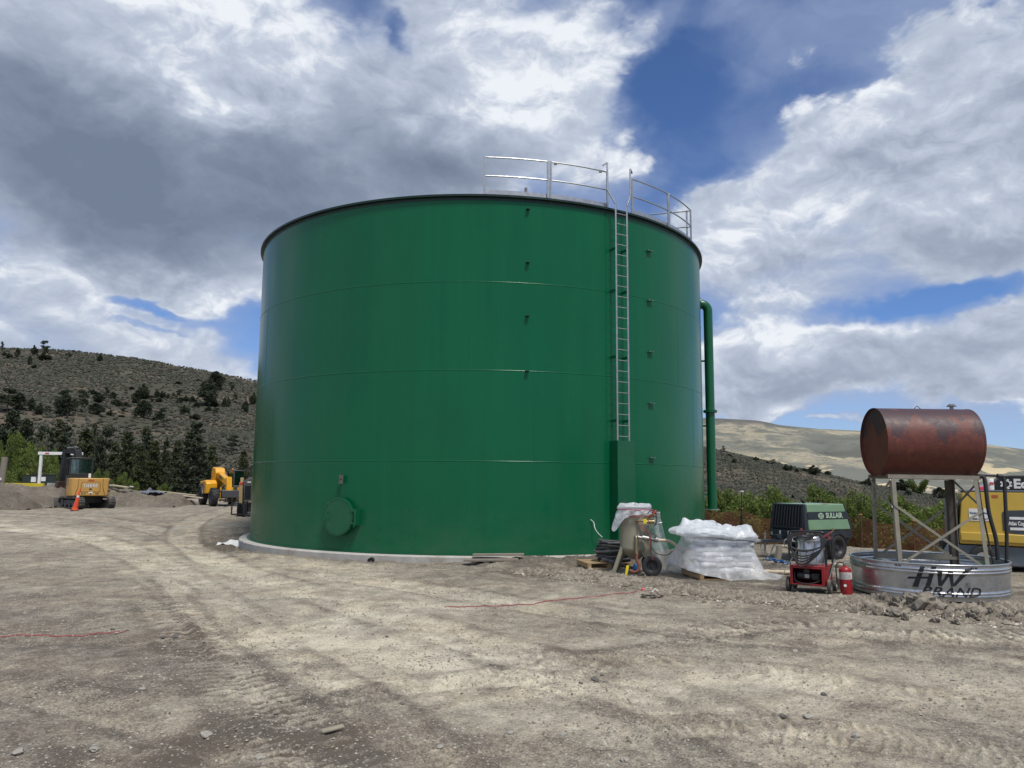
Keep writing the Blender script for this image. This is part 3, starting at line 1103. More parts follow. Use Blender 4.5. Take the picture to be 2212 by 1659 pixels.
# upright seams, staggered from course to course
for (k, azs) in ((0, (-66, 30.5, 76)), (1, (-35, 10.2, 58)), (2, (-60, -8, 49.5)), (3, (-25, 25, 70))):
    for a in azs:
        mb = MB()
        d = tp(a, 1, 0); tn = Vector((-d.y, d.x, 0))
        c = tp(a, TR, 0)
        vs = []
        for z in (k * CH + .02, (k + 1) * CH - .02):
            for (s, o) in ((-.010, -.002), (-.004, .004), (.004, .004), (.010, -.002)):
                vs.append(c + tn * s + d * o + Vector((0, 0, z)))
        mb.add(vs, [(0, 1, 5, 4), (1, 2, 6, 5), (2, 3, 7, 6)])
        mb.build('weld_seam', TGREEN, tank)
HT = 4 * CH
mb = MB(); mb.lathe([(TR + .001, HT - .13), (TR + .012, HT - .13), (TR + .012, HT - .045), (TR + .10, HT - .045), (TR + .10, HT + .012), (TR - .1, HT + .012)], 256)
mb.build('rim', pmat('rim_green', (0.002, 0.018, 0.011), 0.4, var=.1, scale=2), tank)
mb = MB(); mb.lathe([(0.02, HT + .75), (TR * .5, HT + .40), (TR - .05, HT + .014)], 128); mb.build('roof', TGREEN2, tank)
mb = MB(); mb.lathe([(TR - .05, .0), (TR + .085, .0), (TR + .085, .012), (TR + .0, .013)], 256); mb.build('base_plate', TGREEN2, tank)

# concrete ring foundation
ring = MB(); ring.lathe([(TR - .4, TZ - .013), (TR + .30, TZ - .013), (TR + .33, TZ - .04), (TR + .335, -.8), (TR - .4, -.8)], 200, Matrix.Translation((TC[0], TC[1], 0)))
fo = ring.build('tank_foundation', CONC); tag(fo, 'pale concrete ring footing showing under the green water tank', 'foundation')

# ladder with stand-off brackets
LAZ = az_of(1344, 700, TR + .26)
dL = tp(LAZ, 1, 0); tL = Vector((-dL.y, dL.x, 0))
Lc = tp(LAZ, TR + .26, 0)
lad = bpy.data.objects.new('ladder', None); COL.objects.link(lad); lad.parent = tank
HW_ = 0.205
z0L, z1L = 3.02, HT + .10
for s in (-1, 1):
    mb = MB()
    b0 = Lc + tL * s * HW_
    mb.bar(b0 + Vector((0, 0, z0L)), b0 + Vector((0, 0, z1L)), .018, .055, up=tL)
    t1 = b0 + Vector((0, 0, z1L)); t2 = Lc + tL * s * (HW_ + .22) - dL * .10 + Vector((0, 0, z1L + .40)); t3 = t2 + Vector((0, 0, .82))
    mb.bar(t1, t2, .045, .045); mb.bar(t2, t3, .045, .045)
    mb.bar(t3, t3 + tL * s * .12 - dL * .05 + Vector((0, 0, -.10)), .045, .045)
    mb.build('rail', GALV, lad, bevel=.004)
k = 0
z = z0L + .16
while z < z1L:
    mb = MB(); mb.cyl(Lc - tL * HW_ + Vector((0, 0, z)), Lc + tL * HW_ + Vector((0, 0, z)), .0125, n=8)
    mb.build('rung', GALV, lad); z += .3048
for zb in (3.62, 5.42, 7.33, 8.55):
    for s in (-1, 1):
        mb = MB()
        w = tp(LAZ, TR - .005, zb) + tL * s * (HW_ + .0)
        mb.box(w + dL * .10, (.05, .05, .05)) if False else mb.bar(w, w + dL * .235, .045, .07)
        mb.build('bracket', TGREEN2 if s < 0 or zb < 4 else TGREEN2, lad, bevel=.003)
# locked ladder guard: a tall folded green plate
gd = bpy.data.objects.new('ladder_guard', None); COL.objects.link(gd); gd.parent = tank
M = Matrix((tL, dL, Vector((0, 0, 1)))).transposed()
gz0, gz1 = 0.16, 3.06
cg = tp(LAZ, TR + .335, 0)
mb = MB(); mb.box(cg + tL * .04 + Vector((0, 0, (gz0 + gz1) / 2)), (.62, .006, gz1 - gz0), M); mb.build('guard_plate', TGREEN2, gd)
for s in (-.27, .35):
    mb = MB(); mb.box(cg + tL * s - dL * .163 + Vector((0, 0, (gz0 + gz1) / 2)), (.006, .32, gz1 - gz0), M); mb.build('side_plate', TGREEN2, gd)
mb = MB(); mb.box(cg + tL * .04 - dL * .163 + Vector((0, 0, gz1 - .003)), (.61, .315, .006), M); mb.build('top_plate', TGREEN2, gd)

# small lugs welded to the wall
for zz in (9.42, 7.90, 6.40, 4.88):
    mb = MB(); LZ = az_of(1140, 600, TR + .05); d = tp(LZ, 1, 0)
    t_ = Vector((-d.y, d.x, 0)); Mx = Matrix((t_, d, Vector((0, 0, 1)))).transposed()
    mb.box(tp(LZ, TR + .055, zz), (.10, .115, .02), Mx); mb.build('lug', pmat('lug_dark', (0.005, 0.03, 0.02), .5, var=.1), tank, bevel=.003)
for zz in (8.78, 7.26, 5.72, 4.20, 2.62):
    CZ = az_of(1405, 700, TR + .05); d = tp(CZ, 1, 0); t_ = Vector((-d.y, d.x, 0)); Mx = Matrix((t_, d, Vector((0, 0, 1)))).transposed()
    cl = MB(); cl.box(tp(CZ, TR + .05, zz), (.22, .075, .012), Mx); co = cl.build('cable_clip', BLKMET, tank)
    for s in (-.06, .06):
        m2 = MB(); m2.bar(tp(CZ, TR + .085, zz + .012) + t_ * (s * 1.2 - .04), tp(CZ, TR + .085, zz + .012) + t_ * (s * 1.2 + .04), .014, .014)
        m2.build('clip_bar', GALV, co)

# bolted round manhole on the near left of the bottom course
MAZ = -23.0
_mh = None
for q in np.arange(-40, 0, .25):
    p = tp(q, TR + .12, 0) + Vector((TC[0], TC[1], 0))
    if _mh is None or abs(math.atan2(p.x, p.y) - math.radians(azel(732, 1118)[0])) < _mh[0]:
        _mh = (abs(math.atan2(p.x, p.y) - math.radians(azel(732, 1118)[0])), q)
MAZ = _mh[1]
mh = bpy.data.objects.new('manhole', None); COL.objects.link(mh); mh.parent = tank
dM = tp(MAZ, 1, 0); tM = Vector((-dM.y, dM.x, 0))
mz = .93
MM = Matrix.Translation(tp(MAZ, TR, mz)) @ Matrix((tM, Vector((0, 0, 1)), dM)).transposed().to_4x4()
mb = MB(); mb.lathe([(.43, -.12), (.43, .11), (.515, .11), (.515, .135)], 64, MM); mb.build('manhole_neck', TGREEN2, mh)
mb = MB(); mb.lathe([(.0005, .138), (.515, .138), (.515, .162), (.0005, .162)], 64, MM); mb.build('manhole_cover', TGREEN2, mh)
for i in range(40):
    a = 2 * math.pi * i / 40
    m2 = MB(); m2.cyl(MM @ Vector((.475 * math.cos(a), .475 * math.sin(a), .16)), MM @ Vector((.475 * math.cos(a), .475 * math.sin(a), .182)), .0135, n=6)
    m2.build('bolt', TGREEN2, mh)
mb = MB(); mb.tube([MM @ Vector(q) for q in ((-.33, .115, .16), (-.33, .11, .215), (-.33, .09, .23), (-.33, -.07, .23), (-.33, -.10, .215), (-.33, -.10, .16))], .011, 8, 3)
mb.build('handle', TGREEN2, mh)
mb = MB()
for zz in (.17, -.17):
    mb.add(*(lambda a: (a.v, a.f))(MB().box((.53, zz, .17), (.20, .05, .035))), MM)
mb.add(*(lambda a: (a.v, a.f))(MB().box((.62, 0, .10), (.035, .44, .22))), MM)
mb.build('hinge_bracket', TGREEN2, mh, bevel=.004)
mb = MB(); mb.cyl(MM @ Vector((.60, -.26, .21)), MM @ Vector((.60, .23, .21)), .018, n=10); mb.build('hinge_pin', TGREEN2, mh)
# data plate on a stand-off above it
dM2 = tp(MAZ + .1, 1, 0)
PM = Matrix.Translation(tp(MAZ + .15, TR, 1.93)) @ Matrix((tM, Vector((0, 0, 1)), dM)).transposed().to_4x4()
pl = MB(); pl.add(*(lambda a: (a.v, a.f))(MB().box((0, 0, .10), (.135, .235, .012))), PM)
plo = pl.build('data_plate', pmat('plate_brown', (0.115, 0.095, 0.085), .5, var=.2, scale=20), tank, bevel=.002)
pl = MB(); pl.add(*(lambda a: (a.v, a.f))(MB().box((0, 0, .05), (.03, .12, .10))), PM); pl.build('plate_bracket', TGREEN2, plo)
pl = MB(); pl.add(*(lambda a: (a.v, a.f))(MB().box((-.002, .0, .1075), (.085, .035, .002))), PM); pl.build('print_panel', BLKMET, plo)

# guard rails round the roof hatch: three bays left of the ladder, three to the right
def gp(azd, z, r=None):
    return tp(azd, (r or TR + .03), HT + z)


def rail_bay(a0, a1, posts=(True, True), z0=.03):
    ro = bpy.data.objects.new('guard_rail', None); COL.objects.link(ro); ro.parent = tank
    nseg = max(2, int(abs(a1 - a0) / 1.2))
    for hz in (1.10, .56):
        mb = MB(); mb.tube([gp(a0 + (a1 - a0) * i / nseg, hz) for i in range(nseg + 1)], .021, 8, 1); mb.build('rail', GALV, ro)
    for a, k in ((a0, posts[0]), (a1, posts[1])):
        if k:
            mb = MB(); mb.bar(gp(a, z0), gp(a, 1.12), .052, .052, up=tp(a, 1, 0)); mb.build('post', GALV, ro, bevel=.004)
    mb = MB()
    vs = []
    for i in range(nseg + 1):
        a = a0 + (a1 - a0) * i / nseg
        vs += [gp(a, .03, TR - .01), gp(a, .17, TR - .01), gp(a, .17, TR + .0), gp(a, .03, TR + .0)]
    fs = []
    for i in range(nseg):
        for j in range(4):
            fs.append((i * 4 + j, i * 4 + (j + 1) % 4, i * 4 + 4 + (j + 1) % 4, i * 4 + 4 + j))
    mb.add(vs, fs); mb.build('toe_plate', GALV, ro)
    return ro


ZZ = 0
aA = az_of(1046, 400); aB = az_of(1184, 400); aB2 = az_of(1190, 400); aC = az_of(1312, 420)
rail_bay(aA, aB); rail_bay(aB2, aC)
aD = az_of(1365, 440); aE = az_of(1443, 450); aF = az_of(1492, 480)
print('rail az', aA, aB, aC, aD, aE, aF, MAZ)
rail_bay(aD, aE); rail_bay(aE + .4, aF)
# return rails running in over the roof on the right
ro = bpy.data.objects.new('guard_rail', None); COL.objects.link(ro); ro.parent = tank
for hz in (1.08, .54):
    mb = MB(); mb.tube([gp(aF, hz), tp(aF - 2, TR - 1.3, HT + hz + .02)], .021, 8, 1); mb.build('rail', GALV, ro)
mb = MB(); mb.bar(gp(aF, .03, TR - .10), gp(aF, 1.12, TR - .10), .05); mb.build('post', GALV, ro)
# camera-like level fitting on the rim
mb = MB(); c = tp(az_of(1137, 405), TR - .05, HT)
mb.cyl(c + Vector((-.06, 0, -.02)), c + Vector((0, 0, .14)), .028, n=10)
mb.cyl(c + Vector((0, 0, .12)), c + Vector((.012, 0, .30)), .042, n=10)
mb.build('level_gauge', pmat('gauge_grey', (0.16, .16, .15), .5, var=.3, scale=20), tank)
for a in (az_of(1200, 400), az_of(1297, 400)):
    mb = MB(); mb.box(gp(a, 1.055, TR + .03), (.09, .05, .035)); mb.build('clamp', pmat('clamp_tan', (.25, .22, .15), .5), tank, bevel=.004)

# overflow pipe down the right flank
OA = 69.0
best = None
for q in np.arange(40, 110, .25):
    p = tp(q, TR + .55, 0) + Vector((TC[0], TC[1], 0))
    e = abs(math.degrees(math.atan2(p.x, p.y)) - azel(1541, 860)[0])
    if best is None or e < best[0]:
        best = (e, q)
OA = best[1]
print('overflow az', OA)
op = bpy.data.objects.new('overflow_pipe', None); COL.objects.link(op); op.parent = tank
PR = .165
oz = 8.50
dO = tp(OA, 1, 0)
pO = tp(OA, TR + .42, 0)
mb = MB()
pts = [tp(OA, TR + .02, oz)]
for i in range(7):
    a = math.pi / 2 * i / 6
    pts.append(tp(OA, TR + .16 + .26 * math.sin(a), oz - .26 * (1 - math.cos(a))))
pts.append(pO + Vector((0, 0, .97)))
mb.tube(pts, PR, 20, 1); mb.build('pipe', TGREEN2, op)
mb = MB(); mb.cyl(tp(OA, TR + .07, oz), tp(OA, TR + .10, oz), .25, n=24); mb.cyl(tp(OA, TR + .11, oz), tp(OA, TR + .14, oz), .25, n=24); mb.build('flange', TGREEN2, op)
for zf in (4.5,):
    mb = MB(); mb.cyl(pO + Vector((0, 0, zf - .035)), pO + Vector((0, 0, zf - .003)), .25, n=24); mb.cyl(pO + Vector((0, 0, zf + .003)), pO + Vector((0, 0, zf + .035)), .25, n=24)
    fl = mb.build('flange', TGREEN2, op)
    for i in range(8):
        a = 2 * math.pi * i / 8
        m2 = MB(); m2.cyl(pO + Vector((.21 * math.cos(a), .21 * math.sin(a), zf - .06)), pO + Vector((.21 * math.cos(a), .21 * math.sin(a), zf + .06)), .014, n=6); m2.build('bolt', TGREEN2, fl)
mb = MB(); mb.cyl(pO + Vector((0, 0, .945)), pO + Vector((0, 0, .97)), .25, n=24); mb.build('flange', pmat('bare_steel', (.42, .42, .40), .45, metal=.6, var=.15), op)
for zb in (6.36, 3.97, 1.5):
    mb = MB(); mb.bar(tp(OA, TR, zb), tp(OA, TR + .33, zb), .05, .07); mb.build('bracket', TGREEN2, op, bevel=.003)
# ------------------------------------------------------------------ trees and bushes
def leaf_mat(name, dark, light, trans=0.25):
    m = bpy.data.materials.new(name); m.use_nodes = True
    t = m.node_tree
    for n in list(t.nodes): t.nodes.remove(n)
    b = NB(t)
    a = b.n('ShaderNodeAttribute', attribute_name='tone').outputs['Fac']
    oi = b.n('ShaderNodeObjectInfo').outputs['Random']
    k = b.m('ADD', b.m('MULTIPLY', a, 0.75), b.m('MULTIPLY', oi, 0.25))
    c = b.mix(k, dark + (1,), light + (1,))
    p = b.n('ShaderNodeBsdfPrincipled'); b.put(p.inputs['Base Color'], c)
    p.inputs['Roughness'].default_value = 0.75; p.inputs['Specular IOR Level'].default_value = 0.15
    tr = b.n('ShaderNodeBsdfTranslucent'); b.put(tr.inputs[0], c)
    mx = b.n('ShaderNodeMixShader'); mx.inputs[0].default_value = trans
    t.links.new(p.outputs[0], mx.inputs[1]); t.links.new(tr.outputs[0], mx.inputs[2])
    o = b.n('ShaderNodeOutputMaterial'); t.links.new(mx.outputs[0], o.inputs[0])
    return m


M_CON = leaf_mat('needles', (0.026, 0.034, 0.017), (0.078, 0.088, 0.038), .15)
M_JUN = leaf_mat('juniper_needles', (0.022, 0.031, 0.020), (0.062, 0.074, 0.044), .1)
M_WIL = leaf_mat('willow_leaves', (0.060, 0.095, 0.022), (0.185, 0.235, 0.060), .35)
M_GRY = leaf_mat('bare_twigs', (0.085, 0.085, 0.060), (0.17, 0.165, 0.125), .2)
BARK = pmat('bark', (0.075, 0.058, 0.045), 0.95, var=.3, scale=5, bump=.5, bscale=14)


def leaves(centers, radii, n, size, rng, droop=0.0, cards=1.0):
    """small leaf-sized triangles spread through clumps"""
    k = rng.integers(0, len(centers), n)
    C = np.asarray(centers)[k]; Rr = np.asarray(radii)[k]
    d = rng.normal(0, 1, (n, 3)); d /= np.linalg.norm(d, axis=1)[:, None]
    rr = rng.uniform(0, 1, n) ** 0.45
    P = C + d * rr[:, None] * Rr
    u = rng.normal(0, 1, (n, 3)); u /= np.linalg.norm(u, axis=1)[:, None]
    v = rng.normal(0, 1, (n, 3)); v -= (v * u).sum(1)[:, None] * u; v /= np.linalg.norm(v, axis=1)[:, None]
    s = size * rng.uniform(.6, 1.4, n)[:, None]
    u = u * s * cards; v = v * s * 0.55
    V = np.stack([P - u, P + v * 1.0, P + u, P - v * 1.0], 1)
    tone = np.clip(rng.uniform(0, 1, n) * 0.6 + 0.4 * rng.uniform(0, 1, len(centers))[k], 0, 1)
    F = np.arange(n * 4).reshape(n, 4)
    return V.reshape(-1, 3), F, np.repeat(tone, 4)


def trunk_mb(h, r, rng, limbs=(), lean=0.0):
    mb = MB()
    pts = [(0, 0, -.4), (lean * h * .1, 0, h * .3), (lean * h * .3, 0.01 * h, h * .65), (lean * h * .5, 0, h * .97)]
    mb.tube(pts, [r, r * .8, r * .62, r * .45, r * .3, r * .16, r * .1], 7, 3)
    for (a, b, rr) in limbs:
        mb.tube([a, ((a[0] + b[0]) / 2, (a[1] + b[1]) / 2, (a[2] + b[2]) / 2 + .05 * h), b], [rr, rr * .7, rr * .3], 5, 2)
    return mb


PROTO = {}


def conifer_proto(kind, seed):
    """unit-height conifer; returns (crown data, trunk mesh)"""
    rng = np.random.default_rng(seed)
    C = []; Q = []; limbs = []
    if kind == 'fir':
        nw = 15
        for i in range(nw):
            t = i / (nw - 1)
            z = 0.10 + 0.86 * t
            r = 0.27 * (1 - t) ** 0.80 + 0.018
            nb = max(3, int(9 * (1 - t) + 3))
            for k in range(nb):
                a = 2 * math.pi * (k / nb) + rng.uniform(-.5, .5)
                L = r * rng.uniform(.55, 1.18)
                for s in (.45, .85):
                    C.append((L * s * math.cos(a), L * s * math.sin(a), z - .06 * s * (1 - t) + rng.uniform(-.02, .02)))
                    q = (.055 + .045 * (1 - t)) * (1.1 - .35 * s)
                    Q.append((q, q, q * .50))
                if k % 2 == 0 and t < .8:
                    limbs.append(((0, 0, z), (L * .9 * math.cos(a), L * .9 * math.sin(a), z - .04), .006))
        n = 5200; sz = .017
    elif kind == 'juniper':
        for i in range(40):
            t = rng.uniform(0, 1)
            z = 0.16 + 0.74 * t
            r = 0.34 * math.sin(math.pi * min(1, (t * .86 + .16))) ** .8
            a = rng.uniform(0, 2 * math.pi); L = r * rng.uniform(.3, 1.0)
            C.append((L * math.cos(a), L * math.sin(a), z)); q = rng.uniform(.10, .19) * (1.1 - .4 * t); Q.append((q, q, q * 1.0))
            if i % 3 == 0:
                limbs.append(((0, 0, z * .5), (L * math.cos(a), L * math.sin(a), z), .010))
        C.append((0, 0, .92)); Q.append((.07, .07, .09))
        n = 5200; sz = .026
    else:   # ragged leaning pine
        for i in range(20):
            t = rng.uniform(0, 1); z = .25 + .7 * t
            a = rng.uniform(0, 2 * math.pi); L = (.30 * (1 - t) + .07) * rng.uniform(.4, 1.2)
            C.append((L * math.cos(a), L * math.sin(a), z)); q = rng.uniform(.06, .13); Q.append((q * 1.4, q * 1.4, q * .6))
            limbs.append(((0, 0, z - .04), (L * math.cos(a), L * math.sin(a), z), .008))
        n = 2800; sz = .022
    V, F, T = leaves(C, Q, n, sz, rng)
    return V, F, T, trunk_mb(.96, .022, rng, limbs)


def proto_mesh(kind, seed, lmat):
    key = (kind, seed)
    if key in PROTO:
        return PROTO[key]
    V, F, T, tm = conifer_proto(kind, seed) if kind in ('fir', 'juniper', 'pine') else bush_proto(kind, seed)
    co = np_mesh('crown', V, F, lmat, False, {'tone': T})
    to = tm.build('trunk', BARK)
    me = (co.data, to.data)
    bpy.data.objects.remove(co); bpy.data.objects.remove(to)
    PROTO[key] = me
    return me


def bush_proto(kind, seed):
    rng = np.random.default_rng(seed)
    C = []; Q = []; limbs = []
    nst = 9 if kind == 'willow' else 7
    for i in range(nst):
        a = rng.uniform(0, 2 * math.pi); sp = rng.uniform(.08, .42)
        hx, hy, hz = sp * math.cos(a), sp * math.sin(a), rng.uniform(.70, 1.0) * (1 - .25 * sp)
        limbs.append(((hx * .1, hy * .1, -.05), (hx, hy, hz * .9), .012))
        for s in (.35, .55, .75, .95):
            C.append((hx * s + rng.uniform(-.06, .06), hy * s + rng.uniform(-.06, .06), hz * s)); q = rng.uniform(.10, .19) * (1.15 - .4 * s)
            Q.append((q, q, q * 1.1))
        for k in range(2):
            s = rng.uniform(.5, .9); a2 = a + rng.uniform(-1, 1)
            limbs.append(((hx * s * .8, hy * s * .8, hz * s * .7), (hx * s + .14 * math.cos(a2), hy * s + .14 * math.sin(a2), hz * min(1, s + .15)), .006))
    n = {'willow': 5200, 'twigs': 1500}[kind]
    V, F, T = leaves(C, Q, n, .022 if kind == 'willow' else .012, rng, cards=1.0 if kind == 'willow' else 2.6)
    mb = MB()
    for (p, q, r) in limbs:
        mb.tube([p, ((p[0] + q[0]) / 2, (p[1] + q[1]) / 2, (p[2] + q[2]) / 2 + .03), q], [r, r * .7, r * .35], 5, 2)
    return V, F, T, mb


def plant(name, kind, seed, lmat, p, h, w, label, cat='tree', group=None, tilt=0.0):
    cm, tm = proto_mesh(kind, seed, lmat)
    t = thing(name, label, cat, p, rnd.uniform(0, 6.28), group)
    t.rotation_euler = (tilt * .3, tilt, t.rotation_euler[2])
    for nm, me in (('crown', cm), ('trunk', tm)):
        o = bpy.data.objects.new(nm, me); COL.objects.link(o); o.parent = t
    t.scale = (w, w, h)
    return t


def hill_at(px, py):
    d = ray(px, py); k = math.hypot(d.x, d.y); r = 58.0
    while r < 440:
        x, y = d.x / k * r, d.y / k * r
        if EYE + d.z / k * r < float(hill_z(x, y)) + .0:
            break
        r += 1.0
    x, y = d.x / k * r, d.y / k * r
    return Vector((x, y, float(hill_z(x, y)) - .15)), r


def on_hill(px, top, w, h, kind, i, label, group, name='juniper_tree', cat='tree', tilt=0.0, lm=None):
    """tree whose foot is sighted at (px, top + h); w, h are sighted sizes"""
    p, r = hill_at(px, top + h)
    if r > 438:
        p, r = hill_at(px, top + h + 6)
    s = r / 1661.0
    return plant(name, kind, i % 3 + {'fir': 10, 'juniper': 20, 'pine': 30}[kind], lm or (M_CON if kind == 'fir' else M_JUN), p, h * s * 1.03, w * s / .68 * (1.0 if kind != 'fir' else 1.18), label, cat, group, tilt)


# scattered junipers of the left hillside: (x, top, width, height)
JL = 'small dark juniper scattered among the sagebrush on the left hillside'
JG = 'junipers scattered on the left hillside'
LEFT = [(60, 560, 170, 180), (160, 590, 110, 130), (270, 620, 60, 100), (340, 660, 60, 90), (410, 680, 70, 50), (560, 600, 130, 160), (640, 620, 70, 80),
        (800, 540, 80, 40), (915, 520, 66, 90), (850, 565, 90, 80), (975, 560, 60, 60), (1000, 620, 90, 60), (1085, 645, 100, 40), (1170, 560, 80, 50),
        (1170, 600, 70, 50), (1270, 570, 70, 40), (1310, 590, 80, 50), (1355, 545, 40, 60), (1400, 550, 50, 60), (1450, 570, 34, 45), (1495, 560, 40, 55),
        (1600, 595, 90, 45), (1660, 590, 60, 60), (1700, 640, 60, 45), (1870, 690, 80, 45), (1800, 680, 60, 50), (1940, 600, 50, 90), (1970, 595, 34, 90),
        (2030, 570, 44, 80), (2120, 630, 60, 110), (1590, 670, 70, 80), (1690, 750, 90, 50), (1070, 690, 66, 50), (950, 710, 54, 50), (820, 660, 110, 90),
        (880, 680, 60, 50), (2000, 470, 60, 75), (1760, 470, 60, 50), (1540, 462, 60, 26), (1710, 440, 50, 30), (1085, 530, 36, 55), (1140, 508, 44, 26),
        (290, 160, 50, 80), (150, 185, 40, 60), (135, 235, 44, 40), (75, 220, 44, 45), (255, 250, 34, 70), (36, 210, 36, 36), (590, 220, 60, 28),
        (740, 560, 50, 50), (510, 625, 60, 40), (1380, 600, 50, 40), (1560, 620, 50, 40), (1860, 640, 60, 50), (2190, 560, 60, 110),
        (1330, 770, 50, 30), (1160, 740, 60, 50), (1380, 720, 60, 60), (730, 610, 50, 60), (1050, 750, 60, 20), (880, 755, 50, 20), (300, 320, 44, 30)]
for i, (x, y, w, h) in enumerate(LEFT):
    big = w * h > 9000
    on_hill(x * .25, 708.5 + y * .25, w * .25, h * .25, 'juniper' if i % 4 else 'pine', i, JL, JG)
on_hill(465, 805, 38, 36, 'juniper', 1, 'largest dark juniper high on the left hillside, upper one of an overlapping pair', None)
on_hill(450, 826, 40, 54, 'juniper', 2, 'large dark juniper on the left hillside, lower one of an overlapping pair', None)
on_hill(136, 848, 32, 46, 'pine', 0, JL, JG); on_hill(175, 848, 24, 44, 'pine', 1, JL, JG)
on_hill(386, 844, 20, 27, 'pine', 2, JL, JG)
on_hill(308, 832, 26, 30, 'juniper', 0, JL, JG)
on_hill(310, 868, 36, 36, 'twigs' if False else 'juniper', 1, 'faded grey-green juniper alone on open slope of the left hillside', None, lm=leaf_mat('faded_needles', (0.05, .055, .038), (.09, .10, .07), .1))
on_hill(357, 886, 32, 40, 'pine', 2, 'dark pine leaning to the right halfway up the left hillside', None, name='leaning_pine', tilt=R(14))
on_hill(497, 943, 30, 38, 'pine', 1, 'ragged dark pine standing low on the slope just left of the green tank', None, name='leaning_pine', tilt=R(10))
on_hill(94, 740, 19, 36, 'pine', 0, 'tall layered pine breaking the skyline of the left hill', None, name='skyline_pine')
on_hill(94, 764, 22, 15, 'juniper', 0, JL, JG)
on_hill(3, 741, 9, 20, 'pine', 2, 'small skyline pine at the far left edge of the hill', None, name='skyline_pine')
on_hill(215, 766, 11, 16, 'juniper', 2, 'single small juniper just under the crest of the left hill', None)
on_hill(160, 756, 9, 5, 'juniper', 2, 'low wind-bent juniper lying flat along the crest of the left hill', None)

# darker conifers along the foot of the left hill, beyond the yard
CF = [(425, 911, 92, 165, 78, 'fir', 'biggest dark conifer standing behind the yellow telehandler'),
      (277, 931, 62, 140, 80, 'fir', 'pointed conifer behind the blue tarp and dirt bank'),
      (187, 926, 84, 150, 84, 'fir', 'broad olive conifer directly behind the excavator cab'),
      (145, 918, 60, 150, 92, 'fir', None), (335, 951, 58, 120, 80, 'fir', None), (360, 947, 40, 120, 84, 'fir', None),
      (317, 921, 42, 60, 110, 'juniper', None), (232, 918, 30, 60, 112, 'pine', None), (527, 971, 46, 110, 78, 'fir', 'olive conifer half hidden by the left edge of the green tank'),
      (30, 886, 56, 90, 112, 'juniper', None), (100, 920, 50, 100, 100, 'juniper', None), (130, 905, 44, 90, 108, 'fir', None),
      (218, 945, 60, 130, 82, 'fir', None), (385, 950, 60, 130, 86, 'fir', None), (460, 960, 50, 120, 84, 'fir', None), (205, 915, 34, 80, 104, 'fir', None),
      (305, 960, 50, 110, 78, 'fir', None), (250, 955, 50, 110, 86, 'fir', None), (60, 905, 50, 90, 106, 'juniper', None)]
for i, (x, y, w, h, D, kind, lab) in enumerate(CF):
    top = atd(x, y, D)
    r = math.hypot(top.x, top.y)
    zg = max(float(hill_z(top.x, top.y)) if r > 92 else float(G(top.x, top.y)), -4) - .2
    hh = top.z - zg
    s = r / 1661
    plant('conifer', kind, i % 3 + {'fir': 10, 'juniper': 20, 'pine': 30}[kind], M_CON if i % 3 else M_JUN, (top.x, top.y, zg), hh, w * s / .40,
          lab or 'dark conifer in the belt of trees at the foot of the left hill', 'tree', None if lab else 'conifers at the foot of the left hill')

# willow and alder bushes: (x, top, width, distance, kind, label)
BG = 'green willow bushes beyond the yard on the left'
WL = [(12, 927, 46, 72, 'willow'), (58, 926, 62, 74, 'willow'), (20, 965, 70, 66, 'willow'), (90, 975, 60, 70, 'willow'), (50, 1010, 60, 62, 'willow'), (115, 1000, 50, 64, 'willow'),
      (150, 985, 44, 70, 'willow'), (215, 1010, 34, 62, 'willow'), (262, 1018, 34, 60, 'willow'), (357, 1042, 30, 60, 'willow'), (8, 1015, 40, 60, 'willow'),
      (180, 1030, 40, 58, 'willow'), (130, 1035, 50, 58, 'willow'), (85, 940, 40, 78, 'twigs'), (105, 930, 50, 84, 'twigs'), (243, 955, 22, 88, 'twigs'), (80, 1035, 50, 57, 'willow'), (35, 940, 50, 76, 'willow'), (75, 950, 50, 72, 'willow'), (110, 965, 44, 74, 'willow'), (140, 1010, 44, 60, 'willow'), (165, 1000, 40, 68, 'willow'), (195, 1020, 36, 62, 'willow'), (235, 1030, 34, 60, 'willow'), (285, 1035, 30, 58, 'willow')]
for i, (x, y, w, D, kind) in enumerate(WL):
    top = atd(x, y, D); r = math.hypot(top.x, top.y)
    zg = float(G(top.x, top.y)) - .3
    if kind == 'twigs':
        plant('bare_bush', 'twigs', 50 + i % 2, M_GRY, (top.x, top.y, zg), top.z - zg, w * r / 1661 / .8, 'grey leafless bush among the green willows on the left', 'bush', 'bare bushes on the left')
    else:
        plant('willow_bush', 'willow', 40 + i % 4, M_WIL, (top.x, top.y, zg), top.z - zg, w * r / 1661 / .85, 'fresh green willow bush beyond the yard, left of or behind the excavator', 'bush', BG)
WR = [(1535, 1075, 60, 40, 'fresh green willow bush seen beneath the overflow pipe'), (1585, 1072, 80, 41, None), (1640, 1066, 90, 42, None), (1680, 1078, 70, 38, None), (1560, 1092, 70, 36, None),
      (1770, 1061, 66, 48, 'tall pale green willow behind the dark green compressor'), (1820, 1072, 60, 46, None), (1850, 1085, 90, 38, None), (1905, 1084, 90, 38, None), (1960, 1092, 90, 38, None),
      (2020, 1098, 80, 38, None), (2060, 1084, 60, 44, None), (1620, 1098, 90, 34, None), (1900, 1105, 90, 34, None), (1990, 1108, 80, 34, None), (1725, 1096, 50, 42, None), (2110, 1100, 90, 42, None), (2190, 1095, 90, 48, None)]
for i, (x, y, w, D, lab) in enumerate(WR):
    top = atd(x, y, D); r = math.hypot(top.x, top.y); zg = float(G(top.x, top.y)) - .3
    plant('willow_bush', 'willow', 40 + i % 4, M_WIL, (top.x, top.y, zg), (top.z - zg) * 1.16, w * r / 1661 / .60,
          lab or 'fresh green willow bush growing behind the orange net fence', 'bush', None if lab else 'green willow bushes behind the orange fence')
top = atd(1592, 1098, 35)
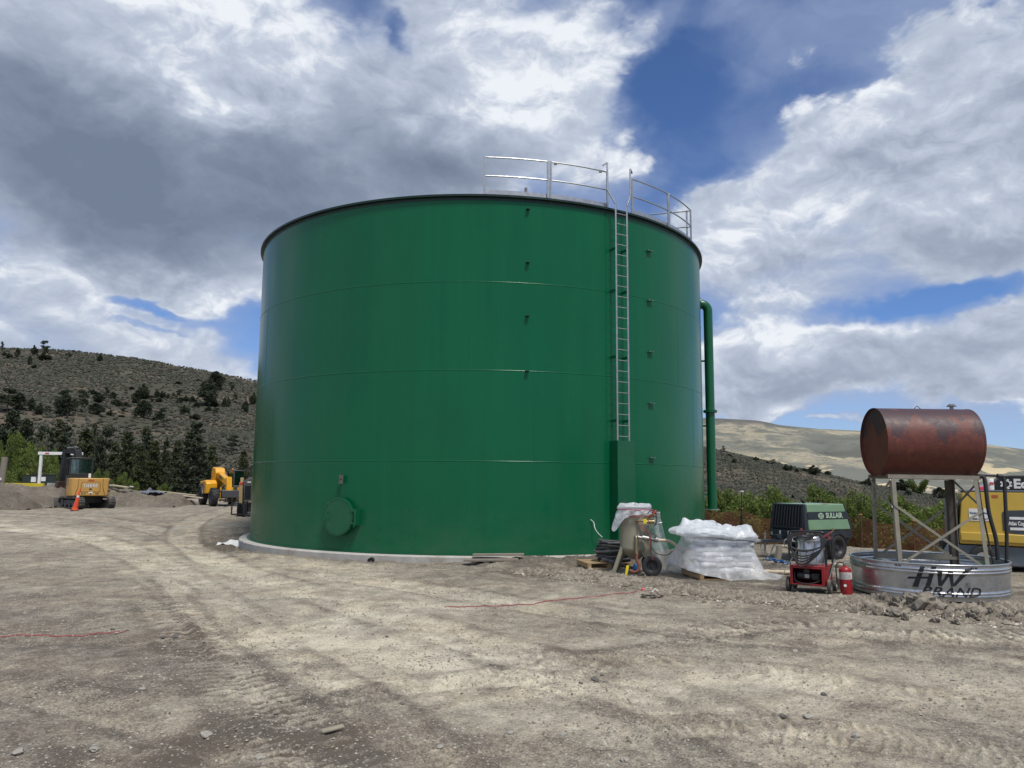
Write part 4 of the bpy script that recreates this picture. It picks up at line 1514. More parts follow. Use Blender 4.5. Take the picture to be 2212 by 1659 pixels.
plant('bare_bush', 'twigs', 50, M_GRY, (top.x, top.y, -1.2), top.z + 1.2, 1.9, 'greyish leafless bush behind the fence between overflow pipe and plastic heap', 'bush')

# bushes of the right slope
RL = [(330, 550, 60, 100), (128, 595, 44, 26), (400, 645, 80, 40), (720, 680, 90, 60), (935, 680, 80, 72), (1090, 740, 34, 32), (1080, 780, 80, 70), (1145, 785, 60, 70), (1215, 820, 60, 50),
      (1415, 790, 160, 110), (1585, 820, 100, 60), (1300, 815, 80, 50), (2080, 910, 110, 85), (2000, 945, 60, 40), (1625, 1100, 90, 90), (1165, 1160, 70, 40), (860, 730, 50, 40), (460, 700, 60, 60), (700, 820, 60, 30), (1000, 745, 40, 30)]
for i, (x, y, w, h) in enumerate(RL):
    X = (1740 + x / 4.809) * .864; Y = (1000 + y / 4.809) * .864
    lab = {9: 'largest round dark juniper on the brow of the slope left of the rusty tank', 0: 'tall spiky juniper on the brow of the slope beside the overflow pipe', 14: 'olive juniper low on the slope above the willows'}.get(i)
    on_hill(X, Y, w * .18, h * .18, 'pine' if i in (0, 4) else 'juniper', i, lab or 'dark bushy juniper on the brow of the sagebrush slope right of the tank', None if lab else 'junipers on the right slope')
for i, (x, y, w, h, kind) in enumerate([(500, 630, 120, 80, 'j'), (770, 690, 90, 80, 'j'), (610, 622, 150, 110, 'w'), (690, 626, 120, 90, 'w'), (800, 625, 150, 90, 'w'), (930, 640, 120, 90, 'w'), (540, 640, 80, 60, 'w'), (545, 705, 44, 45, 'j'), (455, 640, 60, 50, 'j')]):
    X = (2080 + x / 2.861) * .864; Y = (980 + y / 2.861) * .864
    p, r = hill_at(X, Y + h * .302)
    s = r / 1661
    if kind == 'j':
        plant('juniper_tree', 'juniper', 20 + i % 3, M_JUN, p, h * .302 * s, w * .302 * s / .68, 'dark juniper seen through the legs of the rusty tank stand', 'tree', 'junipers seen through the stand')
    else:
        plant('cottonwood_tree', 'willow', 40 + i % 4, M_WIL if i % 2 else M_CON, p, h * .302 * s, w * .302 * s / .8, 'hazy green tree on the valley floor seen through the rusty tank stand', 'tree', 'green trees seen through the stand')
# ------------------------------------------------------------------ shared paints
def I4(): return Matrix.Identity(4)


def joined(mb, M):
    mb.v = [tuple(M @ Vector(q)) for q in mb.v]
    return mb


def pivot(name, parent):
    o = bpy.data.objects.new(name, None); COL.objects.link(o); o.parent = parent
    return o


POT = pmat('tan_paint', (0.235, 0.215, 0.155), 0.45, var=.12, scale=4, dirt=(0.10, 0.085, 0.06), dirta=.12, dscale=5)
BRASS = pmat('weathered_brass', (0.33, 0.26, 0.14), .4, metal=.7, var=.3, scale=25)
STEEL = pmat('dull_steel', (0.33, 0.33, 0.32), .4, metal=.7, var=.25, scale=20)
RUBRED = pmat('red_hose', (0.26, 0.045, 0.035), .55, var=.2, scale=10)
ORHOSE = pmat('rust_hose', (0.17, 0.055, 0.035), .7, var=.2, scale=10)
CREAM = pmat('cream_hose', (0.52, 0.44, 0.32), .6, var=.12, scale=6, dirt=(.2, .16, .11), dirta=.15, dscale=9)
YEL = pmat('yellow_tag', (0.75, 0.60, 0.02), .5, var=.1)
WHT = pmat('white_paint', (0.74, 0.74, 0.72), .5, var=.06, dirt=(.4, .37, .32), dirta=.1, dscale=7)
GREYHOSE = pmat('grey_rubber_hose', (0.06, 0.062, 0.068), .6, var=.3, scale=8, dirt=(.24, .22, .19), dirta=.22, dscale=4)
WOOD = pmat('pallet_wood', (0.34, 0.235, 0.125), .85, var=.25, scale=3, stretch=(1, 8, 8), bump=.3, bscale=20, dirt=(.18, .15, .11), dirta=.2)
GWOOD = pmat('grey_timber', (0.23, 0.20, 0.165), .9, var=.25, scale=3, stretch=(1, 8, 8), bump=.3, bscale=20, dirt=(.14, .12, .1), dirta=.2)
BLUE = pmat('blue_plastic', (0.02, 0.09, 0.24), .4, var=.15)
RED = pmat('red_paint', (0.29, 0.014, 0.018), .38, var=.1, scale=5, dirt=(.16, .1, .08), dirta=.12, dscale=6)


def plastic_mat(name, dens=0.62, tint=(0.80, 0.83, 0.86)):
    m = bpy.data.materials.new(name); m.use_nodes = True
    t = m.node_tree
    for n in list(t.nodes): t.nodes.remove(n)
    b = NB(t)
    tc = b.n('ShaderNodeTexCoord').outputs['Object']
    n1 = b.noise(tc, 2.2, 6, .6, .8)
    p = b.n('ShaderNodeBsdfPrincipled'); b.put(p.inputs['Base Color'], tint + (1,))
    p.inputs['Roughness'].default_value = 0.28
    tl = b.n('ShaderNodeBsdfTranslucent'); b.put(tl.inputs[0], tint + (1,))
    mx = b.n('ShaderNodeMixShader'); mx.inputs[0].default_value = .35
    t.links.new(p.outputs[0], mx.inputs[1]); t.links.new(tl.outputs[0], mx.inputs[2])
    tr = b.n('ShaderNodeBsdfTransparent')
    m2 = b.n('ShaderNodeMixShader'); b.put(m2.inputs[0], b.lin(n1, .35, .65, dens - .14, dens + .12))
    t.links.new(tr.outputs[0], m2.inputs[1]); t.links.new(mx.outputs[0], m2.inputs[2])
    bn = b.n('ShaderNodeBump'); bn.inputs['Strength'].default_value = .55; bn.inputs['Distance'].default_value = .05
    b.put(bn.inputs['Height'], b.noise(tc, 5.0, 5, .55, 1.2)); b.put(p.inputs['Normal'], bn.outputs[0])
    o = b.n('ShaderNodeOutputMaterial'); t.links.new(m2.outputs[0], o.inputs[0])
    return m


SHEET = plastic_mat('clear_sheet', .46)
SHEET2 = plastic_mat('clear_sheet_folded', .74)


def wheel(parent, c, axis, r, w, hub=0.5, tyre=None, rim=None, lugs=0, name='wheel'):
    """tyre with tread and a dished rim; axis is a unit vector"""
    z = Vector(axis).normalized(); u = Vector((0, 0, 1)); x = u.cross(z).normalized(); y = z.cross(x)
    M = Matrix.Translation(c) @ Matrix((x, y, z)).transposed().to_4x4()
    wo = pivot(name, parent)
    mb = MB(); h = w / 2; ri = r * hub
    mb.lathe([(ri, -h * .75), (ri * 1.1, -h * .92), (r * .82, -h), (r * .95, -h * .85), (r * .985, -h * .55), (r * .985, h * .55), (r * .95, h * .85), (r * .82, h), (ri * 1.1, h * .92), (ri, h * .75), (ri, -h * .75)], 40, M)
    mb.build('tyre', tyre or BLACK, wo)
    if lugs:
        mb = MB()
        for i in range(lugs):
            for s in (-1, 1):
                a = 2 * math.pi * (i + (.5 if s > 0 else 0)) / lugs
                rr = r * .995
                c0 = Vector((rr * math.cos(a), rr * math.sin(a), s * h * .5))
                tx = Vector((-math.sin(a), math.cos(a), 0)); rad = Vector((math.cos(a), math.sin(a), 0))
                dirv = (Vector((0, 0, 1)) * s * .9 + tx * .55).normalized()
                ty = rad.cross(dirv)
                Mb = M @ Matrix.Translation(c0) @ Matrix((dirv, ty, rad)).transposed().to_4x4()
                b_ = MB().box((0, 0, 0), (h * 1.05, r * .075, r * .09)); mb.add(b_.v, b_.f, Mb)
        mb.build('tread', tyre or BLACK, wo)
    mb = MB()
    mb.lathe([(ri, h * .72), (ri * .93, h * .55), (ri * .8, h * .15), (ri * .35, h * .1), (ri * .3, h * .4), (.001, h * .42)], 32, M)
    mb.lathe([(ri, -h * .72), (ri * .93, -h * .55), (ri * .8, -h * .15), (ri * .35, -h * .1), (ri * .3, -h * .4), (.001, -h * .42)], 32, M)
    mb.build('rim', rim or STEEL, wo)
    return wo


# ------------------------------------------------------------------ sandblasting pot
PD = 17.8
pp = atd(1372, 1180, PD); bx, by = pp.x, pp.y
gz = H(bx, by)
bp = thing('blast_pot', 'tan sandblasting pot on angled legs and black wheels beside the ladder guard', 'blast pot', (bx, by, gz), R(-9))
mb = MB(); mb.lathe([(.10, .33), (.12, .35), (.30, .50), (.338, .545), (.342, .57)], 48); mb.build('cone', POT, bp)
mb = MB(); mb.lathe([(.342, .57), (.346, .585), (.342, .60), (.342, 1.33), (.335, 1.36), (.25, 1.42), (.01, 1.45)], 48); mb.build('vessel', POT, bp)
for (a, b) in (((-.27, -.12, .66), (-.50, -.34, .0)), ((-.20, .25, .66), (-.42, .48, 0))):
    mb = MB(); mb.bar(a, b, .075, .05); mb.box((b[0], b[1], .01), (.12, .10, .02)); mb.build('leg', POT, bp, bevel=.005)
for s in (-1, 1):
    mb = MB(); mb.prism([(.06, .62), (.30, .62), (.46, .30), (.40, .22), (.30, .24)], s * .25 - .006, s * .25 + .006, 'y'); mb.build('wheel_bracket', POT, bp)
mb = MB(); mb.cyl((.36, -.36, .235), (.36, .36, .235), .02, n=10); mb.build('axle', STEEL, bp)
for s in (-1, 1):
    wheel(bp, (.36, s * .38, .225), (0, s, 0), .225, .10, .52, rim=BLKMET)
mb = MB(); mb.tube([(.36, -.33, 1.30), (.52, -.33, 1.32), (.52, .30, 1.32), (.36, .30, 1.30)], .016, 8, 3); mb.build('push_handle', POT, bp)
# plumbing on the front right
mb = MB()
mb.tube([(.02, -.335, 1.20), (.10, -.40, 1.21), (.24, -.42, 1.19), (.34, -.38, 1.19)], .028, 10, 4)
mb.cyl((.30, -.40, 1.19), (.42, -.36, 1.19), .045, n=12)
mb.cyl((.36, -.38, 1.10), (.36, -.38, 1.36), .030, n=12); mb.cyl((.36, -.38, 1.25), (.36, -.38, 1.33), .05, n=12)
mb.build('inlet_valve', BRASS, bp)
mb = MB(); mb.tube([(.0, -.33, .86), (.06, -.39, .86), (.10, -.40, .84), (.28, -.40, .82), (.40, -.38, .80), (.52, -.33, .78)], .033, 10, 4)
mb.cyl((.16, -.40, .84), (.30, -.395, .82), .055, n=12); mb.cyl((.42, -.37, .80), (.49, -.345, .79), .06, n=12); mb.build('outlet_pipe', STEEL, bp)
mb = MB(); mb.tube([(.02, -.38, .86), (.03, -.40, .80), (.03, -.40, .55), (.04, -.42, .46)], .026, 10, 4); mb.cyl((.032, -.40, .50), (.03, -.40, .58), .036, n=12); mb.build('drain_pipe', BRASS, bp)
mb = MB(); mb.tube([(.04, -.42, .48), (.03, -.44, .36), (.08, -.46, .25), (.07, -.48, .14), (-.02, -.48, .09), (-.12, -.46, .12)], .035, 10, 5); mb.build('blast_hose', ORHOSE, bp)
mb = MB(); mb.cyl((.20, -.425, 1.17), (.20, -.425, 1.25), .0); mb = MB(); mb.box((.22, -.452, 1.20), (.07, .02, .10)); mb.build('valve_tag', YEL, bp, bevel=.004)
mb = MB(); mb.tube([(.42, -.40, 1.10), (.47, -.42, 1.18), (.46, -.42, 1.38), (.36, -.40, 1.44), (.28, -.40, 1.36)], .010, 6, 5)
mb.tube([(.30, -.40, 1.10), (.34, -.46, .95), (.46, -.44, .9), (.44, -.40, .84)], .010, 6, 5)
mb.tube([(.36, -.42, .82), (.36, -.50, .62), (.50, -.56, .50), (.70, -.50, .49), (.82, -.40, .56)], .010, 6, 6)
mb.build('control_hose', BLACK, bp)
mb = MB(); mb.tube([(.03, -.36, 1.22), (.16, -.45, 1.05), (.33, -.45, .90), (.33, -.46, .60), (.38, -.47, .36)], .010, 6, 5)
mb.tube([(-.30, -.26, 1.31), (0, -.42, 1.30), (.30, -.36, 1.31), (.42, -.1, 1.32)], .012, 6, 5); mb.build('signal_hose', RUBRED, bp)
mb = MB(); mb.box((.50, -.34, 1.34), (.12, .07, .13)); mb.cyl((.44, -.38, 1.14), (.60, -.36, 1.17), .022, n=8); mb.build('regulator', STEEL, bp, bevel=.01)
mb = MB(); mb.tube([(.30, -.40, 1.27), (.40, -.44, 1.36), (.46, -.40, 1.42)], .02, 8, 4); mb.cyl((.38, -.36, 1.38), (.48, -.34, 1.42), .035, n=10); mb.build('exhaust_valve', RUBRED, bp)
mb = MB(); mb.box((-.22, -.272, 1.30), (.085, .012, .07), Matrix.Rotation(R(-40), 3, 'Z')); mb.build('decal', BLKMET, bp)
# rigging of plastic film over the pot's mouth, and a torn length hanging behind it
rr = np.random.default_rng(3)


def sheet_grid(name, f, nu, nv, mat, parent=None, sub=0):
    V = []
    for j in range(nv):
        for i in range(nu):
            V.append(f(i / (nu - 1), j / (nv - 1)))
    return np_mesh(name, np.array(V, float), grid_faces(nv, nu), mat, True, None, parent)


def nz(x, y, s): return float(fbm(np.array([x]), np.array([y]), s, 3)[0])


PMx = Matrix.Translation((bx, by, gz)) @ Matrix.Rotation(R(-9), 4, 'Z')


def cover_f(u, v):
    a = u * 2 * math.pi
    if v < .35:
        t = v / .35; r = .37 * t; z = 1.56 + .035 * math.cos(a * 2) - .03 * t + .02 * nz(3 * math.cos(a) * t, 3 * math.sin(a) * t, 7)
    else:
        t = (v - .35) / .65
        r = .37 + .03 * t + .018 * math.sin(a * 9 + 2) * (0.4 + t) + .02 * nz(a * 3, t * 2, 9)
        z = 1.53 - .20 * t - .05 * max(0, nz(a * 1.5, 0, 11)) * t
        if t > .25 and t < .5: r -= .03
        lf = math.exp(-((((a - 3.7) + math.pi) % (2 * math.pi) - math.pi) / .42) ** 2)   # the tail on the left
        z -= .36 * lf * max(0, t - .2) / .8; r += .17 * lf * t
    p = PMx @ Vector((r * math.cos(a), r * math.sin(a), z))
    return tuple(p)


cv = sheet_grid('plastic_cover', cover_f, 90, 26, SHEET2)
tag(cv, 'crumpled white plastic film tied over the mouth of the tan sandblasting pot', 'plastic sheet')
mb = MB()
pts = [PMx @ Vector(((.395 + .01 * math.sin(i)) * math.cos(i * .35), (.395 + .01 * math.sin(i)) * math.sin(i * .35), 1.445 + .008 * math.sin(i * 1.7))) for i in range(18)]
mb.tube([q for q in pts], .010, 6, 3, closed=True); tag(mb.build('tape_band', pmat('red_tape', (.42, .05, .10), .5)), 'pink-red tape wound round the plastic cover of the tan pot', 'tape')


def tail_f(u, v):
    w = .10 + .17 * v ** .8
    x = .40 + .12 * v + (u - .5) * 2 * w + .30 * v ** 4 * (u > .3) * u
    y = .10 + .10 * math.sin(u * 9 + v * 2) * (.4 + v) * .5 + .04 * nz(u * 3, v * 3, 13) + .06 * v
    z = 1.36 * max(0.0, 1 - v) ** 1.02 + .03 + (.02 * math.sin(u * 14) if v > .95 else 0)
    return tuple(PMx @ Vector((x + .04, y, z)))


tl = sheet_grid('plastic_strip', tail_f, 24, 40, SHEET)
tag(tl, 'long torn strip of clear plastic hanging from pot to ground behind its wheel', 'plastic sheet')

# coil of grey hoses lying on a pallet left of the pot
cpx = atd(1315, 1196, 19.0); cz = H(cpx.x, cpx.y)


def pallet(name, label, loc, rz, L=1.2, W_=1.0, mat=WOOD, group=None):
    t = thing(name, label, 'pallet', loc, rz, group)
    nb = 7
    for i in range(nb):
        y = -W_ / 2 + .05 + i * (W_ - .1) / (nb - 1)
        mb = MB(); mb.box((0, y, .128), (L, .095, .019)); mb.build('deck_board', mat, t, bevel=.002)
    for x in (-L / 2 + .05, 0, L / 2 - .05):
        mb = MB(); mb.box((x, 0, .066), (.09, W_, .088)); mb.build('stringer', mat, t, bevel=.003)
    for y in (-W_ / 2 + .05, 0, W_ / 2 - .05):
        mb = MB(); mb.box((0, y, .0105), (L, .095, .019)); mb.build('bottom_board', mat, t, bevel=.002)
    return t


pallet('wooden_pallet', 'wooden pallet under the coiled grey hoses left of the tan pot', (cpx.x - .12, cpx.y + .05, cz), R(12), 1.1, .9)
hz0 = cz + .15
rh = random.Random(4)
for k in range(9):
    pts = []
    R0 = .40 + rh.uniform(-.06, .05); ph = rh.uniform(0, 6.28); sq = rh.uniform(.72, .95)
    turns = 1 if k else 1.7
    n = int(14 * turns)
    for i in range(n):
        a = ph + i * 2 * math.pi / 14
        pts.append((cpx.x + .12 + R0 * math.cos(a) + rh.uniform(-.02, .02), cpx.y + R0 * sq * math.sin(a), hz0 + .03 + k * .054 + .025 * math.sin(a * 2 + k)))
    mb = MB(); mb.tube(pts, .031, 9, 4, closed=(turns == 1))
    tag(mb.build('hose_coil', GREYHOSE if k % 3 else BLACK), 'loop of %s air hose in the coil stack left of the tan pot' % ('dusty grey' if k % 3 else 'black'), 'hose', 'loops of coiled air hose')
mb = MB(); q = PMx
mb.tube([(cpx.x - .20, cpx.y - .28, hz0 + .06), (cpx.x + .05, cpx.y - .48, cz + .17), (cpx.x + .32, cpx.y - .62, cz + .08), (cpx.x + .60, cpx.y - .72, cz + .045)], .036, 9, 6)
tag(mb.build('hose_end', GREYHOSE), 'straight end of grey hose running from the coil down to the ground by the pot', 'hose')
mb = MB(); c = PMx @ Vector((.50, -.34, .785)); e1 = atd(1662, 1188, 18.9)
mb.tube([c, c + Vector((.28, .02, -.03)), c + Vector((.56, .10, -.25)), c + Vector((.85, .2, -.48)), (c.x + 1.2, c.y + .5, gz + .09)], .035, 10, 6)
tag(mb.build('cream_hose', CREAM), 'cream blast hose arching from the tan pot to the ground', 'hose')
mb = MB(); mb.tube([(bx - .15, by - .43, gz + .05), (bx - .02, by - .52, gz + .05), (bx + .12, by - .45, gz + .07)], .035, 8, 4)
mb = MB(); mb.box((0, 0, .11), (.06, .03, .22)); o = mb.build('yellow_bottle', YEL, bevel=.01); o.location = (bx - .28, by - .42, gz + .01); o.rotation_euler = (0, R(12), 0)
tag(o, 'small yellow spray bottle standing under the tan pot', 'bottle')
mb = MB(); mb.lathe([(.0, 0), (.055, .0), (.06, .02), (.05, .12), (.02, .16), (0, .165)], 14); o = mb.build('blue_cap', BLUE); o.location = (bx - .05, by - .30, gz + .1)
tag(o, 'small blue plastic fitting lying under the tan pot', 'fitting')

# ------------------------------------------------------------------ pallet of sacks under plastic
SDp = 17.2
sp = atd(1545, 1240, SDp); sx, sy = sp.x + .05, sp.y; sz = H(sx, sy)
SR = R(9)
pallet('wooden_pallet', 'wooden pallet carrying white sacks under the clear plastic sheet', (sx, sy, sz), SR, 1.25, 1.05)
SACKW = pmat('white_sack', (0.66, 0.67, 0.69), .6, var=.06, scale=3, bump=.3, bscale=6)
sm = bmesh.new(); bmesh.ops.create_cube(sm, size=1.0); bmesh.ops.subdivide_edges(sm, edges=sm.edges, cuts=4, use_grid_fill=True)
for v in sm.verts:
    x, y, z = v.co * 2
    kx = 1 - .10 * abs(x) ** 4; f = (1 - .55 * max(abs(x), abs(y)) ** 6)
    v.co = Vector((x * .5 * (1 - .05 * abs(y) ** 3), y * .5 * (1 - .05 * abs(x) ** 3), z * .5 * f))
sme = bpy.data.meshes.new('sack'); sm.to_mesh(sme); sm.free()
sme.polygons.foreach_set('use_smooth', [True] * len(sme.polygons)); sme.materials.append(SACKW)
SM = Matrix.Translation((sx, sy, sz)) @ Matrix.Rotation(SR, 4, 'Z')
rk = random.Random(8)
for lay in range(7):
    z = .14 + .060 + lay * .112
    if lay % 2 == 0:
        spots = [(-.40, y, 0) for y in (-.34, .0, .34)] + [(0.0, -.27, 1), (0.0, .27, 1)] + [(.40, y, 0) for y in (-.34, 0, .34)]
    else:
        spots = [(-.42, y, 1) for y in (-.27, .27)] + [(-.02, y, 0) for y in (-.34, 0, .34)] + [(.42, y, 1) for y in (-.27, .27)]
    if lay == 6:
        spots = [(-.25, -.2, 0), (.25, -.1, 0), (-.2, .25, 0), (.3, .3, 0)]
    for (x, y, r_) in spots:
        if lay < 5 and y > .1: continue
        o = bpy.data.objects.new('sack', sme); COL.objects.link(o)
        o.matrix_world = SM @ Matrix.Translation((x + rk.uniform(-.04, .04), y + rk.uniform(-.05, .03), z + rk.uniform(-.012, .012))) @ Matrix.Rotation(R(90) * r_ + rk.uniform(-.12, .12), 4, 'Z') @ Matrix.Rotation(rk.uniform(-.09, .09), 4, 'Y') @ Matrix.Diagonal((.50 if not r_ else .52, .300 if not r_ else .36, .128, 1))
        top = lay == 6
        tag(o, ('plump white sack in the loose top layer under the clear plastic' if top else 'white sack stacked in the lower layers on the pallet under the clear plastic'), 'sack', 'sacks on the pallet, top layer' if top else 'sacks on the pallet, lower layers')


def drape_f(u, v):
    a = u * 2 * math.pi
    ca, sa = math.cos(a), math.sin(a)
    # footprint grows from the sack stack at the top to a skirt at the ground
    e = 4.0
    sq = 1.0 / (abs(ca) ** e + abs(sa) ** e) ** (1 / e)
    if v < .22:
        t = v / .22
        r = t * .60
        z = 1.02 + .10 * nz(ca * t * 1.8 + 3, sa * t * 1.8, 21) + .07 * math.cos(a - .3) * (-t) * .3
        hx, hy = .69 * r / .60, .58 * r / .60
    elif v < .42:
        t = (v - .22) / .20
        b_ = .07 * math.sin(t * math.pi)
        hx, hy = .69 + b_, .58 + b_
        z = .99 - .16 * t + .04 * nz(ca * 2.0, sa * 2 + 5, 23) * (1 - t)
        hx += .05 * nz(ca * 3 + t, sa * 3, 25); hy += .04 * nz(ca * 3, sa * 3 + t, 26)
    else:
        t = (v - .42) / .58
        t = min(t, 1.0); fold = .05 * abs(math.sin(a * 5 + t * 3.5)) * t + math.sin(a * 11 + 1.5 * math.sin(a * 3)) * .035 * (t ** .7) + .06 * nz(ca * 2.5, sa * 2.5 + t, 27) * t
        hx = .685 + .22 * t ** 1.6 + fold; hy = .575 + .30 * t ** 1.5 + fold
        z = .83 * max(0.0, 1 - t) ** .95 + .012
        left = max(0.0, -ca) * max(0, .4 - sa * .0)
        if ca < 0:
            lift = .48 * (-ca) ** 1.3 * (1 if sa < .7 else .5)
            z = .83 - (.83 - .012) * t * (1 - lift * .62 * (1 if sa < 0.35 else .3))
            hx += .12 * (-ca) * math.sin(t * math.pi * .9)
        if ca > .25 and sa < .3:     # long skirt trailing over the ground to the right
            k = max(0, (t - .80) / .20)
            hx += .62 * k * (ca - .25); z = z * (1 - k) + k * (.03 + .035 * abs(math.sin(a * 17)) * (1 - k * .4))
            hy += .10 * k
    x = hx * sq * ca; y = hy * sq * sa
    if z < .02: z = .015 + .03 * abs(nz(x * 4, y * 4, 29))
    p = SM @ Vector((x - .02, y, z + .02))
    return tuple(p)


dr = sheet_grid('plastic_sheet', drape_f, 220, 80, SHEET)
tag(dr, 'big translucent plastic sheet draped over the pallet of white sacks', 'plastic sheet')


def hood_f(u, v):
    a = u * 2 * math.pi; ca, sa = math.cos(a), math.sin(a)
    sq = 1.0 / (abs(ca) ** 4 + abs(sa) ** 4) ** .25
    t = v; cr = .06 * abs(nz(ca * 1.6 + t * 2, sa * 1.6 - t, 37)) + .02 * abs(nz(ca * 4 + t * 3, sa * 4 + t * 2, 39))
    if t < .45:
        k = t / .45; hx, hy = .71 * k, .60 * k
        z = 1.12 - cr + .20 * nz(ca * k * 1.3 + 9, sa * k * 1.3, 31) - .06 * k - .07 * ca * k
    else:
        k = (t - .45) / .55
        b_ = .10 * math.sin(k * math.pi * .85) + .5 * cr + .05 * nz(ca * 2.2, sa * 2.2 + k * 1.2, 33)
        hx = .71 + b_; hy = .60 + b_
        z = 1.06 - cr * (1 - k) - .22 * k - .07 * ca + .05 * nz(ca * 2, sa * 2, 35)
        if ca < -.2:
            hx += .22 * (-ca - .2) * math.sin(k * math.pi * .8)
        if k > .85: hx -= .06; hy -= .06
    return tuple(SM @ Vector((hx * sq * ca, hy * sq * sa, z)))


hd = sheet_grid('plastic_hood', hood_f, 160, 40, SHEET2)
tag(hd, 'puffed white plastic wrap tied round the top of the sack pile', 'plastic sheet')
mb = MB(); pts = []
for i in range(24):
    a = i * 2 * math.pi / 24; ca, sa = math.cos(a), math.sin(a); sq = 1.0 / (abs(ca) ** 4 + abs(sa) ** 4) ** .25
    pts.append(SM @ Vector((.735 * sq * ca, .625 * sq * sa, .85 - .07 * ca + .01 * math.sin(i * 2))))
mb.tube(pts, .010, 6, 3, closed=True); tag(mb.build('strap', pmat('grey_strap', (.16, .16, .17), .6)), 'dark strap tied round the wrapped sack pile under its puffed top', 'strap')

# ------------------------------------------------------------------ red pressure washer
wp = atd(1757, 1240, 14.9); wz = H(wp.x, wp.y)
WS = R(-33)
pw = thing('pressure_washer', 'red wheeled pressure washer with upright steel coil drum and looped black hose', 'pressure washer', (wp.x, wp.y + .1, wz), WS)
# tray housing: open fronted box made of sheet steel, front is -Y
bx0, bx1, by0, by1, bz0, bz1 = -.31, .31, -.36, .36, .15, .50
for nm, a, b in (('top_panel', (bx0, by0, bz1 - .02), (bx1, by1, bz1)), ('side_panel', (bx0, by0, bz0), (bx0 + .02, by1, bz1 - .022)), ('side_panel', (bx1 - .02, by0, bz0), (bx1, by1, bz1 - .022)),
                 ('bottom_panel', (bx0 + .022, by0, bz0), (bx1 - .022, by1, bz0 + .02)), ('back_panel', (bx0 + .022, by1 - .02, bz0 + .022), (bx1 - .022, by1, bz1 - .022))):
    mb = MB(); mb.span(a, b); mb.build(nm, RED, pw, bevel=.003)
for (a, b) in (((bx0 + .022, by0, bz0 + .022), (bx0 + .05, by0 + .015, bz1 - .022)), ((bx1 - .05, by0, bz0 + .022), (bx1 - .022, by0 + .015, bz1 - .022)), ((bx0 + .052, by0, bz1 - .05), (bx1 - .052, by0 + .015, bz1 - .022))):
    mb = MB(); mb.span(a, b); mb.build('front_lip', RED, pw, bevel=.003)
mb = MB(); mb.cyl((-.20, -.18, .30), (.02, -.18, .30), .085, n=24); mb.cyl((.02, -.18, .30), (.06, -.18, .30), .055, n=16); mb.span((-.08, -.26, .36), (.02, -.12, .43)); mb.build('motor', BLKMET, pw, bevel=.004)
mb = MB(); mb.span((.06, -.25, .24), (.20, -.10, .36)); mb.span((.10, -.28, .27), (.18, -.24, .33)); mb.build('pump', pmat('pump_dark', (.05, .05, .052), .4, metal=.5, var=.3), pw, bevel=.01)
mb = MB(); mb.span((-.06, -.285, .27), (.02, -.268, .34)); mb.build('rating_plate', pmat('plate_pale', (.35, .34, .30), .5), pw)
mb = MB(); mb.tube([(-.24, -.30, .36), (-.22, -.34, .22), (-.05, -.36, .17), (.10, -.34, .19), (.22, -.30, .24)], .012, 6, 6); mb.build('power_lead', BLACK, pw)
DR = pmat('stainless', (.52, .51, .50), .28, metal=1.0, var=.25, scale=3, stretch=(6, 6, .4), dirt=(.2, .17, .13), dirta=.2, dscale=2)
mb = MB(); mb.lathe([(.0, .505), (.235, .505), (.235, 1.0), (.22, 1.02), (.06, 1.05), (.06, 1.09), (0, 1.09)], 48, Matrix.Translation((0, .05, 0))); mb.build('coil_drum', DR, pw)
mb = MB(); mb.lathe([(.2365, .50), (.239, .505), (.239, .53), (.2365, .535)], 48, Matrix.Translation((0, .05, 0))); mb.lathe([(.2365, .93), (.239, .935), (.239, .955), (.2365, .96)], 48, Matrix.Translation((0, .05, 0))); mb.build('drum_band', STEEL, pw)
mb = MB(); mb.tube([(-.33, -.27, .50), (-.33, -.27, .95), (-.31, -.30, 1.08), (-.24, -.32, 1.13), (.24, -.32, 1.13), (.31, -.30, 1.08), (.33, -.27, .95), (.33, -.27, .50)], .019, 8, 5); mb.build('handle_frame', BLKMET, pw)
for s in (-1, 1):
    mb = MB(); mb.tube([(s * .33, .30, .50), (s * .33, .30, .92), (s * .33, .22, .98), (s * .33, -.27, .98)], .016, 8, 4); mb.build('side_frame', BLKMET, pw)
hk = MB(); hk.tube([(-.36, -.30, .98), (-.40, -.33, .94), (-.40, -.33, .85), (-.34, -.32, .85), (-.34, -.32, .94)], .008, 6, 3); hk.build('hose_hook', STEEL, pw)
rl = random.Random(2)
for k in range(7):
    w = .30 - .012 * k; d = .22 + .055 * k + rl.uniform(-.02, .02)
    mb = MB(); mb.tube([(-w, -.34, 1.06), (-w - .02, -.37 - .008 * k, .99 - d * .4), (-w * .45, -.385 - .006 * k, 1.03 - d), (w * .4, -.38 - .006 * k, 1.04 - d * (.97 - .03 * k)), (w + .04, -.36 - .006 * k, 1.0 - d * .35), (w, -.34, 1.07), (0, -.335 - .004 * k, 1.10 - .02 * k + rl.uniform(-.015, .015))], .0125, 7, 5, closed=True)
    mb.build('hose_loop', BLACK, pw)
mb = MB(); mb.tube([(.36, -.30, 1.10), (.46, -.33, 1.05), (.50, -.35, .85), (.47, -.36, .62), (.42, -.38, .46), (.40, -.40, .32)], .011, 7, 6); mb.build('lance_hose', BLACK, pw)
mb = MB(); mb.bar((.28, -.33, 1.02), (.46, -.34, 1.14), .05, .035); mb.bar((.40, -.34, 1.11), (.42, -.34, 1.0), .04, .03); mb.build('spray_gun', pmat('faded_red', (.26, .055, .05), .55, var=.2, scale=15), pw, bevel=.008)
mb = MB(); mb.cyl((.46, -.34, 1.13), (.50, -.345, 1.19), .014, n=8); mb.cyl((.49, -.345, 1.18), (.485, -.345, 1.22), .02, n=8); mb.build('gun_tip', BRASS, pw)
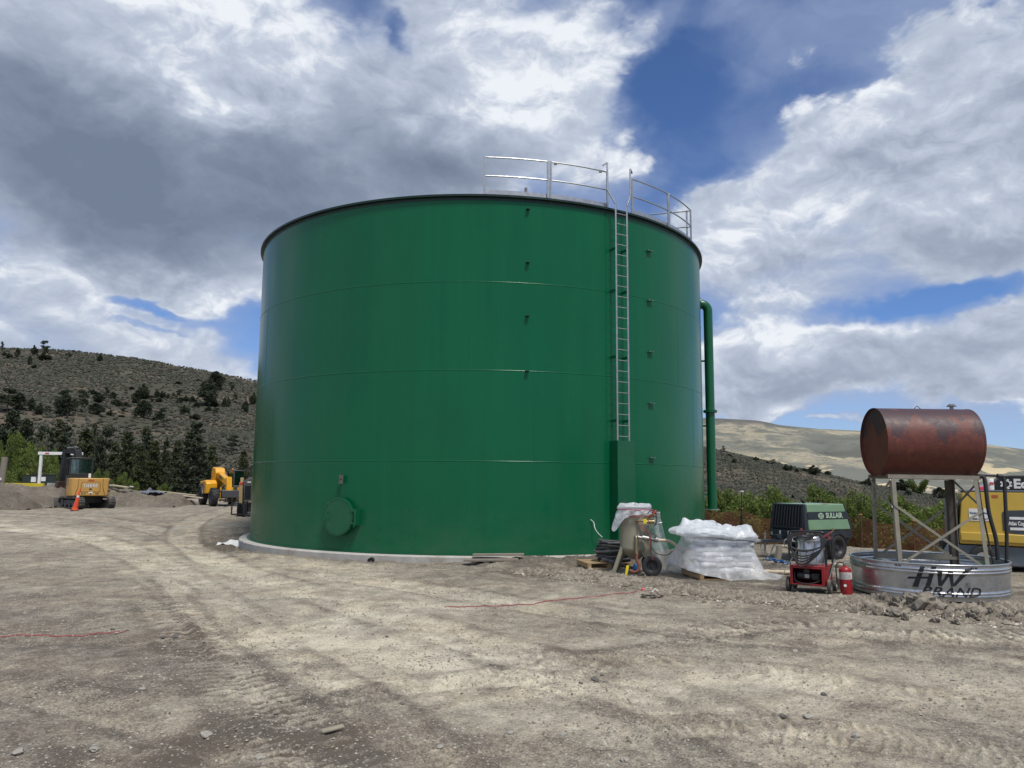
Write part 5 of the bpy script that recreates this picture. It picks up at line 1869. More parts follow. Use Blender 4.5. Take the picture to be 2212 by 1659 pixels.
mb = MB(); mb.bar((.40, -.40, .30), (.50, -.38, .66), .022, .022); mb.build('lance', STEEL, pw)
mb = MB(); mb.bar((-.46, -.40, .27), (-.12, -.37, .86), .016, .016); mb.build('wand', pmat('pale_rod', (.42, .38, .33), .5, var=.15), pw)
for (x, y, w_) in ((-.37, -.22, .07), (-.37, .26, .07), (.37, -.22, .07), (.37, .26, .07)):
    wheel(pw, (x, y, .135), (math.copysign(1, x), 0, 0), .135, w_, .5, tyre=pmat('worn_rubber', (.065, .06, .055), .8, var=.25, scale=14, dirt=DUST, dirta=.3, dscale=5), rim=STEEL)
for y in (-.22, .26):
    mb = MB(); mb.cyl((-.37, y, .135), (.37, y, .135), .014, n=8); mb.build('axle', STEEL, pw)
Mt = Matrix.Translation((bx0 - .0015, -.10, .33)) @ Matrix(((0, 0, -1), (-1, 0, 0), (0, 1, 0))).to_4x4() @ Matrix.Rotation(R(20), 4, 'Z')
lettering('side_lettering', 'HZS', .17, Mt, WHT, pw, ext=.0004)
# cable reel standing behind the washer
rp = atd(1762, 1150, 16.6)
rz_ = H(rp.x, rp.y)
cr_ = thing('cable_reel', 'black wire hose reel with red crank standing behind the pressure washer', 'hose reel', (rp.x - .06, rp.y, rz_), R(-10))
for s in (-1, 1):
    mb = MB()
    M = Matrix.Translation((s * .17, 0, .82)) @ Matrix.Rotation(R(90), 4, 'Y')
    for rad in (.20, .12):
        mb.tube([M @ Vector((rad * math.cos(i * math.pi / 8), rad * math.sin(i * math.pi / 8), 0)) for i in range(16)], .007, 5, 1, closed=True)
    for i in range(6):
        a = i * math.pi / 3; mb.cyl(M @ Vector((0, 0, 0)), M @ Vector((.20 * math.cos(a), .20 * math.sin(a), 0)), .006, n=5)
    mb.build('reel_flange', BLKMET, cr_)
    mb = MB(); mb.tube([(s * .20, -.22, 0), (s * .20, 0, .82), (s * .20, .22, 0)], .014, 6, 1); mb.build('leg', BLKMET, cr_)
for k in range(7):
    mb = MB(); M = Matrix.Translation((-.14 + k * .047, 0, .82)) @ Matrix.Rotation(R(90), 4, 'Y')
    mb.tube([M @ Vector(((.135 + .02 * (k % 2)) * math.cos(i * math.pi / 6), (.135 + .02 * (k % 2)) * math.sin(i * math.pi / 6), 0)) for i in range(12)], .017, 6, 2, closed=True); mb.build('cable_loop', BLACK, cr_)
mb = MB(); mb.tube([(-.24, -.02, .82), (-.27, -.04, .95), (-.24, -.05, 1.06), (-.21, -.04, .98), (-.22, -.03, .75), (-.22, -.05, .6)], .014, 6, 5); mb.build('crank', RUBRED, cr_)

# ------------------------------------------------------------------ fire extinguisher
ep = atd(1829, 1276, 14.55); ez = H(ep.x, ep.y)
fe = thing('fire_extinguisher', 'big red fire extinguisher standing on the dirt beside the metal trough', 'fire extinguisher', (ep.x, ep.y, ez), R(-20), tilt=(0, R(-2)))
mb = MB(); mb.lathe([(0, 0), (.10, 0), (.106, .02), (.106, .43), (.095, .465), (.06, .49), (.03, .50), (.03, .52)], 32); mb.build('cylinder', RED, fe)
mb = MB(); mb.cyl((0, 0, .51), (0, 0, .56), .028, n=12); mb.box((0, 0, .565), (.05, .05, .03)); mb.build('valve', STEEL, fe, bevel=.004)
mb = MB(); mb.bar((-.02, 0, .585), (.13, 0, .615), .022, .012); mb.bar((-.02, 0, .56), (.11, 0, .55), .022, .010); mb.build('handle', STEEL, fe)
mb = MB(); mb.tube([(-.02, 0, .56), (-.10, -.03, .57), (-.15, -.05, .50), (-.15, -.06, .30), (-.13, -.07, .15)], .013, 8, 5); mb.build('discharge_hose', BLACK, fe)
mb = MB(); mb.lathe([(.1068, .27), (.1075, .275), (.1075, .395), (.1068, .40)], 24, None, R(190), R(320)); mb.build('instruction_label', pmat('worn_label', (.42, .40, .37), .6, var=.3, scale=30), fe)
mb = MB(); mb.lathe([(.1082, .275), (.1084, .395)], 8, None, R(322), R(345)); mb.build('white_label', WHT, fe)
Me = Matrix.Rotation(R(0), 4, 'Z') @ Matrix.Translation((-.02, -.1078, .165)) @ Matrix.Rotation(R(90), 4, 'X')
mb = MB(); mb.lathe([(.026, .0), (.026, .001), (0, .001)], 20, Me); mb.build('round_sticker', WHT, fe)

# ------------------------------------------------------------------ galvanised stock tank
TRR = 1.335
_b = atd(2003, 1215, 14.85)
tx, ty = _b.x, _b.y; tz = .085
st = thing('stock_tank', 'round galvanised metal stock tank with black brand lettering, standing in dirt', 'stock tank', (tx, ty, tz))
SHEETGALV = pmat('trough_galvanised', (.47, .485, .50), .33, metal=.92, var=.14, scale=7, bump=.04, dirt=(.30, .31, .31), dirta=.15, dscale=2.5)


def wall_r(z):
    r = TRR - .03 + .03 * z / .61
    for zc, w, a in ((.085, .018, .018), (.13, .018, .018), (.475, .018, .018), (.525, .018, .018)):
        r += a * math.exp(-((z - zc) / w) ** 2)
    return r


prof = [(wall_r(z), z) for z in [i * .61 / 60 for i in range(61)]]
inn = [(r - .006, z) for (r, z) in reversed(prof)]
mb = MB(); mb.lathe(prof, 128); mb.lathe(inn + [(.01, .012)], 128); mb.build('wall', SHEETGALV, st)
mb = MB(); mb.tube([(TRR * math.cos(i * math.pi / 32), TRR * math.sin(i * math.pi / 32), .612) for i in range(64)], .018, 10, 2, closed=True); mb.build('rolled_rim', SHEETGALV, st)
INK = pmat('black_ink', (.012, .012, .016), .5, var=.1, dirt=(.3, .31, .32), dirta=.02, dscale=8)


def on_wall(a0):
    """wrap a flat drawing (x across, y up) round the trough wall about angle a0"""
    def f(v):
        z = min(.60, max(.01, v[1])); a = a0 + v[0] / TRR
        r = wall_r(z) + .003 + max(0, v[2])
        return (r * math.cos(a), r * math.sin(a), z)
    return f


FA = math.atan2(-ty, -tx) + .06


def brush(polys, name, a0):
    mb = MB()
    for poly in polys:
        # subdivide so the strokes follow the curved, ribbed wall
        n = 8
        (x0, y0), (x1, y1), (x2, y2), (x3, y3) = poly
        vs = []; m = 10
        for j in range(n + 1):
            v = j / n
            for i in range(m + 1):
                u = i / m
                px = (x0 * (1 - u) + x1 * u) * (1 - v) + (x3 * (1 - u) + x2 * u) * v
                py = (y0 * (1 - u) + y1 * u) * (1 - v) + (y3 * (1 - u) + y2 * u) * v
                vs.append(on_wall(a0)((px, py, 0)))
        fs = [(j * (m + 1) + i, j * (m + 1) + i + 1, (j + 1) * (m + 1) + i + 1, (j + 1) * (m + 1) + i) for j in range(n) for i in range(m)]
        mb.add(vs, fs)
    return mb.build(name, INK, st)


# HW monogram, sheared brush strokes, drawn in metres on the wall (origin at the middle of the mark)
def q(x0, y0, x1, y1, w, w2=None, sl=.0):
    w2 = w if w2 is None else w2
    return [(x0, y0), (x0 + w, y0), (x1 + w2, y1), (x1, y1)]


HWP = [q(-.42, .215, -.27, .575, .095, .07), [(-.50, .345), (-.12, .375), (-.12, .41), (-.47, .385)], q(-.21, .245, -.10, .585, .075, .08),
       [(-.02, .535), (.065, .55), (.04, .27), (-.01, .26)], [(-.01, .26), (.045, .25), (.215, .50), (.155, .50)], [(.15, .52), (.225, .54), (.235, .27), (.19, .25)], [(.19, .25), (.26, .265), (.56, .575), (.43, .56)]]
brush(HWP, 'brand_mark', FA + .06)
vs, fs = text_geo('BRAND', .225, shear=.40, offset=.004, spacing=1.02, sx=1.28)
mb = MB()
bmx = bmesh.new()
_vv = [bmx.verts.new(v) for v in vs]
for f in fs:
    try: bmx.faces.new([_vv[i] for i in f])
    except ValueError: pass
bmesh.ops.triangulate(bmx, faces=bmx.faces)
bmesh.ops.subdivide_edges(bmx, edges=bmx.edges, cuts=2, use_grid_fill=True)
wf = on_wall(FA + .12)
for v in bmx.verts: v.co = wf((v.co.x + .10, v.co.y + .150, 0))
me = bpy.data.meshes.new('brand_word'); bmx.to_mesh(me); bmx.free(); me.materials.append(INK)
o = bpy.data.objects.new('brand_word', me); COL.objects.link(o); o.parent = st
lettering('registered_mark', 'R', .06, None, INK, st, warp=lambda v: on_wall(FA + .06)((v[0] + .46, v[1] + .285, 0)))
mb = MB()
vs = []
for i in range(20):
    a = i * 2 * math.pi / 20
    for r_ in (.036, .042): vs.append(on_wall(FA + .06)((.46 + r_ * math.cos(a), .285 + r_ * math.sin(a), 0)))
mb.add(vs, [(2 * i, 2 * i + 1, (2 * i + 3) % 40, (2 * i + 2) % 40) for i in range(20)]); mb.build('registered_ring', INK, st)
lettering('size_print', 'TR 90', .045, None, INK, st, warp=lambda v: on_wall(FA - .42)((v[0], v[1] + .565, 0)), offset=.002)
lettering('size_print', 'TR 90', .045, None, INK, st, warp=lambda v: on_wall(FA + .50)((v[0], v[1] + .565, 0)), offset=.002)
mb = MB(); mb.lathe([(0, .06), (TRR - .06, .06)], 64); wt = mb.build('water', pmat('dirty_water', (.10, .11, .10), .08, var=.1), st)

# ------------------------------------------------------------------ stand and rusty fuel tank
sc_ = atd(2012, 1215, 14.85)
STAND = pmat('stand_khaki', (.245, .225, .175), .55, var=.14, scale=5, dirt=(.14, .11, .085), dirta=.15, dscale=4)
sd = thing('tank_stand', 'khaki cross-braced angle-iron stand standing in the galvanised trough', 'stand', (sc_.x, sc_.y, .10), R(-3), tilt=(0, R(.5)))
ZT = 2.08
TL = [(-.87, -.45), (.69, -.45), (-.87, .45), (.69, .45)]
BL = [(-.84, -.58), (.80, -.58), (-.84, .58), (.78, .58)]


def leg_pt(i, z):
    t = z / ZT
    return Vector((BL[i][0] * (1 - t) + TL[i][0] * t, BL[i][1] * (1 - t) + TL[i][1] * t, z))


for i in range(4):
    sxn = -1 if TL[i][0] < 0 else 1; syn = -1 if TL[i][1] < 0 else 1
    mb = MB(); mb.angle(leg_pt(i, 0), leg_pt(i, ZT), .075, .007, (-sxn, 0, 0), (0, -syn, 0)); mb.build('leg', STAND, sd)
for (a, b) in ((0, 1), (2, 3)):
    ys = -1 if a == 0 else 1
    mb = MB(); mb.span((-.93, ys * .45 - .004, ZT), (.75, ys * .45 + .004, ZT + .075)); mb.span((-.93, ys * .45, ZT + .067), (.75, ys * .45 - ys * .07, ZT + .075)); mb.build('top_rail', STAND, sd)
for s in (-1, 1):
    mb = MB(); mb.bar((s * .76 - .09, -.45, ZT + .02), (s * .76 - .09, .45, ZT + .02), .06, .008); mb.build('end_rail', STAND, sd)


def brace(a, za, b, zb, off):
    mb = MB(); p = leg_pt(a, za) + Vector(off); q_ = leg_pt(b, zb) + Vector(off)
    mb.bar(p, q_, .045, .008, up=off); o_ = mb.build('brace', STAND, sd)
    for e in (p, q_):
        m2 = MB(); v = Vector(off).normalized(); m2.cyl(e, e + v * .014, .013, n=6); m2.build('bolt', STEEL, o_)


brace(0, 1.60, 1, .42, (0, -.012, 0)); brace(1, 1.52, 0, .50, (0, -.026, 0))
brace(2, 1.62, 3, .50, (0, .012, 0)); brace(3, 1.62, 2, .50, (0, .026, 0))
brace(0, 2.05, 2, 1.55, (-.012, 0, 0)); brace(2, 2.05, 0, 1.55, (-.026, 0, 0)); brace(1, 2.05, 3, 1.55, (.012, 0, 0)); brace(3, 2.05, 1, 1.55, (.026, 0, 0))
mb = MB(); mb.bar(leg_pt(0, .52), leg_pt(2, .52), .05, .05); mb.build('cross_bar', STAND, sd)
mb = MB(); mb.bar(leg_pt(2, .58) + Vector((0, -.03, 0)), leg_pt(3, .58) + Vector((0, -.03, 0)), .012, .10); mb.build('cross_bar', STAND, sd)
mb = MB(); mb.bar((.72, .60, 0), (.62, .47, ZT - .01), .11, .11); mb.build('post', pmat('post_brown', (.085, .070, .055), .8, var=.25), sd)


def rust_mat():
    m = bpy.data.materials.new('rusted_red'); m.use_nodes = True
    t = m.node_tree
    for n in list(t.nodes): t.nodes.remove(n)
    b = NB(t)
    tc = b.n('ShaderNodeTexCoord').outputs['Object']
    n1 = b.noise(b.v('MULTIPLY', tc, (1.3, 1.0, .8)), 1.6, 8, .6, .6); n2 = b.noise(tc, 9, 7, .65); n3 = b.noise(b.v('MULTIPLY', tc, (1, 1, .25)), 7, 6, .7)
    z = b.sep(tc)[2]
    up = b.lin(z, .5, 1.25, -.12, .22)
    k = b.m('ADD', n1, up)
    c = b.mix(b.ss(n2, .3, .7), (0.092, 0.025, 0.018, 1), (0.140, 0.038, 0.024, 1))
    c = b.mix(b.m('MULTIPLY', b.ss(b.m('ADD', k, b.m('MULTIPLY', b.m('SUBTRACT', n2, .5), .12)), .545, .56), .88), c, (0.048, 0.026, 0.032, 1))
    c = b.mix(b.ss(n3, .62, .75, 0, .5), c, (.05, .02, .015, 1))
    c = b.mix(b.ss(b.noise(tc, 2.6, 6, .6), .64, .70, 0, .6), c, (.20, .058, .03, 1))
    p = b.n('ShaderNodeBsdfPrincipled'); b.put(p.inputs['Base Color'], c)
    b.put(p.inputs['Roughness'], b.lin(n2, .3, .7, .42, .62)); p.inputs['Specular IOR Level'].default_value = .45
    bn = b.n('ShaderNodeBump'); bn.inputs['Strength'].default_value = .25; bn.inputs['Distance'].default_value = .01
    b.put(bn.inputs['Height'], b.noise(tc, 30, 5, .6)); b.put(p.inputs['Normal'], bn.outputs[0])
    o = b.n('ShaderNodeOutputMaterial'); t.links.new(p.outputs[0], o.inputs[0])
    return m


RUST = rust_mat()
RB = .65
ft = thing('fuel_tank', 'rusty red steel fuel tank lying on top of the khaki stand', 'fuel tank', (sc_.x - .085, sc_.y, .10 + ZT + .075), R(-3), tilt=(0, R(.5)))
MT = Matrix.Translation((0, 0, RB * .965)) @ Matrix.Rotation(R(90), 4, 'Y')
mb = MB(); mb.lathe([(RB, -.87), (RB, -.3), (RB, .3), (RB, .87)], 72, MT); mb.build('shell', RUST, ft)
for s in (-1, 1):
    mb = MB(); mb.lathe([(RB + .004, s * .885), (RB + .004, s * .855), (RB - .02, s * .855), (RB - .02, s * .835), (RB * .5, s * .825), (.001, s * .82)], 72, MT); mb.build('end_cap', RUST, ft)
mb = MB(); mb.cyl((.62, 0, 2 * RB - .04), (.62, 0, 2 * RB + .06), .035, n=12); mb.cyl((.62, 0, 2 * RB + .03), (.62, 0, 2 * RB + .05), .085, n=16); mb.cyl((.62, 0, 2 * RB + .05), (.62, 0, 2 * RB + .075), .055, n=12); mb.build('filler_cap', STEEL, ft)
mb = MB(); mb.tube([(-.10, 0, 2 * RB - .03), (-.03, 0, 2 * RB + .035), (.04, 0, 2 * RB - .03)], .007, 6, 1); mb.build('lifting_eye', BLKMET, ft)
mb = MB(); mb.box((.48, -RB + .03, RB + .10), (.035, .02, .09), Matrix.Rotation(R(-12), 3, 'X')); mb.build('patch', BLKMET, ft)
# fuel line, filter and hoses on the right end
fl = thing('fuel_line', 'black fuel hose and pipe with white filter hanging at the right end of the stand', 'fuel line', (sc_.x - .17, sc_.y, .10), R(-3))
mb = MB(); mb.tube([(.95, -.15, ZT + .10), (1.12, -.2, ZT + .085), (1.32, -.25, ZT + .075)], .028, 10, 3); mb.cyl((1.34, -.25, ZT + .07), (1.44, -.26, ZT + .06), .045, n=12); mb.build('outlet_pipe', BLKMET, fl)
mb = MB(); mb.lathe([(0, 0), (.068, .0), (.070, .02), (.070, .19), (.06, .21), (0, .21)], 24, Matrix.Translation((1.20, -.24, ZT - .19))); f_ = mb.build('filter', WHT, fl)
mb = MB(); mb.box((1.20, -.312, ZT - .07), (.075, .004, .05)); mb.build('filter_print', pmat('print_red', (.45, .08, .08), .5), f_)
mb = MB(); mb.tube([(1.42, -.26, ZT + .05), (1.46, -.26, ZT - .03), (1.45, -.27, ZT - .3), (1.42, -.28, 1.0), (1.36, -.28, .25), (1.34, -.28, .03)], .033, 10, 6); mb.build('down_pipe', BLACK, fl)
mb = MB(); mb.tube([(.93, -.42, ZT + .05), (1.0, -.45, ZT + .0), (1.03, -.46, 1.5), (1.12, -.47, 1.0), (1.13, -.47, .62)], .036, 10, 6); mb.tube([(.90, -.40, ZT + .05), (.93, -.44, 1.5), (1.03, -.46, .7), (1.10, -.46, .06)], .016, 8, 6); mb.build('filling_hose', BLACK, fl)

# ------------------------------------------------------------------ dark green trailer compressor
CG = pmat('compressor_green', (0.165, 0.275, 0.165), .42, var=.08, scale=3, dirt=(.2, .2, .15), dirta=.08)
CBK = pmat('compressor_black', (0.022, 0.027, 0.036), .45, var=.15, scale=5, dirt=(.12, .12, .11), dirta=.05)
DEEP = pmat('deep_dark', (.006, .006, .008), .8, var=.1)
cp_ = atd(1752, 1205, 20.8); cpz = H(cp_.x, cp_.y)
cc = thing('trailer_compressor', 'black and green towable air compressor with white maker lettering on its flank', 'air compressor', (cp_.x + .15, cp_.y + .35, cpz), R(27))
# local: tongue end at -X, door side at -Y
L2, W2 = .90, .62
z0, z1, z2 = .78, 1.46, .52


def hood(x0, x1, xt0, xt1, yb, yt, za, zb, name, mat, bev=.03):
    mb = MB()
    vs = [(x0, -yb, za), (x1, -yb, za), (x1, yb, za), (x0, yb, za), (xt0, -yt, zb), (xt1, -yt, zb), (xt1, yt, zb), (xt0, yt, zb)]
    mb.add(vs, [(0, 3, 2, 1), (4, 5, 6, 7), (0, 1, 5, 4), (1, 2, 6, 5), (2, 3, 7, 6), (3, 0, 4, 7)])
    return mb.build(name, mat, cc, bevel=bev, seg=3)


hood(-L2 + .02, -L2 + .16, -L2 + .12, -L2 + .18, W2, W2 - .07, z0, z1, 'front_hood', CBK)
hood(-L2 + .163, L2 - .06, -L2 + .183, L2 - .24, W2, W2 - .07, z0, z1, 'side_hood', CG)
hood(L2 - .057, L2 + .03, L2 - .237, L2 - .20, W2 - .002, W2 - .07, z0, z1, 'rear_hood', CBK)


def side_pt(x, z, o=.004):
    t = (z - z0) / (z1 - z0); y = W2 - .07 * t + o
    return (x, -y, z)


mb = MB(); vs = [side_pt(-L2 + .168, 1.06), side_pt(L2 - .10, 1.06), side_pt(L2 - .16, 1.26), side_pt(-L2 + .175, 1.26)]
vs2 = [(v[0], v[1] + .006, v[2]) for v in vs]
mb.add(vs + vs2, [(0, 1, 2, 3), (7, 6, 5, 4), (0, 4, 5, 1), (1, 5, 6, 2), (2, 6, 7, 3), (3, 7, 4, 0)]); mb.build('dark_band', CBK, cc)
sl = math.atan2(.07, z1 - z0)
Mt = Matrix.Translation(side_pt(.24, 1.155, .008)) @ Matrix.Rotation(R(90) - sl, 4, 'X')
LGT = pmat('lettering_green', (.34, .47, .33), .5, var=.05)
lettering('maker_lettering', 'SULLAIR', .185, Mt, LGT, cc, offset=.007, sx=.92, ext=.001)
mb = MB(); M = Matrix.Translation(side_pt(-.25, 1.155, .008)) @ Matrix.Rotation(R(90) - sl, 4, 'X')
mb.lathe([(.0, .001), (.082, .001), (.082, 0)], 24, M @ Matrix.Diagonal((1.25, .95, 1, 1))); eb = mb.build('emblem', LGT, cc)
for k in (-1, 0, 1):
    mb = MB(); mb.box((0, 0, 0), (.13, .014, .002)); joined(mb, M @ Matrix.Translation((0, k * .035, .003))); mb.build('emblem_bar', CBK, eb)
mb = MB(); mb.box((-.02, -W2 + .10, z1 + .002), (.24, .05, .004)); mb.build('reflector', pmat('orange_reflector', (.55, .12, .05), .4), cc)
# grille of upright bars on the tongue end
gx = -L2 + .02
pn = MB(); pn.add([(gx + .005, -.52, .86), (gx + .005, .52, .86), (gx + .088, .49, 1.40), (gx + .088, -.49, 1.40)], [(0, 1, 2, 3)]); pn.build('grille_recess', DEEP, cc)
for i in range(11):
    y = -.50 + i * .10
    mb = MB(); mb.bar((gx - .016, y, .85), (gx + .070, y * .95, 1.40), .035, .022, up=(0, 1, 0)); mb.build('grille_bar', CBK, cc, bevel=.004)
for (a, b) in (((gx - .018, -.545, .84), (gx + .072, -.515, 1.42)), ((gx - .018, .545, .84), (gx + .072, .515, 1.42))):
    mb = MB(); mb.bar(a, b, .03, .03, up=(0, 1, 0)); mb.build('grille_frame', CBK, cc, bevel=.004)
for z, xo in ((.84, -.018), (1.425, .078)):
    mb = MB(); mb.bar((gx + xo, -.54, z), (gx + xo, .54, z), .03, .03); mb.build('grille_frame', CBK, cc, bevel=.004)
# lower body, fenders
mb = MB(); mb.span((-L2 - .02, -W2 + .02, .55), (L2 + .0, W2 - .02, .775)); mb.build('lower_body', CBK, cc, bevel=.03)
mb = MB(); mb.span((-L2 + .0, -W2 + .06, .42), (L2 - .1, W2 - .06, .548)); mb.build('chassis', pmat('chassis_dark', (.012, .013, .016), .6), cc, bevel=.02)
for y, z, w, h, mt_, nm in ((.50, .66, .07, .09, pmat('sticker_grey', (.30, .30, .28), .6), 'sticker'), (.20, .70, .05, .09, WHT, 'sticker'), (-.12, .70, .11, .10, WHT, 'sticker'), (-.36, .665, .20, .075, pmat('orange_sticker', (.55, .14, .03), .5), 'sticker')):
    mb = MB(); mb.box((-L2 - .023, y, z), (.004, w, h)); mb.build(nm, mt_, cc)
for s in (-1, 1):
    mb = MB()
    pr = [(.36 * math.cos(R(a)) + .22, .335 + .36 * math.sin(R(a))) for a in range(10, 171, 16)]
    inn_ = [(.335 * math.cos(R(a)) + .22, .335 + .335 * math.sin(R(a))) for a in range(170, 9, -16)]
    mb.prism(pr + inn_, s * (W2 + .10), s * (W2 - .12), 'y'); mb.build('fender', CBK, cc)
    wheel(cc, (.22, s * (W2 - .0), .33), (0, s, 0), .33, .20, .55, rim=pmat('rim_dark', (.05, .05, .055), .45, metal=.4, var=.2))
    mb = MB(); mb.box((L2 + .034, s * .5, .66), (.01, .10, .06)); mb.build('tail_light', pmat('lens_red', (.3, .02, .02), .3), cc)
mb = MB(); mb.cyl((.22, -W2, .33), (.22, W2, .33), .03, n=8); mb.build('axle', BLKMET, cc)
mb = MB(); mb.bar((-L2 + .1, 0, .50), (-L2 - .95, 0, .50), .10, .08); mb.bar((-L2 + .05, .35, .5), (-L2 - .62, .02, .50), .05, .07); mb.bar((-L2 + .05, -.35, .5), (-L2 - .62, -.02, .50), .05, .07); mb.build('tow_bar', CBK, cc)
mb = MB(); mb.cyl((-L2 - .95, 0, .50), (-L2 - 1.10, 0, .50), .045, n=12); mb.cyl((-L2 - 1.12, 0, .45), (-L2 - 1.12, 0, .56), .05, n=12); mb.build('coupler', STEEL, cc)
mb = MB(); mb.cyl((-L2 - .70, .08, .18), (-L2 - .70, .08, .66), .028, n=10); mb.box((-L2 - .70, .08, .68), (.06, .06, .05)); mb.build('jack', STEEL, cc)
mb = MB(); mb.span((-L2 - .42, -.10, .56), (-L2 - .26, .08, .66)); mb.build('hitch_box', CBK, cc, bevel=.01)
mb = MB(); mb.tube([(-L2 - .026, -.30, .66), (-L2 - .10, -.30, .66), (-L2 - .10, -.30, .50), (-L2 - .10, -.48, .50), (-L2 - .10, -.48, .62), (-L2 - .026, -.48, .62)], .010, 6, 1); mb.build('step_loop', WHT, cc)
for k in range(2):
    mb = MB(); mb.tube([(-L2 - .95, .02, .46), (-L2 - .9 + k * .1, -.03, .20), (-L2 - .6, .05, .12 + .05 * k), (-L2 - .4, .0, .46)], .009, 5, 5); mb.build('safety_chain', STEEL, cc)
mb = MB(); mb.bar((-.04, .15, z1), (-.14, .15, z1 + .10), .09, .04); mb.build('exhaust_flap', BLKMET, cc, bevel=.01)
# timber prop under the tow bar, blue coiled airline and pale hose on the ground
o = MB().box((0, 0, .24), (.14, .09, .50)).build('timber_block', GWOOD, bevel=.004)
tb = atd(1715 - 8, 1188, 19.7); o.location = (tb.x - .35, tb.y, H(tb.x - .35, tb.y) - .02); o.rotation_euler = (0, R(14), R(30))
tag(o, 'short grey timber prop leaning under the compressor tow bar', 'timber')
bl = atd(1682, 1203, 19.2)
mb = MB(); pts = []
for i in range(60):
    a = i * .9; t = i / 60
    pts.append((bl.x - .25 + .5 * t + .07 * math.cos(a), bl.y + .07 * math.sin(a) * .8, H(bl.x, bl.y) + .05 + .10 * (1 - t) + .03 * math.sin(a * 1.3)))
mb.tube(pts, .014, 6, 2); tag(mb.build('coiled_airline', BLUE), 'blue coiled airline dropped on the dirt in front of the compressor', 'hose')
for k, (a, b, lab) in enumerate((((1648, 1242), (1712, 1243), 'straight cream hose lying between the plastic-wrapped pallet and the pressure washer'), ((1785, 1222), (1825, 1228), 'short cream hose end lying between pressure washer and fire extinguisher'), ((1690, 1186), (1800, 1192), 'cream hose lying on the ground under the compressor'))):
    p0 = at(*a); p1 = at(*b)
    mb = MB(); n = 7; pts = []
    for i in range(n):
        t = i / (n - 1); x = p0.x + (p1.x - p0.x) * t + .02 * math.sin(i * 2 + k); y = p0.y + (p1.y - p0.y) * t + .03 * math.sin(i * 1.3)
        pts.append((x, y, H(x, y) + .055))
    mb.tube(pts, .045, 10, 3); tag(mb.build('cream_hose', CREAM), lab, 'hose')

# ------------------------------------------------------------------ yellow compressor at the right edge
AY = pmat('machine_yellow', (0.56, 0.375, 0.06), .40, var=.07, scale=2, dirt=(.3, .24, .13), dirta=.12, dscale=2)
AG = pmat('machine_grey', (0.105, 0.125, 0.145), .5, var=.12, scale=3, dirt=(.2, .19, .17), dirta=.12)
yp = atd(2072, 1150, 18.4); yz = H(yp.x, yp.y)
yc = thing('yellow_compressor', 'large yellow and grey air compressor behind the rusty tank stand at right edge', 'air compressor', (yp.x, yp.y, yz), R(-27))
# local: origin under its front left corner, long side runs along +X, side faces -Y
mb = MB(); mb.prism([(.0, .62), (.0, .86), (.10, 1.80), (.18, 1.84), (1.72, 1.84), (1.80, 1.72), (1.80, .60)], -.02, 1.5, 'y'); mb.build('canopy', AY, yc, bevel=.03, seg=3)
mb = MB(); mb.prism([(.02, .70), (1.78, .66), (1.78, .86), (.02, .90)], -.085, -.022, 'y'); mb.build('skirt', AY, yc, bevel=.02)
mb = MB(); mb.prism([(1.83, .60), (1.83, 1.66), (1.90, 1.76), (3.4, 1.76), (3.4, .60)], -.05, 1.5, 'y'); mb.build('rear_canopy', AY, yc, bevel=.04, seg=3)
mb = MB(); mb.prism([(-.24, .55), (-.22, 1.58), (-.14, 1.72), (-.003, 1.74), (-.003, .50)], .08, 1.40, 'y'); mb.build('front_grille_box', AG, yc, bevel=.02)
mb = MB(); mb.span((.10, -.025, 1.842), (1.7, 1.45, 1.862)); mb.build('roof_panel', AG, yc)
mb = MB(); mb.prism([(-.30, .22), (-.34, .45), (-.25, .60), (3.4, .56), (3.4, .12), (.0, .16)], .02, 1.5, 'y'); mb.build('chassis', AG, yc, bevel=.02)
mb = MB(); mb.prism([(.88, 1.36), (.93, 1.41), (1.56, 1.44), (1.56, .98 - .15), (1.42, .80), (.93, .92), (.88, .96)], -.034, -.0225, 'y')
mb.build('name_panel', pmat('panel_dark', (.045, .055, .065), .4, var=.1), yc, bevel=.004)
mb = MB(); mb.span((1.46, -.044, .815), (1.60, -.036, 1.46)); mb.build('blue_strip', pmat('strip_blue', (.0, .16, .36), .4), yc)
for z in (1.24, 1.00):
    mb = MB(); mb.span((1.02, -.040, z - .03), (1.36, -.0345, z + .03)); mb.build('logo_bar', WHT, yc)
Mt = Matrix.Translation((1.19, -.041, 1.12)) @ Matrix.Rotation(R(90), 4, 'X')
lettering('maker_lettering', 'Atlas Copco', .125, Mt, WHT, yc, offset=.004, sx=.62, ext=.001)
Mt = Matrix.Translation((1.53, -.046, 1.14)) @ Matrix.Rotation(R(90), 4, 'X') @ Matrix.Rotation(R(90), 4, 'Z')
lettering('model_lettering', 'XAS 900 JD8', .095, Mt, WHT, yc, offset=.003, sx=.95, ext=.001)
mb = MB(); mb.span((.22, -.030, 1.16), (.66, -.0225, 1.44)); sg = mb.build('rental_sticker', WHT, yc)
Mt = Matrix.Translation((.44, -.032, 1.34)) @ Matrix.Rotation(R(90), 4, 'X')
lettering('sticker_lettering', 'EquipmentShare', .062, Mt, pmat('ink_blue', (.03, .06, .15), .5), sg, offset=.002, ext=.0005)
Mt = Matrix.Translation((.44, -.032, 1.20)) @ Matrix.Rotation(R(90), 4, 'X')
lettering('sticker_phone', '(888) 80-RENT', .05, Mt, BLKMET, sg, offset=.002, ext=.0005)
mb = MB(); mb.span((.70, -.026, 1.70), (.82, -.0215, 1.76)); mb.build('warning_sticker', pmat('orange_warn', (.42, .09, .03), .5), yc)
mb = MB(); mb.span((1.84, -.058, 1.55), (1.96, -.0515, 1.67)); mb.build('white_sticker', WHT, yc)
for x in (.45, 2.2):
    wheel(yc, (x, .02, .30), (0, -1, 0), .29, .20, .5, rim=WHT)
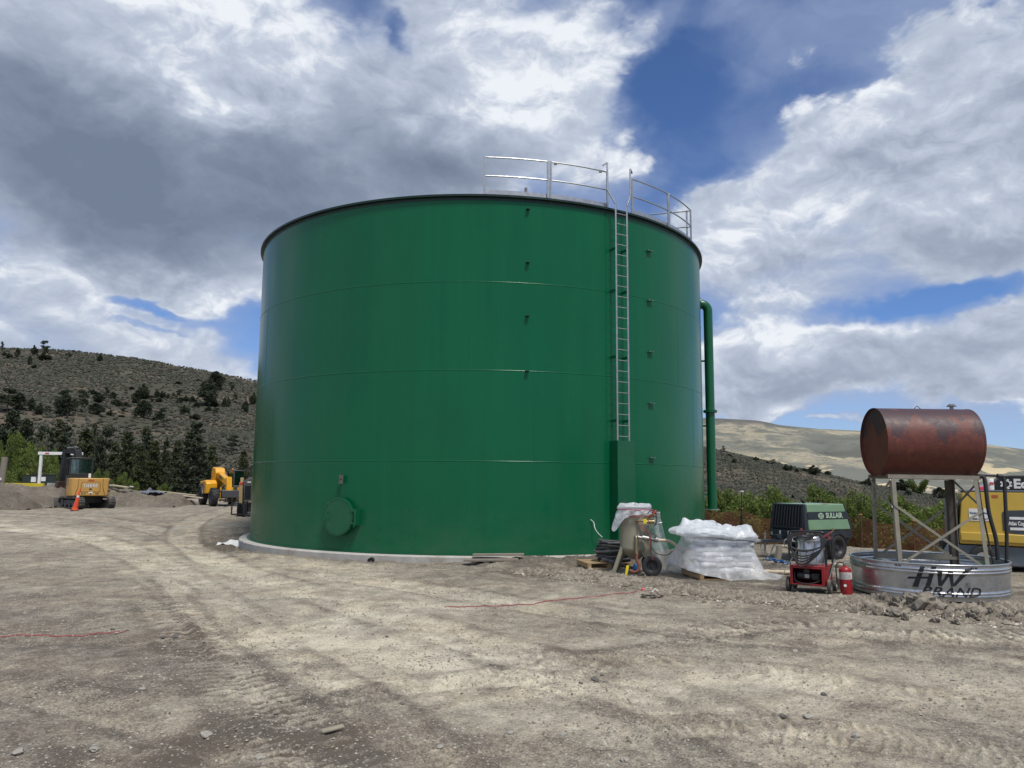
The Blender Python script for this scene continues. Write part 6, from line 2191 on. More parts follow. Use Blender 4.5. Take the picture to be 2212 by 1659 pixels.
mb = MB(); mb.span((-.42, .2, .52), (-.245, .7, .66)); mb.span((-.36, .3, .30), (-.245, .6, .50)); mb.build('hose_connectors', BLKMET, yc, bevel=.02)
# red vehicle roof and black box with the Equ lettering, both behind the yellow machine
vp = atd(2158, 1100, 23.5)
vp = atd(2166, 1100, 23.5)
rv = thing('red_van', 'red vehicle whose roof shows just over the yellow compressor', 'van', (vp.x, vp.y, -.12), R(-25))
rv.scale = (1.2, 1.2, 1.2)
PRED = pmat('car_red', (.42, .03, .045), .25, var=.05, coat=.6)
mb = MB(); mb.prism([(-1.15, 1.10), (-.80, 1.58), (-.55, 1.78), (.0, 1.86), (.7, 1.85), (1.1, 1.74), (1.35, 1.15)], -.80, .80, 'y'); mb.build('cab', PRED, rv, bevel=.08, seg=3)
mb = MB(); mb.prism([(-1.30, .45), (-1.25, .98), (-1.10, 1.12), (2.6, 1.12), (2.6, .45)], -.92, .92, 'y'); mb.build('body', PRED, rv, bevel=.06, seg=3)
mb = MB(); mb.prism([(-.92, 1.18), (-.66, 1.60), (1.0, 1.66), (1.12, 1.18)], -.815, -.803, 'y'); mb.build('window', pmat('tinted_glass', (.02, .025, .03), .08), rv)
for x in (-.7, 1.8):
    for s in (-1, 1): wheel(rv, (x, s * .85, .38), (0, s, 0), .38, .24, .58)
bp2 = atd(2148, 1040, 20.6)
eb_ = thing('black_header_box', 'black box with white gear and Equ lettering above the yellow compressor', 'equipment box', (bp2.x, bp2.y, 0), R(-27))
mb = MB(); mb.prism([(.0, 1.86), (.03, 2.18), (.16, 2.31), (.38, 2.33), (3.2, 2.33), (3.2, 1.80)], 0, .9, 'y'); mb.build('box', pmat('box_black', (.014, .014, .018), .5, var=.15), eb_, bevel=.02)
mb = MB(); mb.span((.5, .1, -.1), (.62, .8, 1.85)); mb.span((2.6, .1, -.1), (2.72, .8, 1.80)); mb.build('support', BLKMET, eb_)
Mt = Matrix.Translation((.42, -.004, 2.10)) @ Matrix.Rotation(R(90), 4, 'X')
lettering('lettering', 'Equ', .33, Mt, WHT, eb_, offset=.014, ext=.002, align='LEFT')
M = Matrix.Translation((.26, -.006, 2.10)) @ Matrix.Rotation(R(90), 4, 'X')
mb = MB(); mb.lathe([(.075, 0), (.105, 0), (.105, .003), (.075, .003), (.075, 0)], 32, M)
for i in range(8):
    a = i * math.pi / 4 + .39
    b_ = MB().box((.118 * math.cos(a), .118 * math.sin(a), .0015), (.04, .05, .003), Matrix.Rotation(a, 3, 'Z')); mb.add(b_.v, b_.f, M)
mb.build('gear_mark', WHT, eb_)

# ------------------------------------------------------------------ orange net fence
def net_mat():
    m = bpy.data.materials.new('orange_net'); m.use_nodes = True
    t = m.node_tree
    for n in list(t.nodes): t.nodes.remove(n)
    b = NB(t)
    tc = b.n('ShaderNodeTexCoord').outputs['UV']
    tc = b.n('ShaderNodeTexCoord').outputs['Object']
    a = b.n('ShaderNodeAttribute', attribute_name='run').outputs['Fac']; z = b.sep(tc)[2]
    u = b.m('MULTIPLY', b.m('ADD', a, z), 22.0); v = b.m('MULTIPLY', b.m('SUBTRACT', a, z), 22.0)
    lu = b.ss(b.m('ABSOLUTE', b.m('SUBTRACT', b.m('FRACT', u), .5)), .26, .34); lv = b.ss(b.m('ABSOLUTE', b.m('SUBTRACT', b.m('FRACT', v), .5)), .26, .34)
    k = b.m('MAXIMUM', lu, lv)
    d = b.n('ShaderNodeBsdfPrincipled'); b.put(d.inputs['Base Color'], (.20, .072, .042, 1)); d.inputs['Roughness'].default_value = .7
    tl = b.n('ShaderNodeBsdfTranslucent'); b.put(tl.inputs[0], (.20, .072, .042, 1))
    m1 = b.n('ShaderNodeMixShader'); m1.inputs[0].default_value = .35; t.links.new(d.outputs[0], m1.inputs[1]); t.links.new(tl.outputs[0], m1.inputs[2])
    tr = b.n('ShaderNodeBsdfTransparent'); m2 = b.n('ShaderNodeMixShader'); b.put(m2.inputs[0], b.m('MULTIPLY', k, .62))
    t.links.new(tr.outputs[0], m2.inputs[1]); t.links.new(m1.outputs[0], m2.inputs[2])
    o = b.n('ShaderNodeOutputMaterial'); t.links.new(m2.outputs[0], o.inputs[0])
    return m


FP = [(1490, 1186, 29, 1.38), (1604, 1184, 29.5, 1.30), (1700, 1184, 30.0, 1.12), (1862, 1184, 27.5, 1.12), (1975, 1190, 27.0, .98), (2080, 1192, 27.5, 1.0), (2260, 1200, 27.5, 1.0)]
fpts = []
for (x, y, D, h) in FP:
    q_ = atd(x, y, D); fpts.append((q_.x, q_.y, h))
fn = thing('orange_net_fence', 'drooping orange plastic net fence strung between thin posts before the willows', 'fence', (fpts[0][0], fpts[0][1], 0))
ox, oy = fpts[0][0], fpts[0][1]
V = []; run = []; s_ = 0.0; nv = 7; cols = 0
for i in range(len(fpts) - 1):
    (xa, ya, ha), (xb, yb, hb) = fpts[i], fpts[i + 1]
    n = 16; L = math.hypot(xb - xa, yb - ya)
    for k in range(n + (1 if i == len(fpts) - 2 else 0)):
        t = k / n; x = xa + (xb - xa) * t; y = ya + (yb - ya) * t + .06 * math.sin(i * 3 + t * 9)
        zg = float(G(x, y)); h = ha + (hb - ha) * t - .16 * math.sin(t * math.pi)
        for j in range(nv):
            V.append((x - ox, y - oy + .03 * math.sin(j * 1.7 + k), zg + .02 + h * j / (nv - 1))); run.append(s_ + L * t)
        cols += 1
    s_ += L
F = []
for c in range(cols - 1):
    for j in range(nv - 1):
        F.append((c * nv + j, (c + 1) * nv + j, (c + 1) * nv + j + 1, c * nv + j + 1))
nm_ = np_mesh('net', np.array(V), np.array(F), net_mat(), True, {'run': np.array(run)}, fn)
for (x, y, h) in fpts:
    zg = float(G(x, y)); mb = MB(); mb.cyl((x - ox, y - oy - .03, zg - .3), (x - ox, y - oy - .03, zg + h + .06), .022, n=8); po = mb.build('post', pmat('rust_post', (.09, .045, .03), .8, var=.2), fn)
    mb = MB(); mb.cyl((x - ox, y - oy - .03, zg + h + .06), (x - ox, y - oy - .03, zg + h + .10), .05, n=8); mb.build('post_cap', pmat('cap_orange', (.5, .2, .08), .6), po)
# tall steel rod with white cap and a yellow case near it
rp_ = atd(1604, 1150, 24.0); zg = float(G(rp_.x, rp_.y))
rd = thing('marker_rod', 'thin dark upright rod with flat white cap behind the plastic-wrapped pallet', 'marker rod', (rp_.x, rp_.y, zg))
mb = MB(); mb.cyl((0, 0, 0), (0, 0, 1.72), .014, n=8); mb.build('rod', BLKMET, rd)
mb = MB(); mb.cyl((0, 0, 1.72), (0, 0, 1.75), .07, n=14); mb.build('cap', WHT, rd)
yb_ = atd(1608, 1146, 21.5); zg = H(yb_.x, yb_.y)
yt = thing('yellow_case', 'yellow plastic case on dark barrel just behind the plastic-wrapped pallet', 'case', (yb_.x, yb_.y, zg))
mb = MB(); mb.lathe([(0, 0), (.22, 0), (.22, .62), (0, .62)], 20); mb.build('barrel', CBK, yt)
mb = MB(); mb.box((0, 0, .665), (.36, .24, .085)); mb.build('lid', pmat('case_yellow', (.62, .38, .03), .5), yt, bevel=.02)
# ------------------------------------------------------------------ excavator seen from behind
DY = pmat('digger_yellow', (0.50, 0.285, 0.075), .42, var=.07, scale=2, dirt=(.25, .2, .13), dirta=.10, dscale=2)
TRK = pmat('track_rubber', (.055, .053, .050), .8, var=.3, scale=9, dirt=(.20, .17, .13), dirta=.35, dscale=4)
GLASS = None


def glass_mat():
    m = bpy.data.materials.new('cab_glass'); m.use_nodes = True
    t = m.node_tree
    for n in list(t.nodes): t.nodes.remove(n)
    b = NB(t)
    g = b.n('ShaderNodeBsdfGlossy'); g.inputs['Roughness'].default_value = .03
    tr = b.n('ShaderNodeBsdfTransparent'); tr.inputs[0].default_value = (.62, .74, .70, 1)
    mx = b.n('ShaderNodeMixShader'); mx.inputs[0].default_value = .12
    t.links.new(tr.outputs[0], mx.inputs[1]); t.links.new(g.outputs[0], mx.inputs[2])
    o = b.n('ShaderNodeOutputMaterial'); t.links.new(mx.outputs[0], o.inputs[0])
    return m


GLASS = glass_mat()
ex = at(158, 1100)
ex = Vector((ex.x * 1.0, ex.y + 1.2, 0)); exz = H(ex.x, ex.y)
EXS = 1.0
xv = thing('excavator', 'compact yellow and black tracked excavator seen from behind beside dirt bank', 'excavator', (ex.x, ex.y, exz), R(36))
xv.scale = (.93, .93, .95)
# upper body: local +Y is forward, rear face at -Y
def body_poly(w, z0_, z1_):
    return [(-w, z0_), (w, z0_), (w, z1_), (-w, z1_)]
mb = MB()
plan = [(-1.0, .55), (-1.0, -.45), (-.86, -.78), (-.55, -.93), (.55, -.93), (.86, -.78), (1.0, -.45), (1.0, .55)]
mb.prism(plan, .66, 1.60, 'z'); mb.build('rear_body', DY, xv, bevel=.05, seg=3)
mb = MB(); mb.prism([(-.47, .86), (.47, .86), (.47, 1.32), (.40, 1.40), (-.40, 1.40), (-.47, 1.32)], -.936, -.928, 'y'); dp = mb.build('door_seam', pmat('seam_dark', (.10, .055, .02), .7), xv)
mb = MB(); mb.prism([(-.445, .885), (.445, .885), (.445, 1.31), (.385, 1.375), (-.385, 1.375), (-.445, 1.31)], -.945, -.930, 'y'); dr_ = mb.build('rear_door', DY, xv, bevel=.006)
Mt = Matrix.Translation((0, -.949, 1.20)) @ Matrix.Rotation(R(90), 4, 'X')
lettering('maker_lettering', 'DEERE', .24, Mt @ Matrix.Translation((0, 0, -.002)), BLKMET, dr_, offset=.011, sx=1.0, ext=.0008)
lettering('maker_lettering', 'DEERE', .24, Mt @ Matrix.Translation((0, 0, .002)), WHT, dr_, offset=.003, sx=1.0, ext=.0008)
mb = MB(); mb.span((-.06, -.952, .98), (.06, -.9455, 1.06)); mb.build('latch', BLKMET, dr_)
mb = MB(); mb.span((-.13, -.94, 1.44), (.16, -.929, 1.53)); st_ = mb.build('warning_sticker', pmat('sticker_red', (.45, .06, .02), .5), xv)
lettering('sticker_lettering', 'CAUTION', .055, Matrix.Translation((.015, -.9425, 1.485)) @ Matrix.Rotation(R(90), 4, 'X'), DY, st_, ext=.0005)
for s in (-1, 1):
    mb = MB(); mb.tube([(s * .58, -.934, 1.59), (s * .60, -.932, 1.15), (s * .66, -.90, .92), (s * .72, -.87, .70)], .009, 5, 3); mb.build('panel_seam', BLKMET, xv)
for z in (.92, 1.14, 1.36):
    mb = MB(); mb.box((.945, -.62, z), (.01, .16, .085), Matrix.Rotation(R(-67) + R(90), 3, 'Z')); mb.build('vent', BLKMET, xv)
for x, r_ in ((-.38, .035), (-.25, .03), (.02, .04), (.28, .03), (.36, .035)):
    mb = MB(); mb.cyl((x, -.94, .78), (x, -.925, .78), r_, n=12); mb.build('tie_point', BLKMET, xv)
mb = MB(); mb.box((.02, -.934, .84), (.20, .008, .07)); mb.build('number_sticker', WHT, xv)
mb = MB(); mb.prism([(-.92, 1.4), (.92, 1.4), (.92, .5), (-.92, .5)], .70, 1.15, 'z'); mb.build('deck', CBK, xv, bevel=.03)
# cab on the left with rear, side and front windows
CBX0, CBX1, CBY0, CBY1, CBZ0, CBZ1 = -.98, .10, -.30, 1.25, 1.60, 2.62
mb = MB(); mb.span((CBX0, CBY0, 1.10 + .5), (CBX1, CBY0 + .05, 1.86)); mb.build('cab_rear_panel', BLKMET, xv, bevel=.01)
for (x, y) in ((CBX0, CBY0), (CBX1, CBY0), (CBX0, CBY1), (CBX1, CBY1), (CBX0, .45)):
    mb = MB(); mb.bar((x, y + .03, 1.2), (x * .97, y * .97 + .03, CBZ1), .075); mb.build('cab_pillar', BLKMET, xv, bevel=.01)
mb = MB(); mb.span((CBX0 - .03, CBY0 - .02, CBZ1), (CBX1 + .03, CBY1 + .03, CBZ1 + .07)); mb.build('cab_roof', BLKMET, xv, bevel=.025)
mb = MB(); mb.span((CBX0 + .05, CBY0 + .02, 1.87), (CBX1 - .05, CBY0 + .028, 2.58)); mb.build('rear_window', GLASS, xv)
mb = MB(); mb.span((CBX0 + .0, CBY0 + .1, 1.75), (CBX0 + .008, CBY1 - .05, 2.58)); mb.build('side_window', GLASS, xv)
mb = MB(); mb.span((CBX1 - .008, CBY0 + .1, 1.75), (CBX1, CBY1 - .05, 2.58)); mb.build('side_window', GLASS, xv)
mb = MB(); mb.span((CBX0 + .05, CBY1 - .01, 1.4), (CBX1 - .05, CBY1, 2.58)); mb.build('front_window', GLASS, xv)
mb = MB(); mb.span((CBX0 + .0, CBY0 + .08, 1.05), (CBX0 + .06, CBY1, 1.74)); mb.build('cab_door', BLKMET, xv, bevel=.01)
mb = MB(); mb.span((-.10, -.27, 1.66), (.02, -.262, 1.82)) if False else mb.span((-.06, CBY0 - .006, 1.62), (.06, CBY0 - .001, 1.84)); mb.build('white_sticker', WHT, xv)
mb = MB(); mb.span((-.72, .10, 1.35), (-.20, .60, 1.50)); mb.span((-.70, .08, 1.50), (-.22, .18, 2.08)); mb.build('driver_seat', pmat('seat_dark', (.03, .03, .033), .8), xv, bevel=.04)
# boom, stick and bucket swung out in front on the left
mb = MB(); mb.prism([(.95, .85), (1.35, .85), (1.35, 1.35), (.95, 1.35)], -.25, .25, 'x'); mb.build('swing_post', BLKMET, xv, bevel=.02)
DEEPB = pmat('boom_black', (.010, .011, .013), .75, var=.2)
bo = pivot('boom', xv)
bo.location = (-.12, 1.05, 0); bo.rotation_euler = (0, 0, R(17))
mb = MB(); mb.prism([(.15, 1.00), (.10, 1.25), (.55, 2.35), (.85, 3.12), (1.15, 3.22), (2.35, 3.16), (2.42, 3.00), (1.15, 2.92), (.90, 2.35), (.40, 1.05)], -.14, .14, 'x'); mb.build('boom_arm', DEEPB, bo, bevel=.015)
mb = MB(); mb.prism([(2.28, 3.22), (2.50, 3.18), (2.72, 1.35), (2.55, 1.30), (2.15, 2.7)], -.17, .17, 'x'); mb.build('stick', DEEPB, bo, bevel=.015)
mb = MB(); mb.cyl((0, 1.05, 3.30), (0, 2.25, 3.28), .05, n=10); mb.cyl((0, .45, 1.1), (0, 1.0, 2.6), .055, n=10); mb.build('ram', STEEL, bo)
mb = MB(); mb.tube([(-.12, .6, 2.4), (-.16, .95, 3.25), (-.15, 1.5, 3.34), (-.14, 2.2, 3.34), (-.16, 2.55, 2.9)], .025, 6, 4); mb.tube([(.12, .6, 2.3), (.15, .95, 3.2), (.15, 1.6, 3.30), (.13, 2.3, 3.30)], .025, 6, 4); mb.build('hydraulic_hose', BLACK, bo)
mb = MB(); mb.prism([(2.40, 1.38), (2.75, 1.40), (2.95, .95), (2.80, .45), (2.45, .30), (2.20, .42), (2.30, .52), (2.55, .55), (2.62, .95)], -.30, .30, 'x'); mb.build('bucket', pmat('rusty_bucket', (.09, .055, .038), .8, var=.3, scale=5), bo, bevel=.015)
# undercarriage, slewed against the body
uc = pivot('undercarriage', xv); uc.rotation_euler = (0, 0, R(15))


def track(s):
    r_ = .29; h0 = .30; Lh = .98
    prof = []
    for i in range(9): a = R(90 + 180 * i / 8); prof.append((-Lh + r_ * math.cos(a), h0 + r_ * math.sin(a)))
    for i in range(9): a = R(-90 + 180 * i / 8); prof.append((Lh + r_ * math.cos(a), h0 + r_ * math.sin(a)))
    inn_ = [(x * .985, h0 + (z - h0) * .80) for x, z in prof]
    n = len(prof); y0 = s * .80 - .19; y1 = s * .80 + .19
    mb = MB(); vs = []
    for (x, z), (xi, zi) in zip(prof, inn_):
        vs += [(y0, x, z), (y1, x, z), (y1, xi, zi), (y0, xi, zi)]
    fs = []
    for i in range(n):
        j = (i + 1) % n
        for k in range(4): fs.append((4 * i + k, 4 * i + (k + 1) % 4, 4 * j + (k + 1) % 4, 4 * j + k))
    mb.add(vs, fs); mb.build('track_belt', TRK, uc)
    P = [Vector((0, x, z)) for x, z in prof]; tot = sum((P[(i + 1) % n] - P[i]).length for i in range(n)); m = 44
    mb = MB()
    for k in range(m):
        d = tot * k / m; i = 0
        while d > (P[(i + 1) % n] - P[i]).length: d -= (P[(i + 1) % n] - P[i]).length; i += 1
        e = (P[(i + 1) % n] - P[i]).normalized(); c = P[i] + e * d; nrm = Vector((0, e.z, -e.y))
        if nrm.dot(c - Vector((0, 0, h0))) < 0: nrm = -nrm
        Mb = Matrix((Vector((1, 0, 0)), e, nrm)).transposed()
        mb.box((s * .80, c.y, c.z) if False else Vector((s * .80, c.y, c.z)) + nrm * .012, (.37, .055, .034), Mb)
    mb.build('track_lugs', TRK, uc)
    mb = MB()
    for x, rr_ in ((-Lh, .22), (Lh, .22), (-.5, .12), (0, .12), (.5, .12)):
        zc = h0 if rr_ > .2 else .18
        mb.cyl((s * .80 - .12, x, zc), (s * .80 + .12, x, zc), rr_, n=20)
    mb.span((s * .80 - .09, -.85, .20), (s * .80 + .09, .85, .44)); mb.build('track_rollers', pmat('roller_grey', (.075, .075, .075), .6, var=.25), uc, bevel=.01)


track(-1); track(1)
mb = MB(); mb.span((-.62, -.5, .28), (.62, .55, .62)); mb.cyl((0, 0, .6), (0, 0, .72), .45, n=28); mb.build('slew_frame', BLKMET, uc, bevel=.02)
mb = MB(); mb.prism([(1.75, .06), (1.84, .12), (1.80, .30), (1.86, .52), (1.80, .54), (1.72, .30)], -.98, .98, 'x'); mb.bar((-.45, .5, .35), (-.45, 1.78, .30), .1, .12); mb.bar((.45, .5, .35), (.45, 1.78, .30), .1, .12); mb.build('dozer_blade', pmat('blade_grey', (.10, .095, .09), .6, var=.3), uc, bevel=.008)


# operator: one continuous seated figure
def figure(name, pts, edges, rad, mat, loc, root=0):
    me = bpy.data.meshes.new(name); me.from_pydata(pts, edges, [])
    o_ = bpy.data.objects.new(name, me); COL.objects.link(o_)
    sk = o_.modifiers.new('skin', 'SKIN')
    for i, v in enumerate(me.skin_vertices[0].data): v.radius = rad[i]; v.use_root = (i == root)
    o_.modifiers.new('sub', 'SUBSURF').levels = 1; o_.modifiers['sub'].render_levels = 2
    me.materials.append(mat); o_.location = loc
    return o_


skin_m = pmat('skin', (.36, .20, .13), .6)
vest = pmat('hi_vis_yellow', (.36, .62, .04), .6, var=.08)
XM = Matrix.Translation((ex.x, ex.y, exz)) @ Matrix.Rotation(R(36), 4, 'Z') @ Matrix.Diagonal((.93, .93, .95, 1))
P_ = [(0, 0, 1.55), (0, .0, 1.78), (0, .02, 1.98), (0, .03, 2.08), (0, .05, 2.20), (-.20, .02, 1.98), (-.27, .12, 1.76), (-.22, .36, 1.68), (.20, .02, 1.98), (.27, .12, 1.76), (.22, .36, 1.68),
      (-.10, .05, 1.53), (-.13, .46, 1.55), (-.13, .50, 1.18), (.10, .05, 1.53), (.13, .46, 1.55), (.13, .50, 1.18)]
E_ = [(0, 1), (1, 2), (2, 3), (3, 4), (2, 5), (5, 6), (6, 7), (2, 8), (8, 9), (9, 10), (0, 11), (11, 12), (12, 13), (0, 14), (14, 15), (15, 16)]
Rd = [(.16, .13), (.17, .12), (.15, .10), (.06, .06), (.10, .11), (.075, .07), (.05, .05), (.035, .035), (.075, .07), (.05, .05), (.035, .035), (.10, .10), (.08, .08), (.055, .055), (.10, .10), (.08, .08), (.055, .055)]
pe = figure('person', [(p[0] * 1.0, p[1], p[2]) for p in P_], E_, Rd, vest, (0, 0, 0))
pe.matrix_world = XM @ Matrix.Translation((-.46, .22, 0))
tag(pe, 'operator in a yellow-green hi-vis top seated inside the excavator cab', 'person')
mb = MB(); mb.lathe([(0, 2.36), (.06, 2.35), (.115, 2.29), (.125, 2.22), (.15, 2.21), (.15, 2.20), (.0, 2.20)], 20, Matrix.Translation((0, .05, 0))); h_ = mb.build('hard_hat', pmat('hat_green', (.10, .22, .08), .4), pe)
mb = MB(); mb.lathe([(0, 2.08), (.07, 2.09), (.098, 2.15), (.10, 2.21), (0, 2.21)], 16, Matrix.Translation((0, .05, 0))); mb.build('head', skin_m, pe)

# ------------------------------------------------------------------ slim traffic cone
cn = at(161, 1103)
cn = Vector((cn.x, cn.y, H(cn.x, cn.y)))
tc_ = thing('traffic_cone', 'tall slim orange traffic cone with white collar, leaning behind the excavator', 'traffic cone', cn, 0, tilt=(R(2), R(11)))
ORG = pmat('cone_orange', (.72, .085, .025), .5, var=.06, dirt=(.3, .12, .07), dirta=.08)
mb = MB(); mb.lathe([(.150, .03), (.135, .10), (.115, .16), (.115, .165), (.062, .66)], 28); mb.lathe([(.052, .745), (.032, 1.06), (.02, 1.075), (0, 1.075)], 28); mb.build('cone_body', ORG, tc_)
mb = MB(); mb.lathe([(.0635, .655), (.0535, .75)], 28); mb.build('white_collar', WHT, tc_)
mb = MB(); mb.lathe([(.0, .0), (.20, .0), (.20, .03), (.15, .04), (0, .04)], 8); mb.build('base', BLACK, tc_)

# ------------------------------------------------------------------ portable gantry, cabinets, barriers, post
ga = atd(83, 1060, 45.5); gz_ = float(G(ga.x, ga.y))
gt = thing('gantry_crane', 'tall white portable A-frame gantry standing behind the dirt bank left of excavator', 'gantry', (ga.x, ga.y, gz_), R(6))
ztop = atd(83, 976, 45.5).z - gz_
mb = MB(); mb.span((-.16, -.09, ztop - .17), (2.3, .09, ztop)); bm_ = mb.build('beam', WHT, gt, bevel=.01)
mb = MB(); mb.span((.24, -.096, ztop - .13), (.46, -.0915, ztop - .05)); mb.build('red_sticker', pmat('gantry_red', (.45, .05, .03), .5), bm_)
for x in (.0, 1.95):
    mb = MB(); mb.bar((x, 0, ztop - .17), (x, 0, .9), .13); mb.build('post', WHT, gt)
    for s in (-1, 1):
        mb = MB(); mb.bar((x, s * .02, .95), (x - .18 * s, s * .85, .1), .09); mb.bar((x, 0, 1.1), (x + .05 * s, s * .4, .1), .05); mb.build('splayed_foot', WHT, gt)
gc = atd(82, 1068, 49); gcz = float(G(gc.x, gc.y))
zt_ = atd(82, 1024, 49).z
GRN = pmat('cabinet_green', (.018, .032, .026), .5, var=.1)
for k, (x, w, lab) in enumerate(((68, .95, 'left of two dark green utility cabinets with white labels behind the yellow barrier'), (96, .88, 'right of two dark green utility cabinets with white labels, beside the excavator boom'))):
    c = atd(x, 1068, 49); t = thing('utility_cabinet', lab, 'cabinet', (c.x, c.y, gcz), R(8), 'dark green utility cabinets')
    hh = zt_ - gcz
    mb = MB(); mb.span((-w / 2, -.3, 0), (w / 2, .4, hh - .04)); mb.build('case', GRN, t, bevel=.02)
    mb = MB(); mb.span((-w / 2 - .03, -.33, hh - .038), (w / 2 + .03, .43, hh)); mb.build('lid', GRN, t, bevel=.01)
    mb = MB(); mb.span((-.22 + .25 * (1 - k) * 1, -.306, hh - .50 + .06 * k), (.12 + .25 * (1 - k), -.301, hh - .18)); mb.build('label_sheet', WHT, t)
    mb = MB(); mb.span((-.25, -.337, hh - .03), (-.08, -.331, hh - .01)); mb.build('yellow_tag', YEL, t)


def barrier(name, lab, pa, pb, D, mat, h=.82):
    a = atd(*pa, D); b = atd(*pb, D * .98); L = (b - a).xy.length
    zt = (a.z + b.z) / 2; t = thing(name, lab, 'barrier', ((a.x + b.x) / 2, (a.y + b.y) / 2, zt - h), math.atan2(b.y - a.y, b.x - a.x))
    mb = MB(); mb.prism([(-.30, 0), (.30, 0), (.30, .08), (.13, .35), (.09, h), (-.09, h), (-.13, .35), (-.30, .08)], -L / 2, L / 2, 'x'); mb.build('block', mat, t, bevel=.015)


barrier('yellow_barrier', 'long bright yellow concrete barrier showing over the dirt bank at far left', (-90, 1042), (94, 1044.5), 46, pmat('barrier_yellow', (.55, .43, .02), .6, var=.08, dirt=(.3, .25, .12), dirta=.1))
barrier('grey_barrier', 'plain grey concrete barrier showing between yellow barrier and excavator', (105, 1043.5), (133, 1044), 47, CONC)
wpst = atd(-3, 1070, 44); t = thing('wooden_post', 'weathered wooden post cut off by the left edge of the view', 'post', (wpst.x, wpst.y, 0), 0, tilt=(0, R(3)))
mb = MB(); mb.cyl((0, 0, -.1), (0, 0, atd(2, 987, 44).z), .17, .16, n=14); mb.build('pole', GWOOD, t)
mb = MB(); mb.box((.02, -.19, 1.9), (.16, .01, .14)); mb.build('white_tag', WHT, t)


# ------------------------------------------------------------------ banks of dug dirt
def dirt_pile(name, lab, prof, D0, depth, seed, dryv=.16):
    """ridge of spoil: prof = sighted crest points (x, y) at distance D0"""
    pts = [atd(x, y, D0) for x, y in prof]
    n = 110; m = 34; V = []; dry = []
    xs = np.array([p.x for p in pts]); zs = np.array([p.z for p in pts]); ys = D0
    X = np.linspace(xs[0], xs[-1], n); Zc = np.interp(X, xs, zs)
    gx = X[None, :] + 0 * np.zeros((m, 1)); t = np.linspace(-1, 1, m)[:, None]
    gy = D0 + t * depth + 0 * gx
    g = G(gx, gy)
    endf = sstep(0, .08, (gx - xs[0]) / (xs[-1] - xs[0])) * sstep(1, .92, (gx - xs[0]) / (xs[-1] - xs[0]))
    crest = np.clip(1 - np.abs(t) ** 1.35, 0, 1)
    z = g - .05 + (np.maximum(Zc[None, :] - g, .05)) * crest * endf * (1 + .10 * fbm(gx * .7, gy * .7, seed, 3))
    z = z + .13 * fbm(gx * 1.3, gy * 1.3, seed + 3, 5, .62) * (crest > .02) + .05 * np.abs(fbm(gx * 5, gy * 5, seed + 9, 3, .6))
    o_ = np_mesh(name, np.stack([gx, gy, z], -1).reshape(-1, 3), grid_faces(m, n), SOIL, True, {'dry': (dryv + .12 * fbm(gx, gy, seed + 5, 4)).ravel()})
    tag(o_, lab, 'dirt pile'); return o_


dirt_pile('dirt_bank', 'long grey-brown bank of dug earth behind the excavator and under the yellow barrier', [(-160, 1046), (0, 1043), (40, 1048), (60, 1052), (110, 1049), (140, 1050), (175, 1054)], 42.5, 3.4, 300)
dirt_pile('dirt_bank', 'low dark mound of fresh dirt at the left edge in front of the earth bank', [(-160, 1054), (-20, 1056), (25, 1058), (50, 1072), (70, 1084), (90, 1092)], 39.0, 1.6, 320, .05)
dirt_pile('dirt_bank', 'bank of dug earth running from excavator to telehandler under the tarp', [(222, 1054), (250, 1054), (290, 1057), (330, 1060), (370, 1066), (398, 1074), (412, 1082)], 43.5, 2.4, 340)
# tarp, planks and scraps on the bank
tpz = [atd(328, 1062, 43.3)]
tp_ = tpz[0]; V = []
for j in range(14):
    for i in range(30):
        u = i / 29 - .5; v = j / 13 - .5
        V.append((tp_.x + u * 1.35, tp_.y + v * .9, tp_.z - .06 + .10 * (1 - (2 * u) ** 2) * (1 - (2 * v) ** 2) + .07 * nz(u * 7, v * 5, 61) + .03 * nz(u * 20, v * 12, 63) + .22 * math.exp(-((u + .1) / .04) ** 2 - (v / .2) ** 2)))
tag(np_mesh('tarp', np.array(V), grid_faces(14, 30), pmat('tarp_blue', (.12, .135, .17), .5, var=.5, scale=3), True), 'crumpled blue-grey tarp lying on the dirt bank between excavator and telehandler', 'tarp')
for k, (x, y, D, L, rz_, lab) in enumerate(((385, 1066, 45, 2.2, .1, 'upper pale plank lying on the end of the dirt bank left of the telehandler'), (405, 1072, 44.5, 2.0, -.15, 'lower pale plank lying at the end of the dirt bank left of the telehandler'), (262, 1051, 43, 1.1, -.3, 'whitish scrap board lying on the crest of the dirt bank right of the excavator'))):
    c = atd(x, y, D); mb = MB(); mb.box((0, 0, 0), (L, .22, .06)); o_ = mb.build('plank', pmat('pale_plank', (.50, .42, .30), .8, var=.15), bevel=.004); o_.location = (c.x, c.y - .2, c.z + .02); o_.rotation_euler = (0, R(6), rz_); tag(o_, lab, 'plank')
for k, (x, y) in enumerate(((242, 1050), (530, 1078), (286, 1053))):
    c = atd(x, y, 43.2 if k != 1 else 40); o_ = MB().box((0, 0, 0), (.35, .2, .03)).build('scrap', WHT); o_.location = (c.x, c.y - .1, (c.z if k != 1 else H(c.x, c.y)) + .03); o_.rotation_euler = (.1, .2, k)
    tag(o_, ('small white scrap on the dirt bank just right of the excavator', 'white scrap lying on the ground between telehandler and tank', 'small white scrap left of the blue tarp on the dirt bank')[k], 'scrap')

# ------------------------------------------------------------------ yellow telehandler
TY = pmat('telehandler_yellow', (.68, .33, .012), .35, var=.06, dirt=(.35, .22, .08), dirta=.08)
TG = pmat('telehandler_grey', (.055, .058, .065), .5, var=.1)
th = at(440, 1091)
thz = H(th.x, th.y)
tl_ = thing('telehandler', 'yellow telehandler with big lugged tyres parked left of the green tank', 'telehandler', (th.x + .55, th.y + .8, thz), R(-56))
tl_.scale = (.86, .86, .84)
